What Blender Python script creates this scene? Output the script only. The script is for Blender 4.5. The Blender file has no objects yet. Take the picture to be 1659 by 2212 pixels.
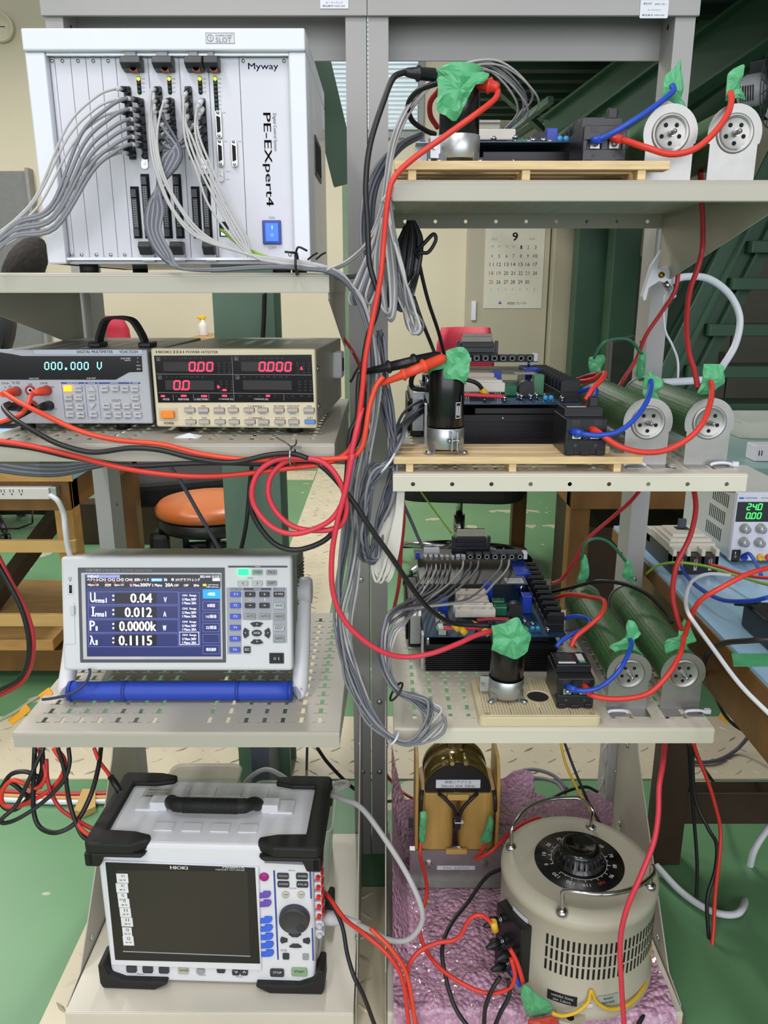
import bpy, bmesh, math, random
from mathutils import Vector, Matrix
random.seed(7)
SC = bpy.context.scene
COL = SC.collection
PI = math.pi
# ------------------------------------------------------------------ camera
F, CX, CY = 1690.0, 829.5, 1106.0
PITCH = math.radians(15.8)
CZ = 1.15
SP, CP = math.sin(PITCH), math.cos(PITCH)
cam = bpy.data.objects.new('camera', bpy.data.cameras.new('camera'))
COL.objects.link(cam)
cam.location = (0, 0, CZ)
cam.rotation_euler = (PI / 2 - PITCH, 0, 0)
cam.data.sensor_fit = 'VERTICAL'
cam.data.sensor_height = 24
cam.data.lens = F / 2212 * 24
cam.data.clip_start = 0.02
SC.camera = cam
# ------------------------------------------------------------------ light
SC.view_settings.view_transform = 'Standard'
SC.view_settings.look = 'None'
SC.view_settings.gamma = 1
SC.view_settings.use_curve_mapping = False
SC.view_settings.exposure = 0.35
W = bpy.data.worlds.new('world')
SC.world = W
W.use_nodes = True
W.node_tree.nodes['Background'].inputs[0].default_value = (0.94, 0.95, 1.0, 1)
W.node_tree.nodes['Background'].inputs[1].default_value = 0.30


def lamp(name, loc, size, power, col=(1, .965, .93), rot=(0, 0, 0)):
    d = bpy.data.lights.new(name, 'AREA')
    d.shape = 'RECTANGLE'
    d.size, d.size_y = size
    d.energy = power
    d.color = col
    o = bpy.data.objects.new(name, d)
    o.location = loc
    o.rotation_euler = rot
    COL.objects.link(o)


for lx, ly, pw in ((-.75, -.35, 14), (.25, -.35, 9), (-1.6, 1.6, 26), (-.2, 3.6, 36), (-2.6, 3.6, 36)):
    lamp('ceiling_light_tube', (lx, ly, 2.78), (.16, 1.2), pw)
# broad soft fill added behind the camera, for front faces and steel reflections
lamp('front_fill_light', (.3, -3.4, 2.0), (6.6, 2.4), 120, (.93, .95, 1.0), (math.radians(84), 0, 0))


# ------------------------------------------------------------------ measuring helpers
def ray(px, py):
    t = (CY - py) / F
    return Vector(((px - CX) / F, CP + t * SP, -SP + t * CP))


def P(px, py, Y):
    d = ray(px, py)
    k = Y / d.y
    return Vector((d.x * k, Y, CZ + d.z * k))


def PZ(px, py, z):
    d = ray(px, py)
    k = (z - CZ) / d.z
    return Vector((d.x * k, d.y * k, z))


# ------------------------------------------------------------------ materials
MATS = {}


def lin(c):
    return c / 12.92 if c <= .04045 else ((c + .055) / 1.055) ** 2.4


def hexc(h):
    return tuple(lin(int(h[i:i + 2], 16) / 255) for i in (0, 2, 4))


def M(name, h, rough=.5, metal=0, var=.06, vscale=30, bump=0, bscale=200, emit=0, alpha=1, trans=0, stretch=None, coat=0):
    if name in MATS:
        return MATS[name]
    m = bpy.data.materials.new(name)
    MATS[name] = m
    m.use_nodes = True
    nt = m.node_tree
    b = nt.nodes['Principled BSDF']
    c = hexc(h) if isinstance(h, str) else h
    b.inputs['Roughness'].default_value = rough
    b.inputs['Metallic'].default_value = metal
    b.inputs['Alpha'].default_value = alpha
    b.inputs['Transmission Weight'].default_value = trans
    b.inputs['Coat Weight'].default_value = coat
    tc = nt.nodes.new('ShaderNodeTexCoord')
    src = tc.outputs['Object']
    if stretch:
        mp = nt.nodes.new('ShaderNodeMapping')
        mp.inputs['Scale'].default_value = stretch
        nt.links.new(src, mp.inputs['Vector'])
        src = mp.outputs['Vector']
    if var:
        n = nt.nodes.new('ShaderNodeTexNoise')
        n.inputs['Scale'].default_value = vscale
        n.inputs['Detail'].default_value = 4
        nt.links.new(src, n.inputs['Vector'])
        r = nt.nodes.new('ShaderNodeValToRGB')
        r.color_ramp.elements[0].position = .3
        r.color_ramp.elements[1].position = .7
        r.color_ramp.elements[0].color = tuple(x * (1 - var) for x in c) + (1,)
        r.color_ramp.elements[1].color = tuple(min(1, x * (1 + var)) for x in c) + (1,)
        nt.links.new(n.outputs['Fac'], r.inputs['Fac'])
        nt.links.new(r.outputs['Color'], b.inputs['Base Color'])
    else:
        b.inputs['Base Color'].default_value = c + (1,)
    if bump:
        n2 = nt.nodes.new('ShaderNodeTexNoise')
        n2.inputs['Scale'].default_value = bscale
        nt.links.new(src, n2.inputs['Vector'])
        bp = nt.nodes.new('ShaderNodeBump')
        bp.inputs['Strength'].default_value = bump
        bp.inputs['Distance'].default_value = .002
        nt.links.new(n2.outputs['Fac'], bp.inputs['Height'])
        nt.links.new(bp.outputs['Normal'], b.inputs['Normal'])
    if emit:
        b.inputs['Emission Color'].default_value = c + (1,)
        b.inputs['Emission Strength'].default_value = emit
    return m


RACK = M('rack_paint', 'b3afa2', .42, var=.03, vscale=8)
RACKD = M('rack_paint_grey', '9a9a98', .42, var=.03, vscale=8)
CREAM = M('shelf_paint_cream', 'd2cdbd', .4, var=.03, vscale=8)
WHITE = M('white_enamel', 'dadde6', .28, var=.01, coat=.3)
PANEL = M('white_panel', 'd4d4de', .45, var=.01)
BLACK = M('black_plastic', '15161a', .38, var=.1)
RUBBER = M('black_rubber', '141414', .6, var=.1, bump=.2, bscale=900)
DARK = M('dark_grey_plastic', '303238', .4)
GREYP = M('grey_plastic', '9a9da3', .4)
LGREY = M('light_grey_plastic', 'c9cacf', .42, var=.02)
CHROME = M('polished_steel', 'b4b4b4', .2, 1, var=.03)
STEEL = M('brushed_steel', 'a8a7a4', .42, .9, var=.05, vscale=60)
ZINC = M('zinc_plate', 'bfc3c6', .38, .9, var=.08, vscale=40)
HOLE = M('hole_black', '060606', .8, var=0)
BRASS = M('brass', 'c9a545', .3, 1)
RED = M('red_cable', 'd8382c', .42, var=.04)
ROSE = M('rose_cable', 'd83a4c', .42, var=.04)
DRED = M('dark_red_cable', 'b32a30', .42, var=.04)
BLKC = M('black_cable', '1b1b1d', .42, var=.08)
BLUEC = M('blue_cable', '1c48b8', .4, var=.04)
GREENC = M('green_cable', '2a6b4c', .4, var=.04)
YELC = M('yellow_cable', 'e0b52a', .42, var=.04)
LIMEC = M('lime_cable', '8cb83a', .42, var=.04)
WHTC = M('white_cable', 'd9dde3', .42, var=.03)
GRC = M('grey_cable', '83848c', .45, var=.05)
GRL = M('light_grey_cable', 'b9b8b8', .45, var=.04)
GRD = M('dark_grey_cable', '565964', .45, var=.05)
TAPE = M('green_tape', '5bb57e', .34, var=.1, vscale=60, alpha=.86, bump=.15, bscale=300)
WOOD = M('pine_wood', 'd9bd8e', .55, var=.16, vscale=14, stretch=(1.2, 14, 14))
BROWN = M('brown_wood', '7c5528', .45, var=.2, vscale=10, stretch=(2, 2, .6))
BROWNL = M('light_brown_wood', 'b58a4e', .45, var=.15, vscale=10, stretch=(1, 4, 4))
DKBROWN = M('dark_brown_wood', '3a281a', .5, var=.2, vscale=10)
LBLUE = M('blue_mat', '9fc4dd', .3, var=.05, vscale=4)
INKW = M('white_print', 'e8e8e8', .5, var=0)
INKB = M('black_print', '1c1c20', .5, var=0)
INKG = M('grey_print', '7a7c84', .5, var=0)
INKBL = M('blue_print', '3c62b0', .5, var=0)
GRNC = M('green_paint', '4f8a66', .45, var=.05)

# ------------------------------------------------------------------ mesh builder
AX = {'x': 0, 'y': 1, 'z': 2}


class MB:
    def __init__(s):
        s.v, s.f, s.m, s.s = [], [], [], []

    def add(s, vs, fs, m=0, sm=False):
        k = len(s.v)
        s.v += [tuple(v) for v in vs]
        for f in fs:
            s.f.append([i + k for i in f])
            s.m.append(m)
            s.s.append(sm)
        return s

    def box(s, x0, x1, y0, y1, z0, z1, m=0):
        vs = [(x, y, z) for x in (x0, x1) for y in (y0, y1) for z in (z0, z1)]
        return s.add(vs, [(0, 1, 3, 2), (4, 6, 7, 5), (0, 4, 5, 1), (2, 3, 7, 6), (0, 2, 6, 4), (1, 5, 7, 3)], m)

    def quad(s, a, b, c, d, m=0):
        return s.add([a, b, c, d], [(0, 1, 2, 3)], m)

    def bar(s, a, b, w, h, m=0, up=(0, 0, 1)):
        a, b = Vector(a), Vector(b)
        d = (b - a).normalized()
        u = Vector(up)
        sd = d.cross(u).normalized()
        u = sd.cross(d)
        vs = [p + sd * i * w / 2 + u * j * h / 2 for p in (a, b) for i in (-1, 1) for j in (-1, 1)]
        return s.add(vs, [(0, 1, 3, 2), (4, 6, 7, 5), (0, 4, 5, 1), (2, 3, 7, 6), (0, 2, 6, 4), (1, 5, 7, 3)], m)

    def prism(s, pts, ax, a0, a1, m=0, sm=False):
        n = len(pts)

        def mk(p, a):
            p = list(p)
            p.insert(AX[ax], a)
            return p
        vs = [mk(p, a0) for p in pts] + [mk(p, a1) for p in pts]
        s.add(vs, [tuple(range(n)), tuple(range(2 * n - 1, n - 1, -1))], m)
        k = len(s.v) - 2 * n
        for i in range(n):
            j = (i + 1) % n
            s.f.append([k + i, k + j, k + n + j, k + n + i])
            s.m.append(m)
            s.s.append(sm)
        return s

    def lathe(s, prof, c, ax='z', n=24, m=0, sm=True, a0=0, a1=2 * PI, cap=True):
        """prof: (radius, height) list along the axis"""
        c = Vector(c)
        full = abs(a1 - a0 - 2 * PI) < 1e-6
        k = n if full else n + 1
        i3 = AX[ax]
        vs = []
        for r, h in prof:
            for i in range(k):
                a = a0 + (a1 - a0) * i / n
                p = [r * math.cos(a), r * math.sin(a)]
                p.insert(i3, h)
                vs.append(c + Vector(p))
        fs = []
        for j in range(len(prof) - 1):
            for i in range(n):
                i2 = (i + 1) % k
                fs.append((j * k + i, j * k + i2, (j + 1) * k + i2, (j + 1) * k + i))
        s.add(vs, fs, m, sm)
        if full and cap:
            b = len(s.v) - len(vs)
            for j in (0, len(prof) - 1):
                if prof[j][0] > 1e-6:
                    s.f.append([b + j * k + i for i in range(k)])
                    s.m.append(m)
                    s.s.append(False)
        return s

    def cyl(s, c, r, h, ax='z', n=16, m=0, r2=None, sm=True):
        return s.lathe([(r, 0), (r if r2 is None else r2, h)], c, ax, n, m, sm)

    def tube(s, pts, r, n=8, m=0, cap=True, closed=False):
        pts = [Vector(p) for p in pts]
        L = len(pts)
        rr = r if isinstance(r, (list, tuple)) else [r] * L
        t0 = (pts[1] - pts[0]).normalized()
        u = t0.orthogonal().normalized()
        vs = []
        for i, p in enumerate(pts):
            if closed:
                t = (pts[(i + 1) % L] - pts[i - 1])
            else:
                t = pts[min(i + 1, L - 1)] - pts[max(i - 1, 0)]
            if t.length < 1e-9:
                t = t0
            t = t.normalized()
            u = (u - t * u.dot(t))
            u = u.normalized() if u.length > 1e-6 else t.orthogonal().normalized()
            w = t.cross(u)
            for k in range(n):
                a = 2 * PI * k / n
                vs.append(p + (u * math.cos(a) + w * math.sin(a)) * rr[i])
        fs = []
        for i in range(L if closed else L - 1):
            i2 = (i + 1) % L
            for k in range(n):
                k2 = (k + 1) % n
                fs.append((i * n + k, i * n + k2, i2 * n + k2, i2 * n + k))
        s.add(vs, fs, m, True)
        if cap and not closed:
            b = len(s.v) - L * n
            for i in (0, L - 1):
                s.f.append([b + i * n + k for k in range(n)])
                s.m.append(m)
                s.s.append(False)
        return s

    def xf(s, mat):
        s.v = [tuple(mat @ Vector(v)) for v in s.v]
        return s

    def join(s, o, mat=None, m=None):
        k = len(s.v)
        s.v += [tuple(mat @ Vector(v)) for v in o.v] if mat else o.v
        for f, mm, sm in zip(o.f, o.m, o.s):
            s.f.append([i + k for i in f])
            s.m.append(mm if m is None else m)
            s.s.append(sm)
        return s


def rrect(x0, x1, y0, y1, r, k=3):
    pts = []
    for cx, cy, a in ((x1 - r, y1 - r, 0), (x0 + r, y1 - r, 90), (x0 + r, y0 + r, 180), (x1 - r, y0 + r, 270)):
        for i in range(k + 1):
            t = math.radians(a + 90 * i / k)
            pts.append((cx + r * math.cos(t), cy + r * math.sin(t)))
    return pts


WOFF = {}


def props(o, label, cat, group=None, kind=None):
    if label:
        o['label'] = label
    if cat:
        o['category'] = cat
    if group:
        o['group'] = group
    if kind:
        o['kind'] = kind
    return o


def thing(name, label, cat, loc=(0, 0, 0), rot=(0, 0, 0), group=None, world=False):
    o = bpy.data.objects.new(name, None)
    o.empty_display_size = .02
    COL.objects.link(o)
    o.location = loc
    o.rotation_euler = rot
    if world:
        WOFF[o.name] = Vector(loc)
    return props(o, label, cat, group)


def mtx(o):
    return Matrix.Translation(o.location) @ o.rotation_euler.to_matrix().to_4x4()


SPLIT = set('foot card_rail lid_ribs handle_mount shield_post board_post standoff screw bolt jack_screw side_screw heat_sink_screw terminal terminal_screw handle_base frame_bolt clamp_lug handle_rod grip_ring switch_window socket fuse_cap vent_hole strap_anchor led clamp_strap divider corner_recess spacer_block clamp_bolt screw_post joist film_capacitor'.split())


def islands(mb):
    par = list(range(len(mb.v)))

    def find(a):
        while par[a] != a:
            par[a] = par[par[a]]
            a = par[a]
        return a
    for f in mb.f:
        r = find(f[0])
        for i in f[1:]:
            par[find(i)] = r
    groups = {}
    for k, f in enumerate(mb.f):
        groups.setdefault(find(f[0]), []).append(k)
    out = []
    for ks in groups.values():
        o = MB()
        mp = {}
        for k in ks:
            for i in mb.f[k]:
                if i not in mp:
                    mp[i] = len(o.v)
                    o.v.append(mb.v[i])
            o.f.append([mp[i] for i in mb.f[k]])
            o.m.append(mb.m[k])
            o.s.append(mb.s[k])
        out.append(o)
    return out


def build(mb, name, mats, parent=None, *a, **k):
    if parent is not None and name in SPLIT:
        return [build1(q, name, mats, parent, *a, **k) for q in islands(mb)][0]
    return build1(mb, name, mats, parent, *a, **k)


def build1(mb, name, mats, parent=None, label=None, cat=None, group=None, kind=None, bev=0, solid=0, seg=2, off=None):
    if not isinstance(mats, (list, tuple)):
        mats = [mats]
    vs = mb.v
    loc = None
    if off is None:
        if parent is not None and parent.name in WOFF:
            off = WOFF[parent.name]
        elif parent is None:
            xs, ys, zs = zip(*vs)
            off = Vector(((min(xs) + max(xs)) / 2, (min(ys) + max(ys)) / 2, min(zs)))
            loc = off
    if off is not None:
        vs = [(v[0] - off[0], v[1] - off[1], v[2] - off[2]) for v in vs]
    me = bpy.data.meshes.new(name)
    me.from_pydata(vs, [], mb.f)
    for m in mats:
        me.materials.append(m)
    me.polygons.foreach_set('material_index', mb.m)
    me.polygons.foreach_set('use_smooth', mb.s)
    bm = bmesh.new()
    bm.from_mesh(me)
    bmesh.ops.recalc_face_normals(bm, faces=bm.faces)
    bm.to_mesh(me)
    bm.free()
    me.update()
    o = bpy.data.objects.new(name, me)
    COL.objects.link(o)
    if parent is not None:
        o.parent = parent
        if parent.name in WOFF:
            WOFF[o.name] = WOFF[parent.name]
    elif loc is not None:
        o.location = loc
        WOFF[o.name] = loc
    if solid:
        md = o.modifiers.new('solid', 'SOLIDIFY')
        md.thickness = solid
        md.offset = 0
    if bev:
        md = o.modifiers.new('bev', 'BEVEL')
        md.width = bev
        md.segments = seg
        md.limit_method = 'ANGLE'
        md.angle_limit = math.radians(40)
    return props(o, label, cat, group, kind)


def copy_tree(o, parent=None):
    c = o.copy()
    COL.objects.link(c)
    c.parent = parent
    if o.name in WOFF:
        WOFF[c.name] = WOFF[o.name]
    for ch in list(o.children):
        copy_tree(ch, c)
    return c


# ------------------------------------------------------------------ a device face: pixels measured on its plane
class Face:
    """the plane y = -d of a local frame; local x right, z up, outward = -y"""

    def __init__(s, m):
        s.m, s.i = m, m.inverted()
        s.o = s.i @ Vector((0, 0, CZ))

    def at(s, px, py, d=0):
        r = s.i.to_3x3() @ ray(px, py)
        k = (-d - s.o.y) / r.y
        p = s.o + r * k
        return p.x, p.z

    def rect(s, a, b, c, e, d=0):
        """centre and half sizes of a pixel rectangle, square on the plane"""
        xm, ym = (a + c) / 2, (b + e) / 2
        x0, x1 = s.at(a, ym, d)[0], s.at(c, ym, d)[0]
        z1, z0 = s.at(xm, b, d)[1], s.at(xm, e, d)[1]
        return x0, x1, z0, z1

    def box(s, mb, a, b, c, e, out, d=0, m=0, r=0):
        x0, x1, z0, z1 = s.rect(a, b, c, e, d)
        if r:
            mb.prism(rrect(x0, x1, z0, z1, min(r, (x1 - x0) * .49, (z1 - z0) * .49)), 'y', -d - out, -d, m)
        else:
            mb.box(x0, x1, -d - out, -d, z0, z1, m)
        return (x0 + x1) / 2, (z0 + z1) / 2


# ------------------------------------------------------------------ lettering, collected and meshed at the end
LET = []


def text(s, f, a, b, c, e, mat, parent, d=.0004, rot=0, name='lettering', bold=0):
    """text s filling the pixel box (a,b)-(c,e) on face f"""
    x0, x1, z0, z1 = f.rect(a, b, c, e, d)
    LET.append((s, Matrix.Translation(((x0 + x1) / 2, -d, (z0 + z1) / 2)) @ Matrix.Rotation(PI / 2, 4, 'X') @ Matrix.Rotation(rot, 4, 'Z'),
                (z1 - z0, x1 - x0) if abs(abs(rot) - PI / 2) < .01 else (x1 - x0, z1 - z0), mat, parent, name, bold))


def text3(s, mat4, w, h, mat, parent, name='lettering', bold=0):
    LET.append((s, mat4, (w, h), mat, parent, name, bold))


def flush_text():
    tmp = []
    cache = {}
    for s, mt, sz, mat, parent, name, bold in LET:
        if s not in cache:
            c = bpy.data.curves.new('t', 'FONT')
            c.body = s
            c.align_x, c.align_y = 'CENTER', 'CENTER'
            c.resolution_u = 2
            o = bpy.data.objects.new('t', c)
            COL.objects.link(o)
            cache[s] = o
            tmp.append(o)
    bpy.context.view_layer.update()
    dg = bpy.context.evaluated_depsgraph_get()
    ms = {}
    for s, o in cache.items():
        me = bpy.data.meshes.new_from_object(o.evaluated_get(dg))
        ms[s] = ([v.co.copy() for v in me.vertices], [tuple(p.vertices) for p in me.polygons])
        bpy.data.meshes.remove(me)
    acc = {}
    for s, mt, (w, h), mat, parent, name, bold in LET:
        vs, fs = ms[s]
        if not vs:
            continue
        xs = [v.x for v in vs]
        ys = [v.y for v in vs]
        cx, cy = (min(xs) + max(xs)) / 2, (min(ys) + max(ys)) / 2
        sx = w / max(max(xs) - min(xs), 1e-6)
        sy = h / max(max(ys) - min(ys), 1e-6)
        mb, mats = acc.setdefault((parent.name, name), (MB(), []))
        if mat not in mats:
            mats.append(mat)
        pts = [((v.x - cx) * sx, (v.y - cy) * sy) for v in vs]
        mb.add([mt @ Vector((x, y, 0)) for x, y in pts], fs, mats.index(mat))
        if bold:
            for ox in (bold, -bold):
                mb.add([mt @ Vector((x + ox * min(w, h) * 2.5, y, .00005)) for x, y in pts], fs, mats.index(mat))
    for (pn, name), (mb, mats) in acc.items():
        par = bpy.data.objects[pn]
        build(mb, name, mats, par)
    for o in tmp:
        bpy.data.objects.remove(o)


SEG = {'0': 'abcdef', '1': 'bc', '2': 'abged', '3': 'abgcd', '4': 'fgbc', '5': 'afgcd', '6': 'afgedc', '7': 'abc', '8': 'abcdefg', '9': 'abcdfg'}


def seg7(mb, ch, x, z, w, h, y, th, slant=.12, m=0, deep=.0006):
    """one seven segment digit, lower left corner x, z"""
    def q(ax, az, bx, bz):
        dx, dz = bx - ax, bz - az
        L = math.hypot(dx, dz)
        nx, nz = -dz / L * th / 2, dx / L * th / 2
        ax, az, bx, bz = ax + dx * .07, az + dz * .07, bx - dx * .07, bz - dz * .07
        pts = [(ax + nx, az + nz), (bx + nx, bz + nz), (bx - nx, bz - nz), (ax - nx, az - nz)]
        pts = [(x + px + slant * pz, z + pz) for px, pz in pts]
        mb.prism(pts, 'y', y - deep, y, m)
    P7 = {'a': (0, h, w, h), 'b': (w, h, w, h / 2), 'c': (w, h / 2, w, 0), 'd': (0, 0, w, 0), 'e': (0, h / 2, 0, 0), 'f': (0, h, 0, h / 2), 'g': (0, h / 2, w, h / 2)}
    if ch == '.':
        mb.prism([(x, z - th * .6), (x + th, z - th * .6), (x + th, z + th * .6), (x, z + th * .6)], 'y', y - deep, y, m)
    else:
        for k in SEG[ch]:
            q(*P7[k])


def spline(pts, k=6):
    pts = [Vector(p) for p in pts]
    if len(pts) < 3:
        return pts
    out = []
    e = [pts[0] * 2 - pts[1]] + pts + [pts[-1] * 2 - pts[-2]]
    for i in range(1, len(e) - 2):
        p0, p1, p2, p3 = e[i - 1:i + 3]
        for j in range(k):
            t = j / k
            out.append(.5 * ((2 * p1) + (p2 - p0) * t + (2 * p0 - 5 * p1 + 4 * p2 - p3) * t * t + (3 * p1 - p0 - 3 * p2 + p3) * t ** 3))
    out.append(pts[-1])
    return out


def way(path):
    """(px, py, depth) triples to points; a point already in metres passes"""
    return [p if isinstance(p, Vector) else P(*p) for p in path]


def cable(name, label, cat, path, r, mat, group=None, parent=None, n=8, k=6, kind=None):
    return build(MB().tube(spline(way(path), k), r, n), name, mat, parent, label, cat, group, kind)


def screw(mb, c, r, ax='y', m=0, h=.003, sgn=-1):
    c = Vector(c)
    mb.lathe([(r, 0), (r, sgn * h * .5), (r * .7, sgn * h), (0, sgn * h)], c, ax, 10, m)
# ================================================================== the room
def floor_material():
    m = bpy.data.materials.new('green_floor_paint')
    m.use_nodes = True
    nt = m.node_tree
    b = nt.nodes['Principled BSDF']
    b.inputs['Roughness'].default_value = .38
    tc = nt.nodes.new('ShaderNodeTexCoord')
    n = nt.nodes.new('ShaderNodeTexNoise')
    n.inputs['Scale'].default_value = 2.2
    n.inputs['Detail'].default_value = 6
    r = nt.nodes.new('ShaderNodeValToRGB')
    r.color_ramp.elements[0].color = hexc('54815a') + (1,)
    r.color_ramp.elements[1].color = hexc('72a274') + (1,)
    n2 = nt.nodes.new('ShaderNodeTexNoise')
    n2.inputs['Scale'].default_value = 7.5
    n2.inputs['Detail'].default_value = 3
    r2 = nt.nodes.new('ShaderNodeValToRGB')
    r2.color_ramp.elements[0].position = .655
    r2.color_ramp.elements[1].position = .662
    mx = nt.nodes.new('ShaderNodeMixRGB')
    mx.inputs['Color2'].default_value = hexc('b9b79c') + (1,)
    L = nt.links.new
    L(tc.outputs['Object'], n.inputs['Vector'])
    L(tc.outputs['Object'], n2.inputs['Vector'])
    L(n.outputs['Fac'], r.inputs['Fac'])
    L(n2.outputs['Fac'], r2.inputs['Fac'])
    L(r.outputs['Color'], mx.inputs['Color1'])
    L(r2.outputs['Color'], mx.inputs['Fac'])
    L(mx.outputs['Color'], b.inputs['Base Color'])
    return m


FLOOR = floor_material()
TREAD = M('cream_tread_plate', 'cfc6ac', .4, var=.08, vscale=6)
WALL = M('cream_wall', 'd9d0b6', .7, var=.03, vscale=2)
WALLG = M('grey_beige_panel', 'b4ad98', .6, var=.04, vscale=2)
GSTEEL = M('green_steel', '30503c', .45, var=.08, vscale=5)
GSTEELL = M('pale_green_steel', '4f6e5a', .45, var=.08, vscale=5)
GDARK = M('dark_green_deck', '163226', .5, var=.12, vscale=4)

build(MB().box(-6, 6, -4, 8, -.1, 0), 'floor', FLOOR, kind='structure')


def tread(mb, x0, x1, y0, y1, z=.004):
    mb.box(x0, x1, y0, y1, -.02, z)
    rnd = random.Random(int(x0 * 100 + y0 * 1000))
    p = .05
    nx, ny = int((x1 - x0) / p), int((y1 - y0) / p)
    for i in range(nx):
        for j in range(ny):
            cx, cy = x0 + (i + .5) * p, y0 + (j + .5) * p
            a = math.radians(35 if (i + j) % 2 else -40) + rnd.uniform(-.05, .05)
            L, w = .019, .0042
            u = Vector((math.cos(a), math.sin(a), 0))
            v = Vector((-u.y, u.x, 0))
            c = Vector((cx, cy, z))
            mb.add([c + u * L, c + v * w, c - u * L, c - v * w, c + u * L * .45 + Vector((0, 0, .0026)), c - u * L * .45 + Vector((0, 0, .0026))],
                   [(0, 1, 4), (1, 5, 4), (1, 2, 5), (2, 3, 5), (3, 4, 5), (3, 0, 4)], 1 if rnd.random() < .2 else 0)
    return mb


for i, a in enumerate(((-2.6, 2.6, 1.66, 1.95), (-.44, -.2, 1.955, 6.5), (-1.3, -.445, 4.8, 5.05), (-.56, .44, .2, 1.3))):
    build(tread(MB(), *a), 'trim_%d' % (i + 1), [TREAD, M('tread_scuffed', 'a09a82', .5, var=.3, vscale=40)], kind='structure')
# joint of the cover plates
WB = 5.6
build(MB().box(-6, 6, WB, WB + .15, 0, 3.6), 'wall_back', WALL, kind='structure')
build(MB().box(-6.1, -6, -4, WB, 0, 3.6), 'wall_left', WALL, kind='structure')
build(MB().box(6, 6.1, -4, WB, 0, 3.6), 'wall_right', WALL, kind='structure')
# grey beige door behind the calendar, and a grey door at the far side
d1 = thing('door_1', None, None, (.62, WB - .001, 0), world=True)
d1['kind'] = 'structure'
x0, x1 = P(1006, 600, WB).x, P(1182, 600, WB).x
build(MB().box(x0, x1, WB - .05, WB - .001, 0, 2.02), 'door_leaf', WALLG, d1, bev=.006)
h0, h1 = P(1019, 650, WB - .07), P(1028, 692, WB - .07)
build(MB().box(h0.x, h1.x, WB - .07, WB - .05, h1.z, h0.z), 'door_handle', WHITE, d1, bev=.003)
d2 = thing('door_2', None, None, (-3, WB - .001, 0), world=True)
d2['kind'] = 'structure'
build(MB().box(P(-120, 500, WB).x, P(78, 500, WB).x, WB - .06, WB - .001, 0, P(40, 372, WB).z), 'door_leaf', M('grey_door', '7d7e7c', .5), d2, bev=.006)
build(MB().box(P(-140, 500, WB).x, P(-121, 500, WB).x, WB - .08, WB - .001, 0, P(40, 366, WB).z)
      .box(P(79, 500, WB).x, P(86, 500, WB).x, WB - .08, WB - .001, 0, P(40, 366, WB).z), 'door_frame', M('grey_frame', '94948f', .5), d2)
# wall return with the socket plate and the green column beyond it
build(MB().box(P(1184, 600, WB).x, P(1318, 600, WB).x, WB - .14, WB - .001, 0, 3), 'trim_5', M('plaster_return', 'aba48e', .7, var=.03, vscale=2), kind='structure', bev=.01)
a, b = P(1268, 625, WB - .145), P(1301, 657, WB - .145)
sp = thing('socket_plate', 'small grey switch plate with four square windows on the wall', 'switch plate', ((a.x + b.x) / 2, WB - .145, b.z), world=True)
build(MB().box(a.x, b.x, WB - .155, WB - .14, b.z, a.z), 'plate', M('plate_grey', '77736a', .5), sp, bev=.004)
w, h = b.x - a.x, a.z - b.z
mb = MB()
for i in (0, 1):
    for j in (0, 1):
        mb.box(a.x + w * (.2 + .36 * i), a.x + w * (.42 + .36 * i), WB - .158, WB - .154, b.z + h * (.2 + .4 * j), b.z + h * (.38 + .4 * j))
build(mb, 'switch_window', M('ivory', 'd9c98a', .5), sp)
# window with blinds, high on the back wall
wn = thing('window_1', None, None, (.1, WB, 1.6), world=True)
wn['kind'] = 'structure'
x0, x1 = -.75, P(902, 200, WB).x
z0 = P(860, 282, WB).z
build(MB().box(x0 - .04, x1 + .04, WB - .04, WB - .001, z0 - .05, 3.0), 'window_frame', M('window_frame_grey', '8f9492', .5), wn)
build(MB().box(x0, x1, WB - .045, WB - .04, z0, 2.95), 'window_pane', M('window_daylight_pane', 'cfe0ea', .3, emit=.5), wn)
mb = MB()
z = z0
while z < 2.95:
    mb.add([(x0, WB - .075, z), (x1, WB - .075, z), (x1, WB - .05, z + .016), (x0, WB - .05, z + .016)], [(0, 1, 2, 3)])
    z += .026
build(mb, 'blind_slats', M('blind_white', 'd8dad6', .5), wn, solid=.0015)

# mezzanine deck above the far corner: corrugated sheet carried by joists
mz = thing('mezzanine_deck', 'dark green corrugated mezzanine deck with joists overhead', 'mezzanine', (2, 4.2, 2.2), world=True)
mb = MB()
y, DZ = 2.5, 2.2
X0, X1 = .42, 5.9
while y < WB - .22:
    mb.add([(X0, y, DZ), (X1, y, DZ), (X1, y + .07, DZ), (X0, y + .07, DZ), (X0, y + .11, DZ + .06), (X1, y + .11, DZ + .06),
            (X1, y + .16, DZ + .06), (X0, y + .16, DZ + .06), (X0, y + .2, DZ), (X1, y + .2, DZ)],
           [(0, 1, 2, 3), (3, 2, 5, 4), (4, 5, 6, 7), (7, 6, 9, 8)])
    y += .2
build(mb, 'corrugated_sheet', GDARK, mz, solid=.004)
mb = MB()
for x in (1.6, 3.2, 4.8):
    mb.box(x - .05, x + .05, 2.5, WB - .01, DZ - .2, DZ - .005)
build(mb, 'joist', GSTEEL, mz)
build(MB().box(X0, X1, 2.38, 2.5, DZ - .22, DZ + .1), 'edge_beam', GSTEEL, mz)
for q in (((1010, 352, 4.9), (1190, 215, 4.0)), ((1215, 320, 5.2), (1040, 160, 4.2)), ((1060, 330, 5.3), (1430, 90, 4.3))):
    a, b = P(*q[0]), P(*q[1])
    build(MB().bar(a, b, .03, .03), 'tie_rod', GSTEELL, mz)
# stair: two flights of green steel
st = thing('staircase', 'green steel staircase with open treads beside the work bench', 'staircase', (2.2, 3.8, 0), world=True)


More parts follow.
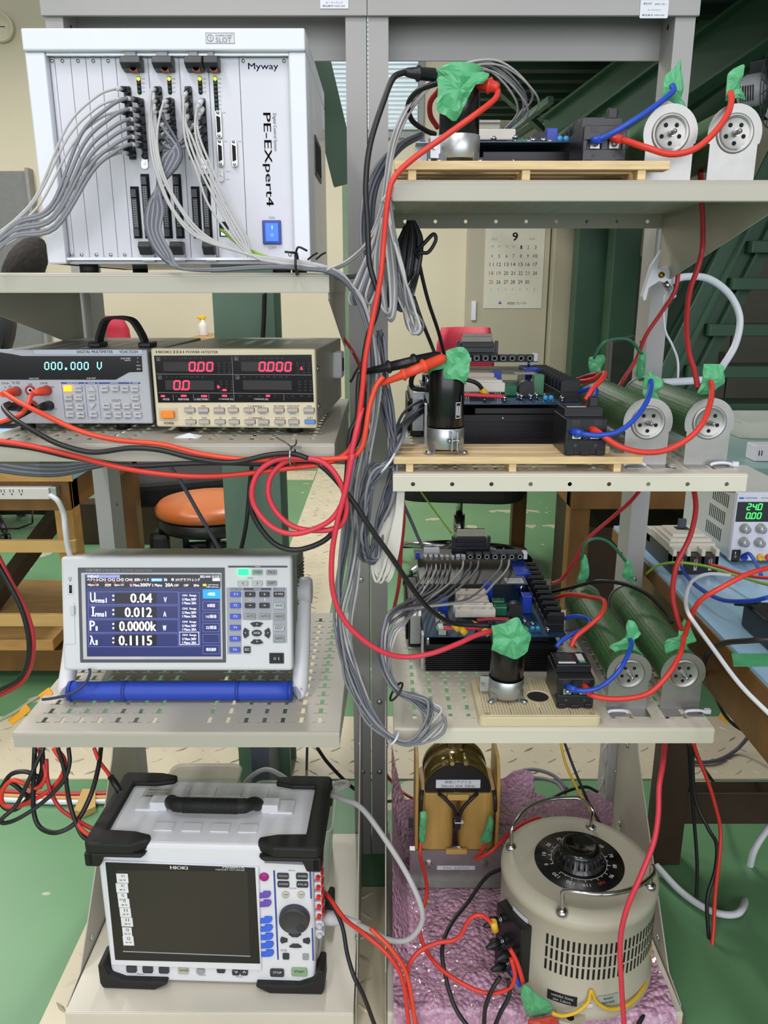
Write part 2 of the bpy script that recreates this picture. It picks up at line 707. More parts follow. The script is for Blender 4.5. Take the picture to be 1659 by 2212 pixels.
def beam(parent, name, a, b, w, h, mat=GSTEEL):
    mb = MB().bar(a, b, w, .012).bar(Vector(a) + Vector((0, 0, h)), Vector(b) + Vector((0, 0, h)), w, .012)
    m2 = Vector((0, 0, h / 2))
    mb.bar(Vector(a) + m2, Vector(b) + m2, .014, h)
    return build(mb, name, mat, parent)


beam(st, 'stringer', P(1700, 400, 3.5), P(1418, 960, 3.5), .09, .2)
beam(st, 'stringer', P(1600, 440, 4.3), P(1330, 930, 4.3), .09, .2)
for yy in (520, 600, 700, 790, 870):
    px = 1700 - (yy - 400) * .5
    a = P(px - 20, yy, 3.45)
    build(MB().box(a.x, a.x + 1.2, 3.42, 3.62, a.z - .05, a.z), 'tread', GSTEEL, st, bev=.004)
beam(st, 'landing_beam', P(1760, 30, 3.1), P(1180, 420, 4.0), .1, .2)
beam(st, 'landing_beam', P(1760, 150, 3.3), P(1390, 400, 4.0), .1, .2)
beam(st, 'landing_beam', P(1750, -70, 3.3), P(1180, 330, 4.4), .1, .16, GSTEELL)
a = P(1345, 300, 4.9)
build(MB().box(a.x, a.x + .16, 4.9, 5.05, 0, 2.2), 'post', GSTEEL, st, bev=.005)
a = P(1248, 560, 5.2)
b = P(1318, 560, 5.2)
build(MB().box(a.x, b.x, 5.2, 5.35, 0, 2.2), 'column_post', GSTEEL, st, bev=.005)
# grey lockers seen below the stair
lk = thing('steel_cabinet', 'tall grey steel cabinet behind the green staircase', 'cabinet', (2.6, 5.2, 0), world=True)
for i in range(4):
    x = P(1335, 700, 5.0).x + i * .36
    o = build(MB().box(x, x + .352, 5.0, 5.45, .02, 1.35), 'door', M('locker_grey', '6d6862', .5), lk, bev=.004)
    build(MB().box(x + .29, x + .32, 4.985, 5.0, .62, .78), 'handle', DARK, o)
# big green H column behind the racks
hc = thing('steel_column', 'green steel H-section column standing behind the rack of meters', 'column', (-.284, 1.75, 0), world=True)
cw = .061
build(MB().box(-.284 - cw, -.284 + cw, 1.63, 1.64, 0, 3.2).box(-.284 - cw, -.284 + cw, 1.742, 1.752, 0, 3.2).box(-.288, -.28, 1.64, 1.742, 0, 3.2), 'h_section', M('column_green', '7f9f8c', .42, var=.05, vscale=4), hc)
build(MB().bar(P(748, 395, 1.95), P(675, 90, 1.95), .05, .06), 'brace', GSTEEL, hc)
build(MB().box(P(741, 560, 2.4).x, P(760, 560, 2.4).x, 2.4, 2.46, 0, P(750, 375, 2.4).z), 'pipe_post', M('pale_green_post', '9ab597', .5), thing('pipe_post_stand', 'pale green post standing between the two racks', 'post', (-.1, 2.43, 0), world=True))

# ================================================================== the two racks
YF = .972          # front edge of every shelf


def holed(mb, o, u, v, cw, ch, r, n=12, m=0):
    """rectangle cw x ch centred at o spanned by unit vectors u, v with a round hole"""
    o, u, v = Vector(o), Vector(u), Vector(v)
    angs = sorted([2 * PI * i / n for i in range(n)] + [math.atan2(sv * ch, su * cw) % (2 * PI) for su in (-1, 1) for sv in (-1, 1)])
    inn, out = [], []
    for a in angs:
        c, s_ = math.cos(a), math.sin(a)
        k = min(cw / 2 / abs(c) if abs(c) > 1e-9 else 9, ch / 2 / abs(s_) if abs(s_) > 1e-9 else 9)
        inn.append(o + u * (r * c) + v * (r * s_))
        out.append(o + u * (k * c) + v * (k * s_))
    L = len(angs)
    mb.add(inn + out, [(i, (i + 1) % L, L + (i + 1) % L, L + i) for i in range(L)], m)


POSTM = M('rack_post_grey', 'a3a2a0', .42, var=.03, vscale=8)


def rack(name, label, xa, xb, xc, xd, mat, zt=1.68):
    """posts span xa..xb and xc..xd"""
    t = thing(name, label, 'rack', ((xa + xd) / 2, 1.43, 0), world=True)
    for (p, q, inner) in ((xa, xb, xb), (xc, xd, xc)):
        mb = MB().box(p, q, 1.40, 1.402, .0, zt)
        outer = p if inner == q else q
        mb.box(min(outer, outer + (.002 if outer == p else -.002)), max(outer, outer + (.002 if outer == p else -.002)), 1.402, 1.465, 0, zt)
        z = 0.01
        while z < zt - .05:
            holed(mb, (inner, 1.4335, z + .05), (0, 1, 0), (0, 0, 1), .063, .1, .0042, 8)
            z += .1
        pst = build(mb, 'post', mat, t)
        bm_ = MB()
        for z in (.2, .36, .62, 1.63):
            screw(bm_, ((p + q) / 2, 1.4, z), .006)
        build(bm_, 'bolt', ZINC, pst)
    mb = MB()
    mb.box(xa - .003, xd + .003, 1.392, 1.399, 1.565, zt).box(xa - .003, xd + .003, 1.392, 1.47, zt, zt + .003)
    mb.box(xa + .003, xd - .003, 1.466, 1.47, 1.52, zt)
    tb = build(mb, 'top_beam', mat, t, bev=.001)
    bm_ = MB()
    for x in (xa + .02, xd - .016):
        screw(bm_, (x, 1.392, 1.597), .008)
    build(bm_, 'bolt', ZINC, tb)
    for x, sg in ((xa + .028, 1), (xd - .017, -1)):
        pts = [(1.40, 0), (1.40, .42), (1.33, .40), (1.277, .31), (1.047, .056), (.99, .05), (.99, .004)]
        fp = build(MB().prism(pts, 'x', x - .001, x + .001), 'foot_plate', RACK, t)
        bm_ = MB()
        for yy, zz in ((1.1, .075), (1.34, .3), (1.34, .12)):
            screw(bm_, (x + sg * .001, yy, zz), .0055, 'x', 0, .004, sg)
        build(bm_, 'bolt', ZINC, fp)
    return t


RL = rack('storage_rack', 'grey steel cantilever rack carrying the measuring instruments', -.535, -.507, -.061, -.028, POSTM)
RR = rack('storage_rack', 'grey steel cantilever rack carrying the three inverter stages', -.025, .007, .46, .492, POSTM)


def shelf(label, x0, x1, z, mat, pattern='t', holes=0, y1=1.395, bracket=.11, lip=.022, bmat=None):
    """z is the top of the sheet in the world"""
    t = thing('rack_shelf', label, 'shelf', ((x0 + x1) / 2, YF, z - lip), world=True)
    mb = MB()
    r = .004
    prof = [(YF + r * (1 - math.sin(a)), z - r * (1 - math.cos(a))) for a in (0, .5, 1.05, PI / 2)]
    th = .0013
    for i in range(3):
        (ya, za), (yb, zb) = prof[i], prof[i + 1]
        mb.quad((x0, ya, za), (x1, ya, za), (x1, yb, zb), (x0, yb, zb))
    if holes:
        p = (x1 - x0) / holes
        for i in range(holes):
            holed(mb, (x0 + p * (i + .5), YF, z - r - (lip - r) / 2), (1, 0, 0), (0, 0, 1), p, lip - r, .0028)
    else:
        mb.quad((x0, YF, z - r), (x1, YF, z - r), (x1, YF, z - lip), (x0, YF, z - lip))
    mb.quad((x0, YF, z - lip), (x1, YF, z - lip), (x1, YF + .012, z - lip), (x0, YF + .012, z - lip))
    # back flange with its row of round holes, side flanges
    n = 9
    p = (x1 - x0) / n
    for i in range(n):
        holed(mb, (x0 + p * (i + .5), y1, z - lip / 2), (1, 0, 0), (0, 0, 1), p, lip, .003)
    for x in (x0, x1):
        mb.quad((x, YF, z), (x, y1, z), (x, y1, z - lip), (x, YF, z - lip))
    # sheet with its punched slots
    m0, m1 = YF + r, y1
    if pattern:
        W_, D_ = x1 - x0, m1 - m0
        bx_, by0, by1 = .017, .018, .02
        nc = 16 if pattern == 't' else 20
        nr = 15 if pattern == 't' else 13
        cw, cd = (W_ - 2 * bx_) / nc, (D_ - by0 - by1) / nr
        mb.quad((x0, m0, z), (x1, m0, z), (x1, m0 + by0, z), (x0, m0 + by0, z))
        mb.quad((x0, m1 - by1, z), (x1, m1 - by1, z), (x1, m1, z), (x0, m1, z))
        for xa, xb in ((x0, x0 + bx_), (x1 - bx_, x1)):
            mb.quad((xa, m0 + by0, z), (xb, m0 + by0, z), (xb, m1 - by1, z), (xa, m1 - by1, z))

        def rq(xa, xb, ya, yb):
            mb.quad((xa, ya, z), (xb, ya, z), (xb, yb, z), (xa, yb, z))
        for i in range(nc):
            for j in range(nr):
                cx, cy = x0 + bx_ + i * cw, m0 + by0 + j * cd
                if pattern == 't':
                    if i in (7, 8):
                        if i == 7 and j in (3, 4, 10, 11):
                            rq(cx, cx + cw * .6, cy, cy + cd)
                            rq(cx + cw * .9, cx + cw, cy, cy + cd)
                        else:
                            rq(cx, cx + cw, cy, cy + cd)
                        continue
                    a, b, c = cd * .18, cd * .28, cd * .8
                    u0, u1, s0, s1 = cw * .14, cw * .86, cw * .4, cw * .62
                else:
                    a, b, c = cd * .3, cd * .4, cd * .41
                    u0, u1, s0, s1 = cw * .28, cw * .72, cw * .45, cw * .55
                rq(cx, cx + cw, cy, cy + a)
                rq(cx, cx + u0, cy + a, cy + b)
                rq(cx + u1, cx + cw, cy + a, cy + b)
                rq(cx, cx + s0, cy + b, cy + c)
                rq(cx + s1, cx + cw, cy + b, cy + c)
                rq(cx, cx + cw, cy + c, cy + cd)
    else:
        mb.quad((x0, m0, z), (x1, m0, z), (x1, m1, z), (x0, m1, z))
    build(mb, 'shelf_panel', mat, t, solid=th)
    if bracket:
        for x in (x0 + .0015, x1 - .0015):
            pts = [(YF + .03, z - .006), (1.39, z - .006), (1.39, z - bracket), (1.372, z - bracket - .004), (YF + .02, z - .03)]
            build(MB().prism(pts, 'x', x - .0009, x + .0009), 'bracket', bmat or mat, t)
    return t


LX0, LX1, RX0, RX1 = -.503, -.066, .012, .457
S1, S2, S3, S4 = 1.170, .964, .5525, .053
T1, T2, T3, T4 = 1.2725, .925, .559, .053
shelf('plain grey shelf carrying the white control rack', LX0 - .02, LX1, S1, RACK)
shelf('perforated grey shelf carrying the multimeter and the power meter', LX0 - .015, LX1 + .003, S2, RACK)
shelf('perforated beige shelf below the power analyzer', LX0 - .018, LX1 + .003, S3, RACK)
shelf('perforated grey shelf at the top of the rack of inverters', RX0 - .002, RX1 + .01, T1, RACK, 'p')
shelf('cream shelf with round holes along its front edge', RX0, RX1 + .006, T2, CREAM, 't', 9)
shelf('cream perforated shelf under the lowest inverter', RX0 + .002, RX1 + .006, T3, CREAM)
shelf('beige bottom shelf under the memory recorder', LX0, LX1 + .017, S4, CREAM, None, 0, bracket=0)
shelf('beige bottom shelf under the pink bubble wrap', RX0 - .006, RX1 + .014, T4, CREAM, None, 0, bracket=0)


def sticker(name, label, c, w, h, lines, rot=None, base=WHITE, cat='sticker', ink=INKB, qr=False):
    """a printed sticker, upright and facing -y unless rot (matrix) is given"""
    m4 = Matrix.Translation(c) @ (rot or Matrix())
    t = thing(name, label, cat, c, m4.to_euler())
    build(MB().prism(rrect(-w / 2, w / 2, -h / 2, h / 2, h * .06), 'y', -.0005, 0), 'paper', base, t)
    for s, fx, fz, fw, fh in lines:
        text3(s, Matrix.Translation((fx * w, -.0007, fz * h)) @ Matrix.Rotation(PI / 2, 4, 'X'), fw * w, fh * h, ink, t, 'print')
    return t


a = P(1413, 20, 1.391)
sticker('asset_sticker', 'white asset sticker on the top beam above the resistors', a, .044, .025,
        [('東京大学', -.25, .3, .3, .14), ('2022-10-1', .2, .28, .4, .1), ('オープンラック', 0, -.05, .45, .1), ('備品番号 0000-000', -.02, -.33, .8, .1)])
a = P(722, 3, 1.391)
sticker('asset_sticker', 'white asset sticker on the top beam above the control rack', a, .044, .02,
        [('オープンラック', 0, -.1, .6, .16), ('備品番号 0000-000', -.02, -.32, .8, .14)])
def btn(f, par, name, a, b, c, e, mat, out=.003, d=0, r=.001, label=None, bev=.0006):
    mb = MB()
    f.box(mb, a, b, c, e, out, d, 0, r)
    return build(mb, name, mat, par, label=label, bev=bev)


# ================================================================== white control rack
PW_, PH_, PD_ = .327, .2586, .30
PE = thing('control_rack', 'white control rack unit with blue rocker switch on the plain shelf', 'control unit', (-.418, 1.02, CZ + .032))
pf = Face(mtx(PE))
RC = -.012
mb = MB()
mb.box(0, PW_, .003, PD_, .008, PH_ - .002)
body = MB()
body.box(0, PW_, -.004, PD_, PH_ - .0235, PH_)                        # lid
body.box(0, .0235, 0, PD_, 0, PH_ - .0235)                            # stiles
body.box(PW_ - .0205, PW_, 0, PD_, 0, PH_ - .0235)
body.box(0, PW_, .012, PD_, 0, .0045)                                  # bottom lip
body.box(.0235, PW_ - .0205, .06, PD_, .0045, PH_ - .0235)             # core behind the cards
build(body, 'case', WHITE, PE, bev=.0022, seg=3)
build(MB().box(.0235, PW_ - .0205, .004, .06, PH_ - .0265, PH_ - .0236).box(.0235, PW_ - .0205, .002, .06, .0045, .0075), 'card_rail', ZINC, PE)
mb = MB()
for x in (.03, PW_ - .05):
    for y in (.03, PD_ - .05):
        mb.cyl((x + .01, y, -.0118), .0115, .0119, n=16)
build(mb, 'foot', RUBBER, PE)
hx = PW_
hd = build(MB().box(hx - .001, hx + .0015, .10, .19, .115, .165), 'side_handle', BLACK, PE, bev=.004)
build(MB().box(hx + .0015, hx + .0022, .108, .182, .122, .158), 'handle_recess', HOLE, hd)
# blanking panels, cards and the right panel: cut lines read off the top edge
cuts = [92, 116, 150.5, 183.7, 216.5, 248.5, 318, 385, 448.5, 515.5, 621]
xs = [pf.at(c, 115, RC)[0] for c in cuts]
xs[0], xs[-1] = .024, PW_ - .021
z0, z1 = .0078, PH_ - .0268
for i in range(10):
    nm = 'blank_panel' if i < 5 else ('plug_in_card' if i < 9 else 'front_panel')
    o = build(MB().box(xs[i] + .0003, xs[i + 1] - .0003, -RC, -RC + .0025, z0, z1), nm, PANEL, PE, bev=.0003)
    if i < 5 or i == 9:
        mb = MB()
        ps = [xs[i] + (xs[i + 1] - xs[i]) * .5] if i < 5 else [xs[i] + .005, xs[i + 1] - .006]
        for x in ps:
            for z in (z0 + .0035, z1 - .0035):
                screw(mb, (x, -RC, z), .0022, h=.0018)
        build(mb, 'screw', CHROME, o)
    if i == 5:
        cards = [o]
    elif 5 < i < 9:
        cards.append(o)
    elif i == 9:
        rp = o
LEDG = M('led_green', 'a8f02c', .4, var=0, emit=2.2)
LEDR = M('led_off_red', '5c1a1c', .4)
LEDD = M('led_off_green', '1f4a38', .4)
LABR = M('label_red', 'a2402a', .5)
SOCK = M('socket_blue_black', '1d232c', .35)
for k, (cx0, cx1) in enumerate(((266, 315), (334, 382), (403, 446), (444, 480))):
    c = cards[k]
    a, za = pf.at(cx0, 130, RC)
    b, zb = pf.at(cx1, 158, RC)
    ztop = pf.at(cx0, 112, RC)[1]
    y = -RC
    w = b - a
    mb = MB()
    pts = [(y - .001, ztop - .008), (y - .017, ztop - .008), (y - .02, ztop - .016), (y - .012, zb + .002), (y - .001, zb)]
    mb.prism(pts, 'x', a + .001, b - .001)
    lv = build(mb, 'ejector_lever', DARK, c, bev=.001)
    build(MB().box(a + .005, b - .007, y - .012, y, ztop - .008, ztop), 'lever_clamp', GREYP, lv, bev=.0006)
    build(MB().lathe([(.0042, -.0135), (.0042, -.012)], ((a + b) / 2 + .002, y, zb + .0035), 'y', 16).box((a + b) / 2 - .0022, (a + b) / 2 + .0062, y - .0135, y - .001, zb - .0005, zb + .0035), 'release_tab', LABR, lv)
    lx = (301, 367, 433, 466)[k]
    zt, zbt = 166, (203, 203, 203, 240)[k]
    cx, _ = pf.at(lx, 190, RC)
    n = (4, 4, 4, 8)[k]
    zs = [pf.at(lx, zt + (zbt - zt) * (i + .5) / n, RC)[1] for i in range(n)]
    ls = build(MB().prism(rrect(cx - .0024, cx + .0024, zs[-1] - .003, zs[0] + .003, .0022), 'y', y - .0006, y), 'led_strip', HOLE, c)
    for i, z in enumerate(zs):
        mm = LEDG if i == 0 else (LEDR if i == (1 if k < 3 else 3) else LEDD)
        build(MB().lathe([(.002, 0), (.002, -.001), (.001, -.0016), (0, -.0018)], (cx, y - .0006, z), 'y', 10), 'led', mm, ls)
        text(('PWR', 'ERR', 'LD1', 'LD0', 'LD2', 'LD3', 'LD4', 'LD5')[i], pf, lx + 5, zt + (zbt - zt) * (i + .5) / n - 2, lx + 12, zt + (zbt - zt) * (i + .5) / n + 2, INKG, PE, -RC * -1 + .0002, name='printed_legend')
    if k < 3:
        # two columns of optical sockets
        for (tx, ty, by, w_, n_) in (((275, 342, 407)[k], 187, 345, 7.6, 5), ((305, 371, 438)[k], 213, 350, 6.2, 6)):
            x, zt_ = pf.at(tx, ty, RC)
            _, zb_ = pf.at(tx + 6, by, RC)
            hw = w_ / 1845 * 1.02
            so = build(MB().prism(rrect(x - hw, x + hw, zb_, zt_, .0015), 'y', y - .0022, y), 'optical_sockets', SOCK, c)
            mb = MB()
            for i in range(n_ + 1):
                zz = zt_ - .006 - (zt_ - zb_ - .012) * i / n_
                mb.lathe([(.0036, 0), (.0036, -.0035), (.0022, -.0035), (.0022, -.001)], (x, y - .0022, zz), 'y', 12)
            build(mb, 'socket', BLACK, so)
        x, z = pf.at((313, 376, 442)[k], 348, RC)
        build(MB().prism(rrect(x - .004, x + .004, z - .009, z + .006, .003), 'y', y - .003, y, 0).box(x - .0015, x + .0015, y - .006, y - .003, z - .004, z), 'toggle_switch', CHROME, c)
        for (a_, b_, c_, e_) in (((286, 403, 304, 515), (309, 376, 327, 515)), ((352, 403, 370, 515), (377, 376, 395, 515)), ((416, 403, 434, 515), (438, 376, 456, 515)))[k]:
            mb = MB()
            x0, x1, q0, q1 = pf.rect(a_, b_, c_, e_, RC)
            hs = build(MB().box(x0, x1, y - .0012, y, q0, q1), 'din_socket', HOLE, c)
            mb.box(x0 + .0022, x1 - .0022, y - .006, y - .0012, q0 + .012, q1 - .014)
            mb.box(x0 + .002, x1 - .002, y - .009, y - .0012, q0 + .002, q0 + .011).box(x0 + .002, x1 - .002, y - .009, y - .0012, q1 - .013, q1 - .004)
            build(mb, 'connector_body', SOCK, hs)
            mb = MB()
            zz = q0 + .014
            while zz < q1 - .016:
                mb.box(x0 + .0035, x0 + .0045, y - .0064, y - .006, zz, zz + .0012).box(x1 - .0045, x1 - .0035, y - .0064, y - .006, zz, zz + .0012)
                zz += .0026
            build(mb, 'pin_row', GREYP, hs)
        a_, c_ = ((300, 347), (367, 413), (436, 480))[k]
        x0, x1, q0, q1 = pf.rect(a_, 523, c_, 566, RC)
        lv = build(MB().prism([(y - .001, q1), (y - .014, q1), (y - .018, q1 - .006), (y - .01, q0 + .008), (y - .001, q0 + .008)], 'x', x0 + .004, x1 - .007), 'ejector_lever', DARK, c, bev=.001)
        build(MB().box(x0 + .006, x1 - .006, y - .009, y, q0, q0 + .009), 'lever_clamp', GREYP, lv, bev=.0006)


def dsub(par, cxp, cyp, hz=.0155):
    x, z = pf.at(cxp, cyp, RC)
    y = -RC
    o = build(MB().prism(rrect(x - .0036, x + .0036, z - hz, z + hz, .003), 'y', y - .004, y), 'dsub_socket', CHROME, par, bev=.0004)
    build(MB().prism([(x - .0022, z - hz * .62), (x + .0022, z - hz * .5), (x + .0022, z + hz * .5), (x - .0022, z + hz * .62)], 'y', y - .0046, y - .004), 'socket_face', HOLE, o)
    mb = MB()
    for s_ in (-1, 1):
        screw(mb, (x, y - .004, z + s_ * hz * .82), .002)
    build(mb, 'jack_screw', CHROME, o)


c4 = cards[3]
for q in ((473.5, 270), (477, 331.5), (507, 332)):
    dsub(c4, *q)
x, z = pf.at(478, 379, RC)
build(MB().prism(rrect(x - .0035, x + .0035, z - .0075, z + .0075, .003), 'y', .009, .012).box(x - .0014, x + .0014, .006, .009, z - .001, z + .003), 'toggle_switch', CHROME, c4)
x, z = pf.at(480, 438, RC)
build(MB().cyl((x, .0115, z), .0014, .0006, 'y', 10), 'reset_hole', HOLE, c4)
x0, x1, q0, q1 = pf.rect(474, 479, 494, 511, RC)
eth = build(MB().box(x0, x1, .0112, .012, q0, q1), 'network_socket', HOLE, c4)
build(MB().box(x0 + .002, x1 - .002, .0098, .0112, q0 + .001, q0 + .008), 'socket_lip', CHROME, eth)
sw = btn(pf, PE, 'rocker_switch', 568, 476, 608, 528, M('switch_blue_frame', '16348f', .3), .004, RC, .001, bev=.0012)
btn(pf, sw, 'rocker', 573.5, 482, 602, 522, M('switch_blue_lit', '1c64e0', .25, emit=.55), .003, RC + .004, .0006)
text('I', pf, 586.5, 487, 589, 495, INKW, sw, RC + .0075)
text('O', pf, 584.5, 504, 591, 511, INKW, sw, RC + .0075)
for s, a, b, c, e, m_, r_ in (('Myway', 536, 136, 601, 154, M('logo_blue', '2456a8', .5), 0), ('ON', 581, 467.5, 593, 473.5, INKG, 0), ('OFF', 580, 532, 597, 538.5, INKG, 0),
                             ('PE-EXpert4', 567, 244, 588, 445, INKB, -PI / 2), ('Digital Control System', 589, 245, 598, 326, INKB, -PI / 2),
                             ('TRG OUT', 488, 369, 498, 372, INKG, 0), ('TRG IN', 488, 386, 496, 389, INKG, 0), ('RESET', 485, 437, 494, 440, INKG, 0), ('HOST', 505, 493, 514, 496, INKG, 0),
                             ('COM', 480, 242, 487, 245, INKG, 0), ('CN1', 484, 304, 491, 307, INKG, 0), ('CN2', 515, 304, 521, 307, INKG, 0)):
    text(s, pf, a, b, c, e, m_, PE, RC + .0003, r_, 'printed_legend', .004 if s == 'Myway' else (.012 if s == 'PE-EXpert4' else 0))
st_ = MB()
x0, x1, q0, q1 = pf.rect(444.5, 71, 506.5, 94, .004)
build(MB().prism(rrect(x0, x1, q0, q1, .002), 'y', -.0044, -.004), 'slot_label', M('label_silver', 'cfd0d8', .4), PE)
mb = MB()
for (u, v_) in ((x0, x1),):
    mb.box(u, v_, -.0047, -.0044, q0, q0 + .0004).box(u, v_, -.0047, -.0044, q1 - .0004, q1).box(u, u + .0004, -.0047, -.0044, q0, q1).box(v_ - .0004, v_, -.0047, -.0044, q0, q1)
x, z = pf.at(454.5, 82.5, .004)
mb.lathe([(.0036, -.0047), (.0036, -.0044), (.0032, -.0044), (.0032, -.0047)], (x, 0, z), 'y', 24, cap=False)
build(mb, 'label_outline', INKG, PE)
text('!', pf, 453.5, 78, 455.5, 87, INKG, PE, .0048, name='label_print')
text('SLOT', pf, 466, 81, 500, 91, INKG, PE, .0048, name='label_print')
text('WWPEX-CN007', pf, 465, 74.5, 502, 79, INKG, PE, .0048, name='label_print')

# ================================================================== digital multimeter
VM = thing('digital_multimeter', 'grey bench multimeter showing 000.000 V in teal digits', 'multimeter', (-.526, 1.052, CZ - .1735))
vf = Face(mtx(VM))
VW, VH, VD = .213, .0985, .325
SILV = M('silver_plastic', 'b4b7be', .4, var=.02)
build(MB().box(0, VW, 0, .012, 0, VH), 'front_panel', SILV, VM, bev=.002)
build(MB().box(.002, VW - .002, .0122, VD, .002, VH - .003), 'case', M('meter_case_grey', '8c8b86', .4, .3, var=.05), VM, bev=.002)
mb = MB()
for x in (.03, VW - .05):
    for y in (.03, VD - .05):
        mb.cyl((x, y, -.0115), .01, .0118, n=14)
build(mb, 'foot', RUBBER, VM)


def fpoly(f, pts, d, out, mat, name, par, label=None):
    return build(MB().prism([f.at(x, y, d) for x, y in pts], 'y', -d - out, -d), name, mat, par, label=label)


dsp = fpoly(vf, [(-8, 762), (0, 761), (28, 765), (48, 769), (306, 769), (308, 803), (279, 804), (250, 820), (-8, 820)], 0, .0008, M('display_black', '07090c', .15), 'display_window', VM)
btn(vf, VM, 'name_strip', 72, 755, 308, 766, M('brushed_strip', 'a4abb8', .3, .6), .0006, 0, 0)
text('DIGITAL MULTIMETER', vf, 166, 757, 244, 763, M('print_slate', '3b414c', .5), VM, .0008, name='printed_legend', bold=.002)
text('VOAC7523H', vf, 258, 757, 298, 763, M('print_slate', '3b414c', .5), VM, .0008, name='printed_legend', bold=.002)
TEAL = M('teal_display', '8ff0f0', .5, var=0, emit=1.1)
D57 = {'0': ['01110', '10001', '10001', '10001', '10001', '10001', '01110'], '.': ['00000'] * 5 + ['01100', '01100'], 'V': ['10001', '10001', '10001', '10001', '10001', '01010', '00100']}
mb = MB()
for i, ch in enumerate('000.000 V'):
    if ch == ' ':
        continue
    px = 97 + i * 14.2
    for r_, row in enumerate(D57[ch]):
        for c_, b_ in enumerate(row):
            if b_ == '1':
                x, z = vf.at(px + c_ * 2.1, 783 + r_ * 2.45, .0008)
                mb.box(x - .00062, x + .00062, -.0012, -.0008, z - .0007, z + .0007)
build(mb, 'digit_display', TEAL, dsp)
for s, a, b, c, e in (('MAIN DISP', 63, 816, 84, 819), ('SUB DISP', 187, 815.5, 207, 818.5), ('SUB DISP', 261, 772.5, 282, 776), ('UNITS', 269, 777, 282, 780), ('V', 296, 772, 299, 775), ('A', 296, 780, 299, 783), ('VAC', 294, 788, 304, 791), ('dBm', 295, 795.5, 304, 798.5)):
    text(s, vf, a, b, c, e, INKW, dsp, .001, name='display_legend')
NAVY = M('print_navy', '34509a', .5)
for s, a, c in (('FUNCTION', 132, 182), ('RANGE', 184, 211), ('SAMPLE', 213, 280), ('DISP', 282, 303)):
    btn(vf, VM, 'legend_bar', a, 825.5, c, 829.5, NAVY, .0003, 0, 0, bev=0)
    m_ = (a + c) / 2
    text(s, vf, m_ - len(s) * 1.5, 826, m_ + len(s) * 1.5, 829, INKW, VM, .0005, name='bar_legend')
AMB = M('button_lit_amber', 'ff9a1c', .4, var=0, emit=1.5)
KEY = M('key_grey', 'c0c1c4', .45)
keys = [(139, 833, 'V', AMB), (161, 833, 'DCA', KEY), (140, 852, 'ACV', KEY), (162, 852, 'ACA', KEY), (142, 870, 'CH-B', KEY), (165, 871, 'FRQ', KEY), (144, 888, '2W', KEY), (167, 889, 'dBm', KEY),
        (190, 851, 'AUTO', KEY), (194, 888, 'SHIFT', KEY), (218, 833, 'RATE', KEY), (241, 832, 'HOLD', KEY), (262, 833, 'REC', KEY), (283, 833, 'DUAL', KEY), (284, 852, 'ATTN', KEY),
        (222, 870, 'REL', KEY), (245, 870, 'AVG', KEY), (266, 870, 'x=2', KEY), (287, 870, 'SAVE', KEY), (225, 889, 'COMP', KEY), (247, 889, 'SCLD', KEY), (268, 889, 'MAX', KEY), (290, 889, 'SET', KEY)]
for x, y, s, m_ in keys:
    k = btn(vf, VM, 'key', x, y, x + 17, y + 12, m_, .0035, 0, .0006)
    if m_ is KEY:
        text(s, vf, x + 3, y + 4, x + 14, y + 8, INKB, VM, .0038, name='key_legend')
        text(s, vf, x + 3, y + 13.5, x + 13, y + 16, INKG, VM, .0004, name='printed_legend')
for y, up in ((840, 1), (875, -1)):
    fpoly(vf, [(191, y + 4 * up), (208, y + 4 * up), (199, y - 8 * up)], 0, .003, KEY, 'arrow_key', VM)
for x in (137, 186.5, 214.5):
    btn(vf, VM, 'legend_line', x, 831, x + .7, 905, NAVY, .0003, 0, 0, bev=0)
text('UTILITY', vf, 242, 863, 262, 868, INKB, VM, .0004, name='printed_legend')
for s, a, b, c, e in (('CH-A', 3, 825.5, 19, 830), ('CH-B', 87, 825.5, 102, 830), ('10A', 61, 828, 70, 832), ('V-Ω', 25, 824, 42, 829), ('HI', 19, 833, 24, 837), ('HI', 110, 834, 116, 838), ('LO', 117, 881, 123, 885), ('!', 10, 835, 12, 839)):
    text(s, vf, a, b, c, e, INKB, VM, .0004, name='printed_legend')
JRED = M('jack_red', 'b03230', .4)
for cx, cy, m_, cap in ((36, 845, JRED, 0), (66, 843, JRED, 1), (102, 843, JRED, 0), (40, 878, BLACK, 0), (71, 875, JRED, 1), (107, 876, BLACK, 0)):
    x, z = vf.at(cx, cy)
    o = build(MB().lathe([(.0066, 0), (.0066, -.002), (.0048, -.0028), (.0048, -.0008)], (x, 0, z), 'y', 20), 'input_jack', m_, VM)
    build(MB().lathe([(.0046, -.0012), (.0038, -.0022), (.0022, -.0022), (.0022, -.0008), (0, -.0008)], (x, 0, z), 'y', 20), 'jack_core', LGREY if cap and cy < 860 else m_, o)
    if cap:
        build(MB().cyl((x, -.0012, z), .0018, .001, 'y', 12), 'jack_hole', HOLE, o)
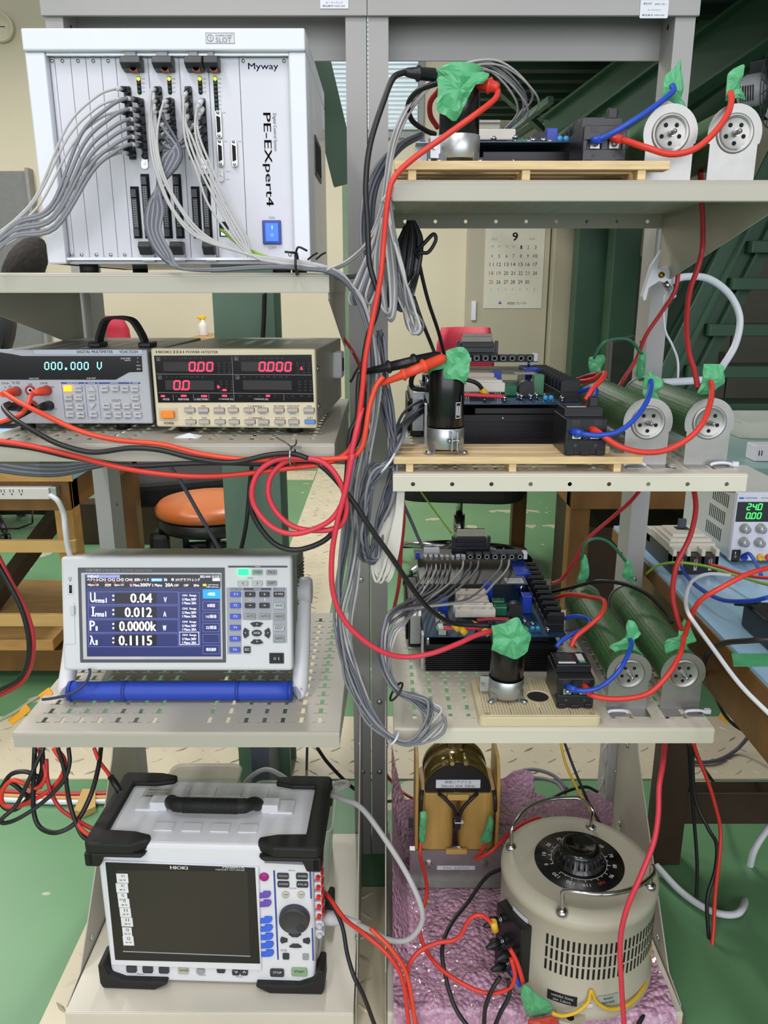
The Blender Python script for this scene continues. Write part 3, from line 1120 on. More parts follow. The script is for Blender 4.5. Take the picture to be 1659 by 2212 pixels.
# strap handle on the lid
hp = [Vector(p) for p in ((.115, .10, VH + .001), (.118, .10, VH + .014), (.128, .10, VH + .034), (.142, .10, VH + .038), (.158, .10, VH + .037), (.168, .10, VH + .032), (.178, .10, VH + .014), (.182, .10, VH + .001))]
sp_ = spline(hp, 5)
mb = MB()
for i in range(len(sp_) - 1):
    a, b = sp_[i], sp_[i + 1]
    d = (b - a).normalized()
    nrm = Vector((-d.z, 0, d.x)) * .0022
    w_ = Vector((0, .013, 0))
    vs = [a - w_ - nrm, a + w_ - nrm, a + w_ + nrm, a - w_ + nrm, b - w_ - nrm, b + w_ - nrm, b + w_ + nrm, b - w_ + nrm]
    mb.add(vs, [(0, 1, 5, 4), (1, 2, 6, 5), (2, 3, 7, 6), (3, 0, 4, 7)] + ([(0, 1, 2, 3)] if i == 0 else []) + ([(4, 5, 6, 7)] if i == len(sp_) - 2 else []))
hd = build(mb, 'carry_strap', RUBBER, VM)
build(MB().box(.105, .122, .082, .118, VH - .003, VH + .004).box(.176, .194, .082, .118, VH - .003, VH + .004), 'strap_anchor', BLACK, hd, bev=.002)

# ================================================================== power meter
HM = thing('power_meter', 'cream power meter with red seven segment readouts', 'power meter', (-.3035, 1.035, CZ - .175), (0, 0, math.radians(-3.6)))
hf = Face(mtx(HM))
HW, HH, HD = .2155, .103, .30
CRM = M('cream_plastic', 'd5cbae', .42, var=.02)
mb = MB().box(0, HW, 0, .014, 0, HH)
build(mb, 'front_panel', CRM, HM, bev=.003, seg=3)
build(MB().box(.002, HW - .002, .0142, HD, .002, HH - .003), 'case', M('meter_case_beige', 'aaa798', .38, .35, var=.06, vscale=50), HM, bev=.002)
mb = MB()
for x in (.03, HW - .035):
    for y in (.035, HD - .05):
        mb.cyl((x, y, -.0112), .011, .0116, n=14)
build(mb, 'foot', RUBBER, HM)
mb = MB()
for z in (.025, .075):
    screw(mb, (HW - .002, .03, z), .005, 'x', 0, .003, 1)
build(mb, 'side_screw', CHROME, HM)
sh_ = build(MB().box(HW - .003, HW + .012, .19, .225, .045, .085), 'side_bracket', LGREY, HM, bev=.003)
build(MB().box(HW + .008, HW + .0125, .197, .218, .055, .075), 'bracket_hole', HOLE, sh_)
dw = fpoly(hf, [(333, 768), (673, 766), (678, 868.5), (342, 869.5)], 0, .0008, M('display_red_black', '0c0a0c', .12), 'display_window', HM)
REDL = M('red_led_segment', 'ff2a48', .5, var=0, emit=2.0)
DIM = M('dim_segment', '2a2326', .5, var=0)


def line(f, par, a, b, c, e, mat, d=.0009):
    btn(f, par, 'divider', a, b, c, e, mat, .0003, d, 0, bev=0)


GRYL = M('divider_grey', '8f9094', .5, var=0)
line(hf, dw, 337, 808.5, 673, 809.3, GRYL)
line(hf, dw, 342, 849, 677, 849.8, GRYL)
line(hf, dw, 503, 770, 503.7, 865, GRYL)
for x in (374, 418, 451, 613):
    line(hf, dw, x, 852, x + .7, 865, GRYL)


def digits(f, par, s, x0, x1, y0, y1, mat, d=.0009, th=.0018, name='digit_display'):
    n = len(s.replace('.', ''))
    ax, az = f.at(x0, y1, d)
    bx, bz = f.at(x1, y0, d)
    p = (bx - ax) / n
    mb = MB()
    i = 0
    for ch in s:
        if ch == '.':
            seg7(mb, '.', ax + p * i - p * .2, az, p, bz - az, -d, th)
        else:
            seg7(mb, ch, ax + p * i, az, p * .62, bz - az, -d, th)
            i += 1
    return build(mb, name, mat, par)


digits(hf, dw, '0.00', 409, 465, 783, 801, REDL)
digits(hf, dw, '0.000', 560, 634, 783, 801, REDL)
digits(hf, dw, '0.0', 376, 414, 823, 841, REDL)
DMAT = M('unlit_panel', '1c181a', .4, var=0)
for q in ((353, 782, 460, 802), (521, 782, 630, 802), (357, 822, 462, 842), (525, 822, 630, 842)):
    btn(hf, dw, 'unlit_digits', *q, DMAT, .0001, .0008, 0, bev=0)
for s, a, b in (('a', 342, 775.5), ('b', 510.5, 774.5), ('c', 345.5, 815), ('d', 513, 815)):
    x, z = hf.at(a, b, .0009)
    mb = MB()
    w_, t_ = .0024, .0003
    mb.box(x - w_, x + w_, -.0011, -.0009, z - w_, z - w_ + t_).box(x - w_, x + w_, -.0011, -.0009, z + w_ - t_, z + w_).box(x - w_, x - w_ + t_, -.0011, -.0009, z - w_, z + w_).box(x + w_ - t_, x + w_, -.0011, -.0009, z - w_, z + w_)
    build(mb, 'channel_mark', GRYL, dw)
    text(s, hf, a - 2, b - 2, a + 2, b + 2.5, GRYL, dw, .0011, name='display_legend')
for a, b, w_ in ((352, 855.5, 9), (397, 855, 12), (441, 855.5, 13), (485, 855, 11), (579, 855, 9), (472, 835.5, 5), (485, 842.5, 8)):
    btn(hf, dw, 'indicator', a - w_ / 2, b - 2, a + w_ / 2, b + 2, REDL, .0003, .0008, .0006, bev=0)
text('A', hf, 648.5, 792, 653.5, 799, REDL, dw, .0011, name='display_legend', bold=.05)
text('k', hf, 470, 832, 474, 839, REDL, dw, .0012, name='display_legend', bold=.05)
for s, a, c in (('MODE', 352, 366), ('RESPONSE', 385, 408), ('U RECTIFIER', 421, 449), ('U RANGE [V]', 473, 503), ('I RANGE [A]', 549, 579)):
    text(s, hf, a, 860.5, c, 864.5, INKW, dw, .001, name='display_legend')
PTR = M('print_faint', '4c4447', .5, var=0)
for y, xs_ in ((774, range(357, 440, 11)), (774, range(526, 620, 12)), (814, range(360, 440, 11)), (814, range(528, 630, 13)), (856, (381, 428, 460, 500, 520, 540, 560, 594, 605, 620, 632, 652, 668))):
    for i, x in enumerate(xs_):
        text(('1', '2', '3', 'SUM', 'PF', 'DEG', 'TIME')[i % 7], hf, x - (1 if i % 7 < 3 else 3.5), y - 1.5, x + (1 if i % 7 < 3 else 3.5), y + 1.5, PTR, dw, .001, name='faint_legend')
for x0_, yy in ((470, 783), (641, 783), (475, 822), (645, 822)):
    for i in range(3):
        for j in range(4):
            text(('k', 'm', 'V', 'Hz', 'A', 'Wh', 'Ah', 'VA', 'W', 'kW', 'var', 'h')[i * 4 + j], hf, x0_ + i * 12, yy + j * 6.5, x0_ + i * 12 + 5, yy + j * 6.5 + 3.5, PTR, dw, .001, name='faint_legend')
text('HIOKI', hf, 337, 757.5, 369, 763, INKB, HM, .0004, name='printed_legend', bold=.012)
text('3331', hf, 373, 757.5, 397, 763, INKB, HM, .0004, name='printed_legend', bold=.012)
text('POWER HiTESTER', hf, 402, 757.8, 471, 763, INKB, HM, .0004, name='printed_legend', bold=.006)
ps = btn(hf, HM, 'power_switch_frame', 344, 881, 384, 908, M('cream_recess', 'c3b99b', .5), .001, 0, .001)
btn(hf, ps, 'power_button', 351, 887, 378, 902, M('orange_button', 'f28a1e', .35), .007, .001, .001, label='orange power button', bev=.001)
text('POWER', hf, 354.5, 912, 376, 917, INKB, HM, .0004, name='printed_legend', bold=.006)
HKEY = M('key_warm_grey', 'b3aca4', .45)
top = ['CH', 'FUNC', 'CH', 'FUNC', '', '', 'RECTIFIER', 'START/STOP', 'HOLD']
bot = ['CH', 'FUNC', 'CH', 'FUNC', '', '', 'DATA OUT', 'LOCAL', 'SHIFT']
sub1 = ['MODE', 'RESPONSE', 'SYNC/PHASE', 'VT/CT', 'SUM', 'INTEG', 'PRINT', 'RESET', 'PEAK HOLD']
sub2 = ['<', '>', 'SET', 'UP', 'ENTER', 'INTERFACE', 'HELP', 'KEY LOCK', '']
for i, x in enumerate((399.5, 428.7, 463, 493, 527.5, 557, 592, 622, 657)):
    for j, (y, dx) in enumerate(((881.5, 0), (907, 2))):
        sh = i == 8 and j == 1
        k = btn(hf, HM, 'key', x + dx, y, x + dx + 22, y + 8, M('key_blue', '5c8ed6', .4) if sh else HKEY, .0035, .0004, .001, label='blue shift key' if sh else None)
        btn(hf, HM, 'key_rim', x + dx - 1, y - 1, x + dx + 23, y + 9, M('key_rim', '5f5a54', .5), .0005, 0, .0012, bev=0)
        s = (top, bot)[j][i]
        if s:
            text(s, hf, x + dx + 11 - len(s) * 1.3, y - 6, x + dx + 11 + len(s) * 1.3, y - 2.5, INKB, HM, .0004, name='printed_legend')
        s = (sub1, sub2)[j][i]
        if s:
            text(s, hf, x + dx + 11 - len(s) * 1.3, y + 10, x + dx + 11 + len(s) * 1.3, y + 13.5, INKBL, HM, .0004, name='printed_legend')
for s, a, b, c, e in (('◄ U RANGE ►', 535, 875.5, 571, 879.5), ('◄ I RANGE ►', 537, 901, 572, 905)):
    text(s.replace('◄', '<').replace('►', '>'), hf, a, b, c, e, INKB, HM, .0004, name='printed_legend', bold=.004)
# ================================================================== power analyzer (leans back on its bail handle)
AW, AL, AD = .340, .1705, .145
PA = thing('power_analyzer', 'white power analyzer with lit blue screen leaning on a blue grip handle', 'power analyzer', (-.4757, 1.0525, CZ - .543), (math.radians(-12), 0, 0))
af = Face(mtx(PA))
AWHT = M('analyzer_white', 'd6d8dc', .4, var=.01)
AGRY = M('analyzer_grey_green', '6d7468', .55, var=.04)
build(MB().box(0, AW, 0, .022, 0, AL), 'front_housing', AWHT, PA, bev=.005, seg=3)
build(MB().box(.004, AW - .004, .0222, .05, .003, AL - .002), 'case_collar', GREYP, PA, bev=.004)
mb = MB().box(.005, AW + .002, .0502, AD, .002, AL - .004)
for i in range(26):
    z = .012 + i * .0055
    mb.box(AW + .002, AW + .0045, .056, AD - .006, z, z + .003)
build(mb, 'rear_case', AGRY, PA, bev=.0015)
mb = MB()
for x in (.03, AW - .05):
    mb.cyl((x, AD - .025, -.0135), .009, .016, n=14)
build(mb, 'foot', RUBBER, PA)
bz = btn(af, PA, 'screen_bezel', 171, 1226, 487, 1431, M('bezel_slate', '4e535c', .45), .0012, 0, .001)
btn(af, bz, 'bezel_lip', 178, 1237, 480, 1424, M('bezel_lip', 'c4c2c4', .4), .0008, .0012, 0, bev=0)
SCRN = M('screen_navy', '20285e', .25, var=.12, vscale=9, emit=.35)
SB = M('screen_black', '0d0f16', .25, var=0, emit=.1)
SW_ = M('screen_white', 'f4f2ff', .4, var=0, emit=1.0)
SLN = M('screen_line', '6a76b8', .4, var=0, emit=.5)
SBL = M('screen_blue', '1a8cf0', .4, var=0, emit=.75)
scr = btn(af, bz, 'screen', 186, 1241, 476, 1418, SCRN, .0004, .0019, 0, bev=0)
D1 = .0024


def scb(a, b, c, e, mat, nm='screen_patch', d=D1, o=.00012):
    return btn(af, scr, nm, a, b, c, e, mat, o, d, 0, bev=0)


def frame(a, b, c, e, mat=SLN, nm='screen_frame', t=.7):
    mb = MB()
    for q in ((a, b, c, b + t), (a, e - t, c, e), (a, b, a + t, e), (c - t, b, c, e)):
        af.box(mb, *q, .00014, D1)
    return build(mb, nm, mat, scr)


scb(186, 1241, 476, 1269, SB)
scb(187, 1242, 259, 1248, M('screen_violet', '8a92e0', .4, var=0, emit=.6))
scb(187, 1242, 214, 1248, M('screen_tab', '4e8cf0', .4, var=0, emit=.7))
scb(326, 1249, 351, 1256, SBL)
for y0, y1, sy, ty in ((1278, 1306, 1280, 0), (1308.5, 1336.5, 1310, 0), (1338.5, 1366.5, 1341, 0), (1368.5, 1397.5, 1371, 0)):
    frame(190.5, y0, 385.5, y1)
    scb(248, y0 + 2.5, 338, y1 - 3, SB)
for q in ((387.5, 1279, 432, 1397),):
    frame(*q)
frame(387.8, 1365, 430, 1393, SW_, t=.9)
for i, s in enumerate(('4項目', '8項目', '16項目', '32項目', '', '項目選択')):
    y = 1273 + i * 23.7 + (1 if i else 0)
    if i == 0:
        scb(438, y, 476, y + 20, SBL)
    else:
        frame(438, y + 1, 474, y + 20)
    if s:
        w_ = 11 if i > 1 else 8
        text(s, af, 456 - w_, y + 7, 456 + w_, y + 14, SW_, scr, D1 + .0003, name='screen_text')
ST = [('U', 195, 1280, 206, 1301), ('rms1', 207, 1292, 230, 1302), ('0.04', 282, 1282, 328, 1302), ('V', 354, 1290, 360, 1301),
      ('I', 199.8, 1311, 202.2, 1331), ('rms1', 206, 1321, 229, 1332), ('0.012', 270, 1312, 328, 1333), ('A', 353, 1321, 359, 1332),
      ('P', 194, 1341, 205, 1362), ('1', 207, 1353, 210.5, 1362), ('0.0000k', 258, 1342, 337, 1363), ('W', 352, 1351, 359, 1362),
      ('λ', 194, 1373, 205, 1393), ('1', 207, 1383, 210.5, 1393), ('0.1115', 257, 1373, 328, 1394)]
for s, a, b, c, e in ST:
    text(s, af, a, b, c, e, SW_, scr, D1 + .0003, name='screen_text', bold=.012)
for y in (1311, 1329.4):
    scb(197.5, y, 204.5, y + 1.6, SW_, 'screen_dot')
for y in (1290, 1321, 1351, 1382):
    for dy in (-5, 4):
        scb(243, y + dy, 246.5, y + dy + 3.5, SW_, 'screen_dot')
for i in range(4):
    y = 1284 + i * 28.5
    for j, s in enumerate(('CH%d  Range' % (i + 1), 'U Manu 300V', 'I Manu %dA' % (50 if i == 1 else 20))):
        text(s, af, 394, y + j * 8, 424, y + j * 8 + 5.5, SW_, scr, D1 + .0003, name='screen_text')
for s, a, b, c, e in (('MEAS', 190, 1242.5, 213, 1248), ('2022-10-01 15:12:25', 432, 1243, 474, 1248), ('ベクトル', 188, 1249, 213, 1255.5), ('CH1 CH2 CH3 CH4', 214, 1249, 286, 1255.5),
                      ('波形/ノイズ', 290, 1249, 322, 1255.5), ('選択表示', 328, 1250, 349, 1255), ('効', 354, 1249, 361, 1255.5), ('率', 370, 1249, 376, 1255.5), ('XYグラフ', 379, 1249, 408, 1255.5), ('トレンド', 410, 1249, 432, 1255.5),
                      ('HSync U3', 190, 1261, 213, 1267), ('1P2W', 227, 1261, 240, 1267), ('Sync U1', 247, 1261, 267, 1267), ('U: Manu', 281, 1261, 301, 1267), ('300V', 303, 1260, 326, 1267), ('I: Manu', 329, 1261, 350, 1267), ('20A', 357, 1260, 374, 1267),
                      ('OFF', 376, 1262, 386, 1267), ('OFF', 397, 1262, 407, 1267), ('20Hz', 418, 1262, 430, 1267), ('card memory', 449, 1262, 472, 1265), ('USB memory', 446, 1266.5, 472, 1269.5)):
    text(s, af, a, b, c, e, SW_, scr, D1 + .0003, name='screen_text', bold=.006 if s in ('300V', '20A') else 0)
scb(459, 1249, 475, 1255, SW_)
for x in (202, 226, 244, 263, 283):
    scb(x, 1257, x + 7, 1258.6, M('screen_red', 'f03048', .4, var=0, emit=.7))
scb(438, 1261, 446, 1266, M('screen_yellow', 'f4d84a', .4, var=0, emit=.8))
PSLV = M('print_silver', 'b9bac0', .4, var=0)
text('HIOKI', af, 187, 1229, 217, 1235, PSLV, PA, .0015, name='printed_legend', bold=.012)
text('PW3390', af, 222, 1230, 259, 1235, PSLV, PA, .0015, name='printed_legend', bold=.008)
text('POWER ANALYZER', af, 263, 1230, 330, 1235, PSLV, PA, .0015, name='printed_legend', bold=.004)
# port side
us = btn(af, PA, 'usb_port', 146.5, 1262, 158, 1284, CHROME, .0012, 0, .001)
btn(af, us, 'port_slot', 149, 1264, 155.5, 1281.5, HOLE, .0004, .0012, 0, bev=0)
btn(af, us, 'port_tongue', 150, 1267, 153, 1277, SOCK, .0004, .0016, 0, bev=0)
text('Ψ', af, 148, 1246, 155, 1257, INKG, PA, .0004, name='printed_legend')
cv = btn(af, PA, 'port_cover', 138, 1302, 162, 1391, AWHT, .0015, 0, .001)
btn(af, cv, 'cover_latch', 153, 1308, 162, 1327, LGREY, .004, .0015, .001)
# key field
FLD = M('key_field_grey', 'a3a5b0', .45, var=0)
for q in ((490, 1269, 521.5, 1413), (523, 1269, 588, 1339), (589, 1269, 620, 1389)):
    btn(af, PA, 'key_field', *q, FLD, .0003, 0, 0, bev=0)
SLATE = M('legend_slate', '4a4f62', .5, var=0)
for q, s in (((493, 1222, 621, 1226), 'MENU'), ((497, 1270, 523, 1275), 'FUNCTION'), ((526, 1270, 586, 1275), 'RANGE'), ((591, 1270, 615, 1275), 'COMMAND')):
    btn(af, PA, 'legend_bar', *q, SLATE, .0005, 0, 0, bev=0)
    m_ = (q[0] + q[2]) / 2
    text(s, af, m_ - len(s) * 1.5, q[1] + .8, m_ + len(s) * 1.5, q[3] - .6, INKW, PA, .0008, name='bar_legend')
KB = M('analyzer_key_blue', '3f58c8', .35)
KD = M('analyzer_key_dark', '26272c', .4)
KG = M('analyzer_key_grey', '9a9f9e', .4)
KLG = M('analyzer_key_pale', 'b9bfbd', .4)
KGN = M('analyzer_key_lit', '12f07a', .4, var=0, emit=1.6)
ks = [(515, 1229, 537, 1242, KGN, 'MEAS', INKG), (545, 1231, 567, 1241.5, M('analyzer_key_mint', '8fae9a', .4), 'SYSTEM', INKB), (576, 1231, 598, 1241.5, KG, 'FILE', INKB),
      (514, 1254.5, 536, 1265.5, KLG, '<', INKB), (545, 1254.5, 567, 1265.5, KLG, '>', INKB), (576, 1254, 598, 1265, KG, 'SHIFT', INKB)]
for i in range(6):
    x = 498 - i * .35
    ks.append((x, 1278 + i * 23.9, x + 23, 1289 + i * 23.9, KB, 'F%d' % (i + 1), INKW))
for i in range(2):
    x = 529.5 + i * 31
    ks += [(x, 1278, x + 22, 1289, KD, '+', INKW), (x, 1302, x + 22, 1313, KD, '-', INKW), (x, 1325, x + 22, 1337, KG, 'AUTO', INKB)]
for i, s in enumerate(('0 ADJ', 'SAVE', 'HOLD', 'DATA RESET', 'START/STOP')):
    y = 1278 + i * 23.7
    ks.append((591.5, y, 614, y + (11 if i == 0 else 12.5), (KD, KLG, KG, KLG, KG)[i], s, INKW if i == 0 else INKB))
ks.append((527, 1396, 541.5, 1410, KD, 'ESC', INKW))
for a, b, c, e, m_, s, ink in ks:
    k = btn(af, PA, 'key', a, b, c, e, m_, .003, .0003, .001, label='green lit measure key' if m_ is KGN else None)
    if m_ is not KGN:
        w_ = min((c - a) * .36, len(s) * 1.9)
        cx, cy = (a + c) / 2, (b + e) / 2
        if ' ' in s and len(s) > 6:
            for j, q in enumerate(s.split()):
                text(q, af, cx - w_, cy - 4 + j * 4.5, cx + w_, cy - .5 + j * 4.5, ink, PA, .0037, name='key_legend')
        else:
            hh = 2.6 if len(s) > 1 else 3
            text(s, af, cx - w_, cy - (hh if s != '-' else .8), cx + w_, cy + (hh if s != '-' else .8), ink, PA, .0037, name='key_legend')
text('U', af, 538, 1292, 543, 1298, INKW, PA, .0008, name='printed_legend')
text('I', af, 571, 1292, 573, 1298, INKW, PA, .0008, name='printed_legend')
text('PAGE', af, 535, 1247, 547, 1250.5, INKG, PA, .0005, name='printed_legend')
cx, cz = af.at(555, 1367)
pxm = af.at(565, 1367)[0] - cx


def sector(par, name, f_mat, cx, cz, r0, r1, a, da, out, pm=1, sx=1, sz=1):
    pts = [(cx + sx * r1 * math.cos(a + da * t), cz + sz * r1 * math.sin(a + da * t)) for t in (-1, -.5, 0, .5, 1)] + \
          [(cx + sx * r0 * math.cos(a + da * t), cz + sz * r0 * math.sin(a + da * t)) for t in (.75, 0, -.75)]
    return build(MB().prism(pts, 'y', -out, 0), name, f_mat, par, bev=.0006)


for i, s in enumerate(('>', '^', '<', 'v')):
    sector(PA, 'arrow_key', KD, cx, cz, pxm * 1.75, pxm * 2.9, i * PI / 2, .5, .003, sx=1.02, sz=.84)
    dx, dy = ((23.5, 0), (0, -19), (-25, 0), (0, 19))[i]
    text(s, af, 555 + dx - 1.8, 1367 + dy - 1.8, 555 + dx + 1.8, 1367 + dy + 1.8, INKW, PA, .0034, name='key_legend')
build(MB().prism([(cx + pxm * 1.08 * math.cos(t * PI / 12), cz + pxm * .7 * math.sin(t * PI / 12)) for t in range(24)], 'y', -.003, 0), 'enter_key', KD, PA, bev=.0006)
text('ENTER', af, 548, 1365, 562, 1369.5, INKW, PA, .0034, name='key_legend', bold=.01)
ps = btn(af, PA, 'power_switch', 582, 1410, 613.5, 1433, BLACK, .0015, 0, .0006, label='black power switch')
btn(af, ps, 'rocker', 587, 1413.5, 608, 1429.5, M('rocker_black', '0b0b0d', .3), .003, .0015, .0004)
text('O', af, 591, 1420, 596, 1425.5, INKW, ps, .0049, name='rocker_legend')
text('I', af, 601.5, 1420, 602.7, 1425.5, INKW, ps, .0049, name='rocker_legend')
# bail handle: two arms and the blue grip, in world metres
mi = mtx(PA).inverted()
gy, gz = 1.062, S3 + .0165
bh = build(MB().xf(Matrix()).tube([mi @ Vector(p) for p in spline([(-.473, gy, gz), (-.30, gy, gz), (-.138, gy, gz)], 6)], .0142, 20), 'handle_grip', M('grip_blue', '2748b4', .5, var=.04, bump=.1, bscale=500), PA, label='blue handle grip')
mb = MB()
for x in (-.472, -.39, -.22, -.141):
    mb.tube([mi @ Vector((x - .0025, gy, gz)), mi @ Vector((x + .0025, gy, gz))], .0153, 20)
build(mb, 'grip_ring', M('grip_blue_dark', '213c9a', .5), bh)
for x0, sg in ((-.481, -1), (-.1275, 1)):
    pth = spline([(x0, 1.15, CZ - .457), (x0 + sg * .001, 1.135, CZ - .475), (x0 + sg * .001, 1.10, S3 + .06), (x0, 1.068, S3 + .02), (x0 - sg * .004, gy, gz - .001)], 5)
    mb = MB().tube([mi @ p for p in pth], .0125, 14)
    arm = build(mb, 'handle_arm', AWHT, PA)
    c = mi @ Vector((x0 - sg * .014 if sg < 0 else x0 - .012, 1.15, CZ - .455))
    build(MB().lathe([(.021, 0), (.023, .006), (.023, .022), (.019, .026), (0, .026)] if sg > 0 else [(0, -.012), (.019, -.012), (.023, -.008), (.023, .012), (.021, .014)], c, 'x', 24), 'handle_hub', LGREY, arm)
# navy cable tie strap hanging from the handle
cable('reusable_cable_tie', 'navy perforated cable tie looped beside the blue handle grip', 'cable tie', [(193, 1444, 1.045), (194, 1455, 1.042), (185, 1475, 1.038), (165, 1492, 1.032), (140, 1503, 1.03), (110, 1509, 1.035), (92, 1511, 1.04)], .0022, M('tie_navy', '31375a', .5))

# ================================================================== memory recorder
MW, MH, MD = .345, .274, .165
MR = thing('memory_recorder', 'white memory recorder with black rubber corners and dark screen', 'recorder', (-.4515, 1.027, S4), (0, 0, math.radians(-2.0)))
mf = Face(mtx(MR))
MWH = M('recorder_white', 'e2e4ea', .4, var=.01)
build(MB().box(.004, MW - .004, 0, MD, .007, MH), 'case', MWH, MR, bev=.007, seg=3)


def mpoly(pts, out, mat, name, d=0, par=None, bev=.001, back=None):
    q = [mf.at(x, y, d) for x, y in pts]
    return build(MB().prism(q, 'y', -d - out, -d if back is None else back), name, mat, par or MR, bev=bev)


rim = mpoly([(226, 1856), (560, 1870), (566, 2092), (242, 2080)], .005, MWH, 'screen_surround', bev=.002)
bz = mpoly([(227.5, 1862), (551, 1874), (562, 2081), (249, 2073)], .0009, M('bezel_black', '151716', .35), 'screen_bezel', .005, rim)
scr = mpoly([(252, 1879), (535, 1883), (540, 2064), (266, 2054)], .0003, M('dead_screen', '2b2a24', .38, var=.05, vscale=6), 'screen', .0059, bz)
mpoly([(266, 2053.5), (541, 2064), (541, 2066), (266, 2055.5)], .0008, GREYP, 'screen_edge', .0059, bz, 0)
text('HIOKI', mf, 368, 1871, 405, 1878, INKW, bz, .0062, name='bezel_legend', bold=.02)
text('MR8847A', mf, 481, 1871.5, 528, 1876.5, INKW, bz, .0062, name='bezel_legend', bold=.01)
text('MEMORY HiCORDER', mf, 466, 1877.5, 529, 1881, INKW, bz, .0062, name='bezel_legend', bold=.004)
notes = [(252, 1887, 277, 1907, 'V1', 'u-v'), (251, 1908, 277, 1928, 'V1', 'w-v'), (254, 1929, 275, 1941, 'V2', 'u-v'), (256, 1941, 280, 1960, 'V2', 'w-v'), (259, 1961, 283, 1981, 'I1', 'u-v'), (262, 1982, 287, 2001, 'I1', 'w-v'), (265, 2003, 285, 2022, 'I2', 'u-v'), (266, 2022, 289, 2042, 'I2', 'v-v')]
for i, (a, b, c, e, s, u) in enumerate(notes):
    n_ = thing('paper_note', 'handwritten paper note reading %s %s, %s of eight down the recorder screen' % (s, u, ('first', 'second', 'third', 'fourth', 'fifth', 'sixth', 'seventh', 'last')[i]), 'note', MR.location, MR.rotation_euler)
    btn(mf, n_, 'paper', a, b, c, e, M('note_paper', 'e6e8ea', .7), .0004, .0066, 0, bev=0)
    text(s, mf, (a + c) / 2 - 3, b + 2.5, (a + c) / 2 + 4, b + 8.5, INKB, n_, .0073, name='handwriting')
    text(u, mf, (a + c) / 2 - 6, b + 12.5, (a + c) / 2 + 7, b + 16, INKB, n_, .0073, name='handwriting')
MGN = M('key_magenta', 'a3187a', .35)
PUR = M('key_purple', '6a50b4', .35)
KBL = M('key_royal', '3a6ae0', .35)


def cyl_key(cx_, cy_, rpx, mat, name, out=.004):
    x, z = mf.at(cx_, cy_)
    r = mf.at(cx_ + rpx, cy_)[0] - x
    return build(MB().lathe([(r, 0), (r, -out * .6), (r * .8, -out), (0, -out * 1.1)], (x, 0, z), 'y', 20), name, mat, MR)


cyl_key(571, 1893, 10, MGN, 'print_key')
for i, (x, y, m_) in enumerate([(572, 1930.5, PUR), (573, 1949.5, PUR), (575, 1985, KBL), (576, 2003, KBL), (577, 2021, KBL), (578, 2039, KBL), (578.5, 2057, KBL)]):
    x -= 1
    mpoly([(x - 13, y - 2), (x - 3, y - 3), (x - 2, y - 7), (x + 13, y - 7), (x + 15, y - 2), (x + 13, y + 3), (x + 8, y + 6), (x - 11, y + 7), (x - 14, y + 3)], .004, m_, 'function_key')
for q in (((590, 1880), (594, 1880), (602.5, 2073), (599, 2073)), ((668, 1880), (671.5, 1880), (674, 1941), (670.5, 1941)), ((673, 2005), (676, 2005), (678.5, 2075), (675, 2075))):
    mpoly(q, .0003, NAVY, 'blue_stripe', bev=0)
KDM = M('recorder_key_dark', '33363c', .4)
for a, b, c, e, s in ((599, 1885, 624, 1897, 'STATUS'), (640, 1885, 665, 1897.5, 'CHAN'), (600, 1902.5, 625, 1914.5, 'SYSTEM'), (641, 1903, 666, 1915, 'FILE')):
    btn(mf, MR, 'menu_key', a, b, c, e, KDM, .003, 0, .002)
    text(s, mf, a + 3, b + 6, c - 3, e - 3, INKW, MR, .0034, name='key_legend')
text('MENU', mf, 623, 1879, 638, 1882, INKG, MR, .0004, name='printed_legend')
text('KNOB', mf, 625, 1917.5, 640, 1920.5, INKG, MR, .0004, name='printed_legend')
for x, s in ((617, 'WAVE'), (650.5, 'TRIG')):
    cyl_key(x, 1931, 8, M('key_pearl', 'c9c4b4', .35), 'knob_select_key')
    text(s, mf, x - 4, 1931, x + 4, 1934, INKB, MR, .0048, name='key_legend')
x, z = mf.at(637, 1980)
r = mf.at(670, 1980)[0] - x
kn = build(MB().lathe([(r, 0), (r, -.006), (r * .97, -.011), (r * .86, -.013), (r * .84, -.0122), (0, -.0122)], (x, 0, z), 'y', 40), 'jog_dial', M('dial_charcoal', '3a3d40', .5), MR)
build(MB().lathe([(.0065, -.0121), (.0055, -.0115), (0, -.0108)], (x + r * .42, -.0006, z - r * .42), 'y', 16), 'finger_dimple', DARK, kn)
cx, cz = mf.at(638, 2030)
pm_ = mf.at(648, 2030)[0] - cx
for i in range(4):
    sector(MR, 'arrow_key', KDM, cx, cz, pm_ * 1.6, pm_ * 3, i * PI / 2, .45, .003, sx=1.08, sz=.62)
btn(mf, MR, 'small_key', 611, 2058, 625, 2070, KDM, .003, 0, .0015)
btn(mf, MR, 'small_key', 654, 2059, 667, 2071, KG, .003, 0, .0015)
text('KEY LOCK', mf, 607, 2051, 620, 2055, INKB, MR, .0004, name='printed_legend')
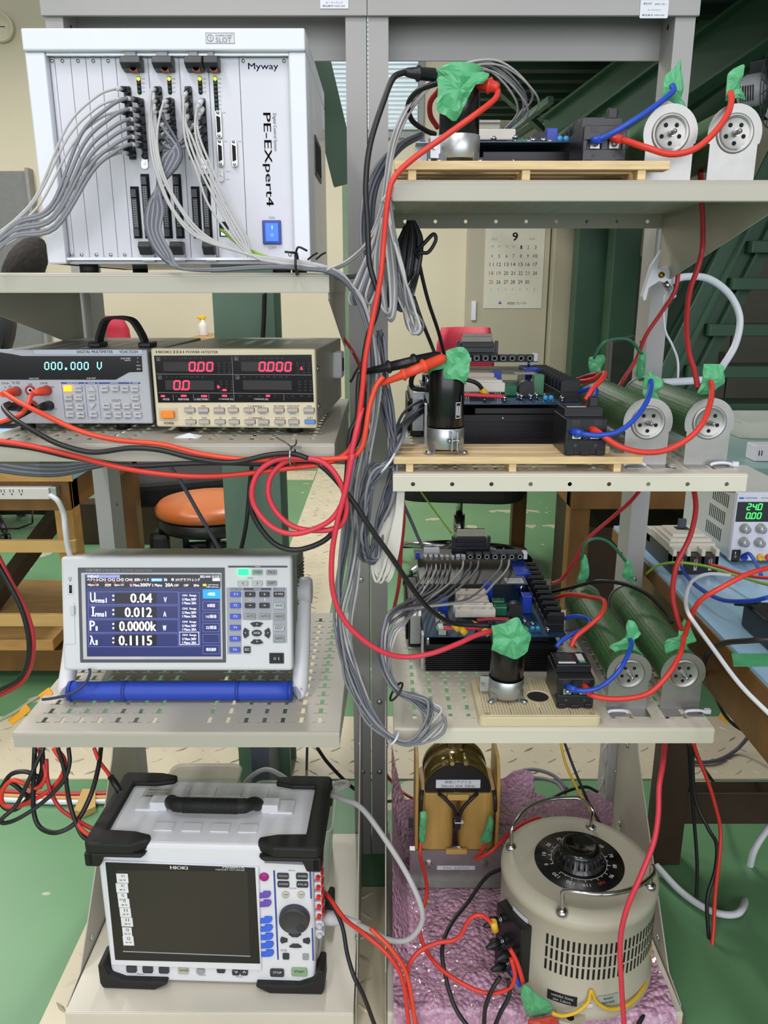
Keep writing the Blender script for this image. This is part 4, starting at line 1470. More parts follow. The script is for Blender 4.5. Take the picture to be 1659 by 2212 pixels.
for a, b, c, e, m_, s, ink in ((274, 2084, 296, 2098, KDM, 'PRINT', INKW), (309, 2085, 331, 2099, KDM, 'COPY', INKW), (344, 2086.5, 366, 2100, KDM, 'FEED', INKW), (385, 2088, 408, 2101, M('key_sand', 'b9b7a2', .4), 'SAVE', INKB),
                               (425, 2091, 443, 2101, KG, '', INKB), (469, 2088, 487, 2099, KDM, '', INKW), (502, 2092, 518.5, 2104, KDM, 'v', INKW), (519.5, 2092, 536, 2104, KDM, '^', INKW), (584, 2091.5, 614, 2107, KDM, 'STOP', INKW), (630, 2089, 664, 2106, M('key_green', '8fae86', .4), 'START', INKB)):
    btn(mf, MR, 'front_key', a, b, c, e, m_, .0035, 0, .003)
    if s in ('SAVE', 'STOP', 'START', 'v', '^'):
        w_ = 2 + len(s) * 1.8
        text(s, mf, (a + c) / 2 - w_, (b + e) / 2 - .5, (a + c) / 2 + w_, (b + e) / 2 + 4, ink, MR, .004, name='key_legend')
for s, a, b in (('PRINT', 296, 2103), ('HELP', 429, 2105), ('TIME/DIV', 509, 2109)):
    text(s, mf, a, b, a + 16, b + 3, INKG, MR, .0004, name='printed_legend')
mpoly([(571, 1842), (655, 1846), (657, 1866), (572, 1862)], .003, M('smoke_door', '7b7d88', .3), 'slot_door')
# rubber corners: top pair hugging lid and front, bottom pair as feet
o_ = .011
H = MH


def csec(sg):
    x = (lambda v: v) if sg < 0 else (lambda v: MW - v)
    top = [(x(-o_ + .006), -o_), (x(.062), -o_), (x(.088), .002), (x(.088), .014), (x(.06), .022), (x(.016), .024), (x(.016), MD - .02), (x(.055), MD - .02), (x(.085), MD - .012), (x(.085), MD + .004), (x(.055), MD + o_), (x(-o_ + .006), MD + o_), (x(-o_), MD + o_ - .006), (x(-o_), -o_ + .006)]
    ro = build(MB().prism(top, 'z', H - .012, H + .0075), 'rubber_corner', RUBBER, MR, bev=.004)
    fr = [(x(-o_), H - .011), (x(-o_), H - .036), (x(.012), H - .036), (x(.018), H - .0185), (x(.078), H - .0185), (x(.086), H - .011)]
    build(MB().prism(fr, 'y', -o_, .012), 'corner_skirt', RUBBER, ro, bev=.003)
    sd = [(-o_, H - .012), (-o_, H - .034), (.02, H - .034), (.03, H - .022), (MD - .02, H - .022), (MD - .01, H - .04), (MD + o_, H - .04), (MD + o_, H - .012)]
    build(MB().prism(sd, 'x', min(x(-o_), x(.003)), max(x(-o_), x(.003))), 'side_skirt', RUBBER, ro, bev=.002)
    bt = [(x(-o_ + .004), .002), (x(-o_), .012), (x(-o_), .048), (x(-.002), .05), (x(.006), .028), (x(.03), .018), (x(.1), .018), (x(.1), .013), (x(.078), .001)]
    bo = build(MB().prism(bt, 'y', -o_, .03), 'rubber_foot', RUBBER, MR, bev=.003)
    build(MB().prism(bt, 'y', MD - .03, MD + o_), 'rear_foot', RUBBER, bo, bev=.003)


csec(-1)
csec(1)
mb = MB()
for i in range(4):
    x = .085 + i * .045
    mb.box(x, x + .03, .03, .05, H + .0002, H + .002).box(x, x + .03, .12, .145, H + .0002, H + .002)
build(mb, 'lid_ribs', MWH, MR, bev=.0008)
gp = spline([(.098, .085, H + .012), (.103, .075, H + .022), (.118, .062, H + .026), (.17, .060, H + .027), (.222, .062, H + .026), (.237, .075, H + .022), (.242, .085, H + .012)], 6)
hg = build(MB().tube(gp, [.012 if .11 < p.x < .23 else .0105 for p in gp], 16), 'handle_grip', RUBBER, MR, label='black carry grip')
mb = MB()
for i in range(24):
    x = .128 + i * .0037
    mb.tube([(x, .060, H + .0268), (x + .0016, .060, H + .0268)], .0125, 16)
build(mb, 'grip_ribs', RUBBER, hg)
mb = MB()
for sg, x in ((-1, .098), (1, .242)):
    mb.tube([(x, .085, H + .012), (x + sg * .022, .088, H + .008)], .006, 10)
build(mb, 'handle_rod', CHROME, hg)
mb = MB()
for sg, x in ((-1, .078), (1, .262)):
    mb.box(x - .014, x + .014, .078, .10, H, H + .016)
    mb.box(x + sg * .018 - .02, x + sg * .018 + .02, .076, .11, H, H + .005)
build(mb, 'handle_mount', MWH, MR, bev=.002)
ast_ = thing('asset_sticker', 'small silver asset sticker on the lid of the recorder', 'sticker', tuple(mtx(MR) @ Vector((.062, .125, H + .0004))), (0, 0, math.radians(-2)))
build(MB().box(-.024, .024, -.016, .016, 0, .0004), 'paper', M('sticker_silver', 'c3c1bd', .4), ast_)
for i, s in enumerate(('東京大学 2022', 'メモリハイコーダ', '備品番号 0000-0000')):
    text3(s, Matrix.Translation((0, .009 - i * .008, .0006)), .036, .0038, INKB, ast_, 'print')
# input terminals down the side
RCAP = M('terminal_red', 'd02a26', .4)
for i in range(8):
    z = H - .05 - i * .0185
    o = build(MB().box(MW - .0038, MW + .007, .012, .03, z, z + .0125), 'input_terminal', MWH, MR, bev=.0008)
    build(MB().cyl((MW + .003, .0118, z + .006), .0034, -.006, 'y', 14).box(MW + .0071, MW + .010, .012, .028, z + .003, z + .010), 'terminal_cap', RCAP if i < 6 else LGREY, o)
mb = MB()
for i in range(9):
    z = H - .07 - i * .02
    mb.box(MW - .0038, MW - .003, .035, .05, z, z + .008)
build(mb, 'side_vents', GREYP, MR)
# ================================================================== slatted pine bases
def pallet(label, x0, x1, y0, z):
    t = thing('slatted_base', label, 'wooden base', ((x0 + x1) / 2, y0, z), world=True)
    zt = z + .0215
    for i, (dy, xa, xb) in enumerate(((0, x0, x1 + .004), (.036, x0 + .006, x1 - .03), (.066, x0 - .002, x1 - .02))):
        build(MB().box(xa, xb, y0 + dy, y0 + dy + .022, zt - .0095, zt), 'slat', WOOD, t, bev=.0008)
    for x in (x0 + .016, x0 + .148, x0 + .282):
        build(MB().box(x, x + .0095, y0 + .002, y0 + .09, z + .001, zt - .0096), 'block', WOOD, t, bev=.0006)
    return t


pallet('slatted pine base on the topmost shelf, under a capacitor and breaker', .012, .326, .977, T1)
pallet('slatted pine base on the cream shelf with round edge holes', .012, .326, .977, T2)
ZP1, ZP2 = T1 + .022, T2 + .022
# beige perforated mounting plate on the lowest shelf
bp = thing('mounting_plate', 'beige perforated plastic mounting plate with large round hole', 'mounting plate', (.22, .977, T3), world=True)
BEI = M('beige_plastic', 'd0c3a0', .45, var=.02)
x0, x1, y0, y1, zt = .134, .305, .977, 1.092, T3 + .0165
hcx, hcy, hr = .2265, 1.034, .0165
mb = MB().prism(rrect(x0, x1, y0, y1, .006), 'z', T3 + .0005, zt - .0012)
build(mb, 'plate', BEI, bp, bev=.0015)
mb = MB()
hx0, hx1, hy0, hy1 = .205, .248, 1.012, 1.056
for a, b, c, d in ((x0 + .004, x1 - .004, y0 + .004, hy0), (x0 + .004, x1 - .004, hy1, y1 - .004), (x0 + .004, hx0, hy0, hy1), (hx1, x1 - .004, hy0, hy1)):
    mb.box(a, b, c, d, zt - .0013, zt)
holed(mb, ((hx0 + hx1) / 2, (hy0 + hy1) / 2, zt), (1, 0, 0), (0, 1, 0), hx1 - hx0, hy1 - hy0, hr, 28)
build(mb, 'perforated_face', BEI, bp)
mb = MB()
n = 0
for i in range(38):
    for j in range(25):
        x, y = x0 + .008 + i * .0042, y0 + .008 + j * .0042
        if math.hypot(x - hcx, y - hcy) < hr + .003 or i % 10 == 9:
            continue
        mb.box(x - .0007, x + .0007, y - .0007, y + .0007, zt, zt + .00015)
for i in (9, 19, 29):
    x = x0 + .008 + i * .0042
    for a, b in ((y0 + .006, y0 + .024), (y0 + .028, y1 - .006)):
        if i == 19 and b > .99 + .05:
            continue
        mb.box(x - .0005, x + .0005, a, b, zt, zt + .0002)
build(mb, 'hole_pattern', M('hole_brown', '5d523a', .7), bp)
mb = MB()
for x in (x0 + .012, x1 - .012):
    mb.cyl((x, y0 + .008, zt + .0001), .0035, .0003, n=14)
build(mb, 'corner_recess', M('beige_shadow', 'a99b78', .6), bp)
build(MB().lathe([(hr, -.008), (hr - .0006, -.008), (hr - .0006, .0004), (hr + .001, .0006)], (hcx, hcy, zt), 'z', 28, cap=False).cyl((hcx, hcy, zt - .0012), hr, .0003, n=28, m=1), 'hole_collar', [BEI, HOLE], bp)
ZP3 = zt


# ================================================================== electrolytic capacitors
def capacitor(label, x, y, z, r, h, ear, feet=True):
    t = thing('capacitor', label, 'capacitor', (x, y, z), (0, 0, 0))
    build(MB().lathe([(r, .006), (r, h - .002), (r - .0012, h), (r - .002, h - .001), (r - .0028, h - .0035), (0, h - .0035)], (0, 0, 0), 'z', 36), 'can', M('capacitor_sleeve', '0b0b0d', .28, var=0, coat=.15), t)
    cl = MB().lathe([(r + .0008, .006), (r + .0013, .0065), (r + .0013, .032), (r + .0008, .0325)], (0, 0, 0), 'z', 40, cap=False)
    a = math.radians(ear)
    d = Vector((math.cos(a), math.sin(a), 0))
    s_ = Vector((-d.y, d.x, 0))
    for k in (-1, 1):
        cl.bar(d * r + s_ * .0035 * k + Vector((0, 0, .019)), d * (r + .013) + s_ * .0035 * k + Vector((0, 0, .019)), .0012, .024)
    for q in (math.radians(-140), math.radians(-40), math.radians(90)):
        e = Vector((math.cos(q), math.sin(q), 0))
        cl.bar(e * (r + .0012) + Vector((0, 0, .001)), e * (r + .011) + Vector((0, 0, .001)), .011, .0014)
        cl.bar(e * (r + .0015) + Vector((0, 0, .001)), e * (r + .0016) + Vector((0, 0, .012)), .011, .0012, up=tuple(e))
    c = build(cl, 'clamp_ring', ZINC, t)
    mb = MB()
    p = d * (r + .0085) + Vector((0, 0, .019))
    mb.tube([p - s_ * .008, p + s_ * .008], .0016, 8)
    mb.tube([p - s_ * .0075, p - s_ * .0045], .0032, 6).tube([p + s_ * .0045, p + s_ * .0075], .0032, 6)
    for q in (math.radians(-140), math.radians(-40)):
        e = Vector((math.cos(q), math.sin(q), 0)) * (r + .0075)
        mb.lathe([(.0042, .0016), (.0042, .0026), (.003, .0042), (0, .0046)], e, 'z', 12)
    build(mb, 'clamp_bolt', CHROME, c)
    mb = MB()
    for sx in (-1, 1):
        mb.cyl((sx * .008, 0, h - .0036), .0035, .006, n=12)
    build(mb, 'terminal', CHROME, t)
    return t


CA1 = capacitor('black capacitor in a zinc clamp on the topmost pine base', .0894, 1.02, ZP1, .0238, .1, 195)
CA2 = capacitor('black capacitor with white printed box on the lower pine base', .0805, 1.012, ZP2, .0228, .112, -75)
CA3 = capacitor('black capacitor under green tape on the beige perforated plate', .179, 1.036, ZP3, .0245, .103, 172)
mb = MB()
r = .0229
for (a0, a1, z0, z1) in ((-62, -42, .046, .0468), (-62, -42, .0655, .0663), (-62, -60.5, .046, .066), (-43.5, -42, .046, .066), (-58, -55, .05, .062), (-52, -50, .049, .0625), (-48, -45.5, .0495, .0615), (-39, -38, .045, .075)):
    pts = []
    for k in range(4):
        a = math.radians(a0 + (a1 - a0) * k / 3)
        pts.append((r * math.cos(a), r * math.sin(a)))
    for k in range(3):
        mb.quad((*pts[k], z0), (*pts[k + 1], z0), (*pts[k + 1], z1), (*pts[k], z1))
build(mb, 'printed_mark', INKW, CA2)


# ================================================================== moulded circuit breakers
def breaker(label, x, y, z, handle=True, off=False):
    w, h, d = .052, .058, .074
    t = thing('circuit_breaker', label, 'breaker', (x, y, z))
    BB = M('breaker_black', '1b1b20', .3, var=.05)
    mb = MB().box(0, w, .003, d, .0005, h * .8).box(.001, w - .001, .018, d - .014, h * .8, h).box(0, .005, 0, .003, .004, h * .78).box(w - .005, w, 0, .003, .004, h * .78)
    mb.box(w / 2 - .004, w / 2 + .004, 0, .003, .004, h * .78).box(0, w, -.001, .003, h * .52, h * .8).box(0, w, -.001, .003, .0005, .02)
    mb.box(.002, .012, -.003, 0, .0005, .008).box(w - .012, w - .002, -.003, 0, .0005, .008).box(w / 2 - .006, w / 2 + .006, -.003, 0, .0005, .006)
    build(mb, 'body', BB, t, bev=.0008)
    mb = MB()
    for i in range(4):
        xx = .008 + i * .0025
        mb.box(xx, xx + .0012, -.0014, -.001, h * .66, h * .79).box(w - xx - .0012, w - xx, -.0014, -.001, h * .66, h * .79)
    for xx in (.013, w - .013):
        mb.lathe([(.0022, -.0015), (.0022, -.001)], (xx, 0, .013), 'y', 12)
    build(mb, 'moulded_marks', M('mark_dark', '3a3a42', .5), t)
    for xx in (.0145, w - .0145):
        o = build(MB().box(xx - .0055, xx + .0055, .0005, .0032, .021, .03), 'terminal_plate', ZINC, t)
        build(MB().lathe([(.004, .0005), (.004, -.002), (.0025, -.004), (0, -.0042)], (xx, 0, .0265), 'y', 14), 'terminal_screw', CHROME, o)
    lb = build(MB().box(.004, .031, .022, d - .02, h + .0001, h + .0006), 'rating_label', M('label_dark', '2c2e30', .4), t)
    for i in range(4):
        text3(('15-20A', 'NO-FUSE', 'AC 220V', 'IC 2.5kA')[i], Matrix.Translation((.0175, .053 - i * .0072, h + .0008)), .019, .0028, INKG, lb, 'label_print')
    build(MB().box(.005, .03, .0225, .0275, h + .0006, h + .0008), 'white_band', INKW, lb)
    sl = build(MB().box(.033, .047, .022, d - .02, h, h + .0008), 'toggle_plate', M('toggle_recess', '26262b', .4), t)
    if off:
        build(MB().box(.0355, .0445, .031, .052, h + .0008, h + .0016), 'toggle_window', LGREY, sl)
        o = build(MB().box(.0355, .0445, .025, .031, h + .0008, h + .0015), 'off_flag', M('off_green', '2f9a6a', .4), sl)
        text3('OFF', Matrix.Translation((.04, .028, h + .0017)), .007, .0035, INKW, sl, 'flag_print')
    else:
        build(MB().box(.034, .046, .024, .036, h, h + .013), 'toggle', BLACK, sl, bev=.0015)
    return t


breaker('black circuit breaker on the topmost pine base', .2405, 1.03, ZP1)
breaker('black circuit breaker with raised toggle on the lower pine base', .231, .985, ZP2)
breaker('black circuit breaker showing a green OFF flag on the beige plate', .2464, 1.001, ZP3, off=True)

# ================================================================== tubular braking resistors
def resin_mat():
    m = M('green_resistor_enamel', '40663c', .5, var=0)
    nt = m.node_tree
    b = nt.nodes['Principled BSDF']
    tc = nt.nodes.new('ShaderNodeTexCoord')
    mp = nt.nodes.new('ShaderNodeMapping')
    mp.inputs['Scale'].default_value = (1, 1, 1)
    v = nt.nodes.new('ShaderNodeTexVoronoi')
    v.inputs['Scale'].default_value = 260
    v.inputs['Randomness'].default_value = .35
    r = nt.nodes.new('ShaderNodeValToRGB')
    r.color_ramp.elements[0].color = hexc('274a29') + (1,)
    r.color_ramp.elements[1].color = hexc('416a3c') + (1,)
    bp_ = nt.nodes.new('ShaderNodeBump')
    bp_.inputs['Strength'].default_value = .5
    bp_.inputs['Distance'].default_value = .001
    L = nt.links.new
    L(tc.outputs['Object'], mp.inputs['Vector'])
    L(mp.outputs['Vector'], v.inputs['Vector'])
    L(v.outputs['Distance'], r.inputs['Fac'])
    r.color_ramp.elements[0].position, r.color_ramp.elements[1].position = .1, .6
    L(r.outputs['Color'], b.inputs['Base Color'])
    L(v.outputs['Distance'], bp_.inputs['Height'])
    L(bp_.outputs['Normal'], b.inputs['Normal'])
    return m


ENAM = resin_mat()
RESG = 'green tubular resistors'


def resistor():
    t = thing('tubular_resistor', 'x', 'resistor', (0, 0, 0))
    hc_, ln = .0575, .275
    build(MB().lathe([(.0285, .0035), (.0305, .005), (.031, .012), (.0305, .018), (.0305, ln - .018), (.031, ln - .012), (.0305, ln - .005), (.0285, ln - .003)], (0, 0, hc_), 'y', 40), 'tube', ENAM, t)
    for nm, y, sg in (('front_bracket', 0, -1), ('rear_bracket', ln, 1)):
        pts = [(-.0285, .0006), (.0285, .0006), (.0285, hc_ - .012)] + [(.0325 * math.cos(math.radians(a)), hc_ + .0325 * math.sin(math.radians(a))) for a in range(-20, 201, 10)] + [(-.0285, hc_ - .012)]
        mb = MB().prism(pts, 'y', y - .0006, y + .0006)
        for xa, xb in ((-.0285, -.003), (.005, .0295)):
            mb.box(xa, xb, min(y, y + sg * .022), max(y, y + sg * .022), 0, .0012)
        br = build(mb, nm, STEEL, t)
        if sg < 0:
            mb = MB().lathe([(.0225, -.0007), (.0215, -.0022), (.0195, -.0022), (.0175, -.0004), (.0165, .0), (.0, .0)], (0, -.0008, hc_), 'y', 36, cap=False)
            o = build(mb, 'embossed_dish', STEEL, br)
            mb = MB()
            for k in range(5):
                a = math.radians(-90 + 72 * k)
                mb.cyl((.011 * math.cos(a), -.0011, hc_ + .011 * math.sin(a)), .0026, .0003, 'y', 12)
            build(mb, 'vent_hole', HOLE, br)
            mb = MB().tube([(0, .002, hc_), (0, -.006, hc_)], .0042, 6)
            rod = [(0.0024 if i % 2 else .003, -.006 - i * .0011) for i in range(10)]
            mb.lathe(rod + [(0, -.017)], (0, 0, hc_), 'y', 12)
            build(mb, 'threaded_rod', CHROME, br)
    return t


rl = ['green tubular resistor on the topmost shelf, nearer the rack post', 'green tubular resistor at the outer end of the topmost shelf',
      'green tubular resistor on the middle cream shelf beside the breaker', 'green tubular resistor at the outer end of the middle cream shelf',
      'green tubular resistor on the lowest shelf beside the OFF breaker', 'green tubular resistor at the outer end of the lowest shelf']
R0 = resistor()
for i, (x, y, z) in enumerate(((.342, 1.022, T1), (.4188, 1.022, T1), (.347, 1.022, T2), (.4277, 1.022, T2), (.3546, 1.025, T3), (.4325, 1.025, T3))):
    o = R0 if i == 0 else copy_tree(R0)
    o.location = (x, y, z + .0006)
    o['label'] = rl[i]
    o['group'] = RESG
ztg = 'white cable ties on the resistor feet'
for i, (x, z) in enumerate(((.347 - .016, T2), (.4277 + .018, T2), (.3546 - .016, T3), (.4325 + .018, T3))):
    y = 1.012
    mb = MB().tube(spline([(x - .014, y, z + .0025), (x - .011, y, z + .005), (x, y - .001, z + .0065), (x + .011, y, z + .005), (x + .014, y, z + .0025)], 4), .0022, 8)
    if i in (1, 3):
        mb.box(x + .014, x + .022, y - .003, y + .003, z + .002, z + .008)
    build(mb, 'cable_tie', WHITE, None, 'white cable tie over the foot of the %s resistor on the %s' % (('inner', 'outer')[i % 2], ('middle cream shelf', 'lowest shelf')[i // 2]), 'cable tie', ztg)

# ================================================================== inverter stages
def pcb_mat(name, a, b_):
    m = M(name, a, .35, var=0)
    nt = m.node_tree
    b = nt.nodes['Principled BSDF']
    tc = nt.nodes.new('ShaderNodeTexCoord')
    br = nt.nodes.new('ShaderNodeTexBrick')
    br.inputs['Scale'].default_value = 1
    br.inputs['Brick Width'].default_value = .0045
    br.inputs['Row Height'].default_value = .012
    br.inputs['Mortar Size'].default_value = .0006
    br.inputs['Color1'].default_value = hexc(a) + (1,)
    br.inputs['Color2'].default_value = tuple(c * .8 for c in hexc(a)) + (1,)
    br.inputs['Mortar'].default_value = hexc(b_) + (1,)
    nt.links.new(tc.outputs['Object'], br.inputs['Vector'])
    nt.links.new(br.outputs['Color'], b.inputs['Base Color'])
    return m


PCB = pcb_mat('circuit_board_blue', '1d4d70', '17344f')
PCBD = pcb_mat('control_board_navy', '20304a', '3a4b66')
ANOD = M('black_anodised', '19191d', .35, .3, var=.05)
CEM = M('cement_white', 'e2ddd2', .6)
CEMB = M('cement_beige', 'cfc2b4', .6)
RELB = M('relay_blue', '1c3fae', .35)
FILMG = M('film_green', '1f6b48', .25)
PLATE = M('shield_plate', '8a8a84', .3, .8, var=.06)
REDP = M('red_dot', 'c03030', .4)
def inverter(kind):
    """kind 1: the middle stage carries one green relay where the others are blue"""
    t = thing('inverter_stage', 'x', 'inverter', (0, 0, 0))
    mb = MB().box(.004, .212, .0135, .306, .0006, .040).box(0, .214, .010, .31, .040, .049)
    for i in range(11):
        mb.box(.003, .2125, .0105, .0135, .002 + i * .0035, .0038 + i * .0035)
    hs = build(mb, 'heat_sink', ANOD, t)
    mb = MB()
    for x in (.035, .11):
        screw(mb, (x, .010, .0445), .0022)
    build(mb, 'heat_sink_screw', CHROME, hs)
    build(MB().box(.07, .2, .02, .1, .049, .058).box(.012, .2, .11, .3, .049, .06), 'power_module', BLACK, t, bev=.001)
    mb = MB()
    for x in (.006, .218):
        for y in (.008, .302):
            mb.cyl((x, y, .049), .0035, .0165, n=6)
    build(mb, 'standoff', CHROME, t)
    pb = build(MB().box(0, .2245, 0, .31, .0655, .0672), 'main_board', PCB, t)
    Z = .0672
    for y0, z0, z1, m_, xa, xb in ((.050, .010, .024, CEM, .052, .118), (.064, .012, .026, CEM, .05, .116)):
        o = build(MB().box(xa, xb, y0, y0 + .0125, Z + z0, Z + z1), 'cement_resistor', m_, pb, bev=.0015)
        mb = MB()
        for x in (xa + .008, xb - .01):
            mb.box(x, x + .0012, y0 + .005, y0 + .006, Z, Z + z0).box(x + .0035, x + .0047, y0 + .005, y0 + .006, Z, Z + z0)
        build(mb, 'resistor_leads', CHROME, o)
        text3('20W 47ΩJ', Matrix.Translation(((xa + xb) / 2, y0 + .006, Z + z1 + .0002)), .022, .003, INKG, o, 'print')
    build(MB().box(.058, .112, .085, .112, Z + .004, Z + .026).box(.058, .11, .112, .125, Z + .004, Z + .032), 'film_capacitor', CEMB, pb, bev=.0015)
    for y in (.078, .104):
        build(MB().box(.12, .142, y, y + .016, Z + .0005, Z + .017), 'film_capacitor', FILMG, pb, bev=.002)
    for x, y, m_ in ((.026, .075, RELB), (.11, .145, RELB), (.168, .088, FILMG if kind == 1 else RELB)):
        build(MB().box(x, x + .016, y, y + .02, Z + .0005, Z + .032), 'relay', GRNC if m_ is FILMG else m_, pb, bev=.001)
    build(MB().box(.175, .203, .205, .275, Z + .0005, Z + .03), 'current_sensor', RELB, pb, bev=.001)
    build(MB().cyl((.154, .07, Z + .0125), .0118, .02, 'y', 24).box(.1535, .1545, .0698, .07, Z + .002, Z + .023), 'toroid_choke', M('toroid_black', '24242a', .5), pb)
    o = build(MB().tube([(.028, .014, Z + .01), (.028, .052, Z + .01)], .0085, 18), 'fuse', M('fuse_ceramic', 'dcdcd8', .4), pb)
    build(MB().tube([(.028, .012, Z + .01), (.028, .022, Z + .01)], .0092, 18).tube([(.028, .046, Z + .01), (.028, .056, Z + .01)], .0092, 18).box(.022, .034, -.001 + .004, .014, Z + .0005, Z + .012), 'fuse_cap', CHROME, o)
    for i, (x, y) in enumerate(((.137, .045), (.14, .034), (.165, .045), (.176, .034), (.154, .034), (.196, .012), (.084, .022), (.112, .014))):
        mb = MB().cyl((x, y, Z), .0022, .006, n=8).lathe([(.0042, .005), (.0042, .0075), (.0026, .0095), (0, .0098)], (x, y, Z), 'z', 12)
        build(mb, 'screw_post', CHROME, pb)
    for x in (.173, .181):
        build(MB().lathe([(0, -.0012), (.0035, -.001), (.0038, .001), (0, .0012)], (x, .018, Z + .006), 'y', 12).box(x - .0028, x - .0022, .0175, .0185, Z, Z + .004).box(x + .0022, x + .0028, .0175, .0185, Z, Z + .004), 'disc_capacitor', M('disc_blue', '3d9cd2', .35), pb)
    mb = MB()
    for i in range(11):
        y = .016 + i * .0238
        mb.box(.194, .222, y, y + .0215, Z, Z + .014).box(.198, .222, y + .002, y + .006, Z + .014, Z + .032).box(.194, .222, y, y + .0022, Z + .014, Z + .030)
    build(mb, 'terminal_block', BLACK, pb, bev=.0006)
    # sheet shield with the control board above it
    sp_ = build(MB().box(.0, .19, .163, .30, .0915, .0928), 'shield_plate', PLATE, t)
    mb = MB()
    for x in (.008, .18):
        for y in (.17, .292):
            mb.cyl((x, y, Z), .003, .0915 - Z, n=6)
    build(mb, 'shield_post', CHROME, sp_)
    lb = build(MB().box(.152, .184, .166, .19, .0929, .0932), 'plate_label', LGREY, sp_)
    for i in range(3):
        text3(('INVERTER', '2022-07', 'No. 0701')[i], Matrix.Translation((.168, .184 - i * .006, .0934)), .024, .003, INKB, lb, 'print')
    cb = build(MB().box(-.006, .206, .262, .318, .1035, .105), 'control_board', PCBD, t)
    mb = MB()
    for x in (.004, .196):
        mb.cyl((x, .292, .0928), .0025, .0107, n=6)
    build(mb, 'board_post', CHROME, cb)
    for i in range(8):
        x = .014 + i * .0102
        o = build(MB().box(x - .0038, x + .0038, .258, .270, .105, .112), 'small_socket', LGREY if i > 5 else CHROME, cb, bev=.0006)
        build(MB().cyl((x, .2575, .1085), .0026, -.006, 'y', 10), 'socket_barrel', CHROME, o)
    for i in range(7):
        x = .098 + i * .0155
        o = build(MB().box(x - .007, x + .007, .257, .272, .105, .1165), 'optical_receiver', BLACK, cb, bev=.0008)
        build(MB().lathe([(.0045, .257), (.0045, .2555), (.003, .2555), (.003, .257)], (x, 0, .1105), 'y', 14), 'receiver_ring', GREYP, o)
    build(MB().box(.197, .205, .258, .272, .105, .119), 'power_plug', WHITE, cb, bev=.001)
    build(MB().box(-.004, .004, .268, .276, .105, .114), 'trimmer', RELB, cb)
    build(MB().box(.012, .042, .285, .295, .105, .117), 'pin_header', LGREY, cb, bev=.0006)
    o = build(MB().box(.07, .136, .293, .309, .105, .117).box(.073, .133, .297, .303, .117, .134).box(.066, .072, .293, .303, .105, .138).box(.134, .14, .293, .303, .105, .138), 'ribbon_header', SOCK, cb, bev=.0008)
    build(MB().box(.074, .132, .2955, .3045, .126, .136), 'ribbon_plug', BLACK, o, bev=.001)
    build(MB().box(.076, .130, .3045, .309, .128, .150).box(.076, .130, .3, .309, .146, .150), 'ribbon_cable', M('ribbon_grey', 'a8a69a', .5), o)
    mb = MB()
    rnd = random.Random(3)
    for i in range(26):
        x, y = rnd.uniform(.04, .19), rnd.uniform(.274, .314)
        if .066 < x < .142 and y > .288:
            continue
        mb.box(x, x + rnd.uniform(.002, .006), y, y + .003, .105, .105 + rnd.uniform(.001, .004))
    build(mb, 'chips', GREYP, cb)
    # fan and bracket at the near side of the heat sink
    build(MB().box(-.022, -.001, .1, .28, .0006, .062).box(-.026, -.022, .12, .26, .005, .055), 'side_fan', BLACK, t, bev=.002)
    build(MB().box(-.019, -.002, .09, .098, .012, .075).box(-.019, -.002, .06, .098, .075, .0762), 'side_bracket', ZINC, t)
    build(MB().box(-.004, -.0005, .012, .03, .004, .064), 'spacer_post', ZINC, t)
    return t


for i, (z, s) in enumerate(((T1, 'inverter board stack on the topmost shelf, seen from below its edge'), (T2, 'inverter board stack with a green relay on the middle cream shelf'), (T3, 'inverter board stack in full view on the lowest shelf'))):
    o = inverter(i)
    o.location = (.0637, 1.13, z + .0008)
    o['label'] = s
    o['group'] = 'inverter stages'

# ================================================================== pink bubble wrap
def wrap_mat():
    m = M('pink_bubble_wrap', 'd4a4c2', .22, var=.14, vscale=40, coat=1, alpha=.93)
    nt = m.node_tree
    b = nt.nodes['Principled BSDF']
    tc = nt.nodes.new('ShaderNodeTexCoord')
    v = nt.nodes.new('ShaderNodeTexVoronoi')
    v.inputs['Scale'].default_value = 120
    v.inputs['Randomness'].default_value = 1
    bp_ = nt.nodes.new('ShaderNodeBump')
    bp_.invert = True
    bp_.inputs['Strength'].default_value = 1
    bp_.inputs['Distance'].default_value = .008
    nt.links.new(tc.outputs['Object'], v.inputs['Vector'])
    nt.links.new(v.outputs['Distance'], bp_.inputs['Height'])
    nt.links.new(bp_.outputs['Normal'], b.inputs['Normal'])
    return m


from mathutils import noise as NZ
mb = MB()
nx, ny = 90, 80
vs = []
for j in range(ny + 1):
    for i in range(nx + 1):
        x = .004 + (.455) * i / nx
        y = .935 + (1.385 - .935) * j / ny
        n_ = NZ.noise(Vector((x * 22, y * 22, 0))) * .010 + NZ.noise(Vector((x * 55, y * 55, 4))) * .005
        z = S4 + .013 + n_
        flat = min(1, max(0, (math.hypot(x - .32, y - 1.08) - .12) / .04))
        flat = min(flat, min(1, max(0, max(abs(x - .138) - .1, abs(y - 1.29) - .06) / .03)))
        z = S4 + .005 + (z - S4 - .005) * flat
        k = max(0, (.045 - x) / .045)
        if k > 0:
            z += (k ** 1.5) * .14 * min(1, max(0, (y - 1.02) / .2)) * (1 + .3 * NZ.noise(Vector((y * 12, 0, 1))))
            x += .012 * k
        kb = max(0, (y - 1.33) / .055)
        if kb > 0:
            z += kb ** 1.3 * (.10 + .10 * max(0, NZ.noise(Vector((x * 9, 3, 1))) + (.4 if .2 < x < .3 else 0)))
            y -= .03 * kb
        if y < .972:
            z -= (.972 - y) * 1.2
            y = .972 - (.972 - y) * .5
        vs.append((x, y, max(z, S4 + .0022) if y > .972 else z))
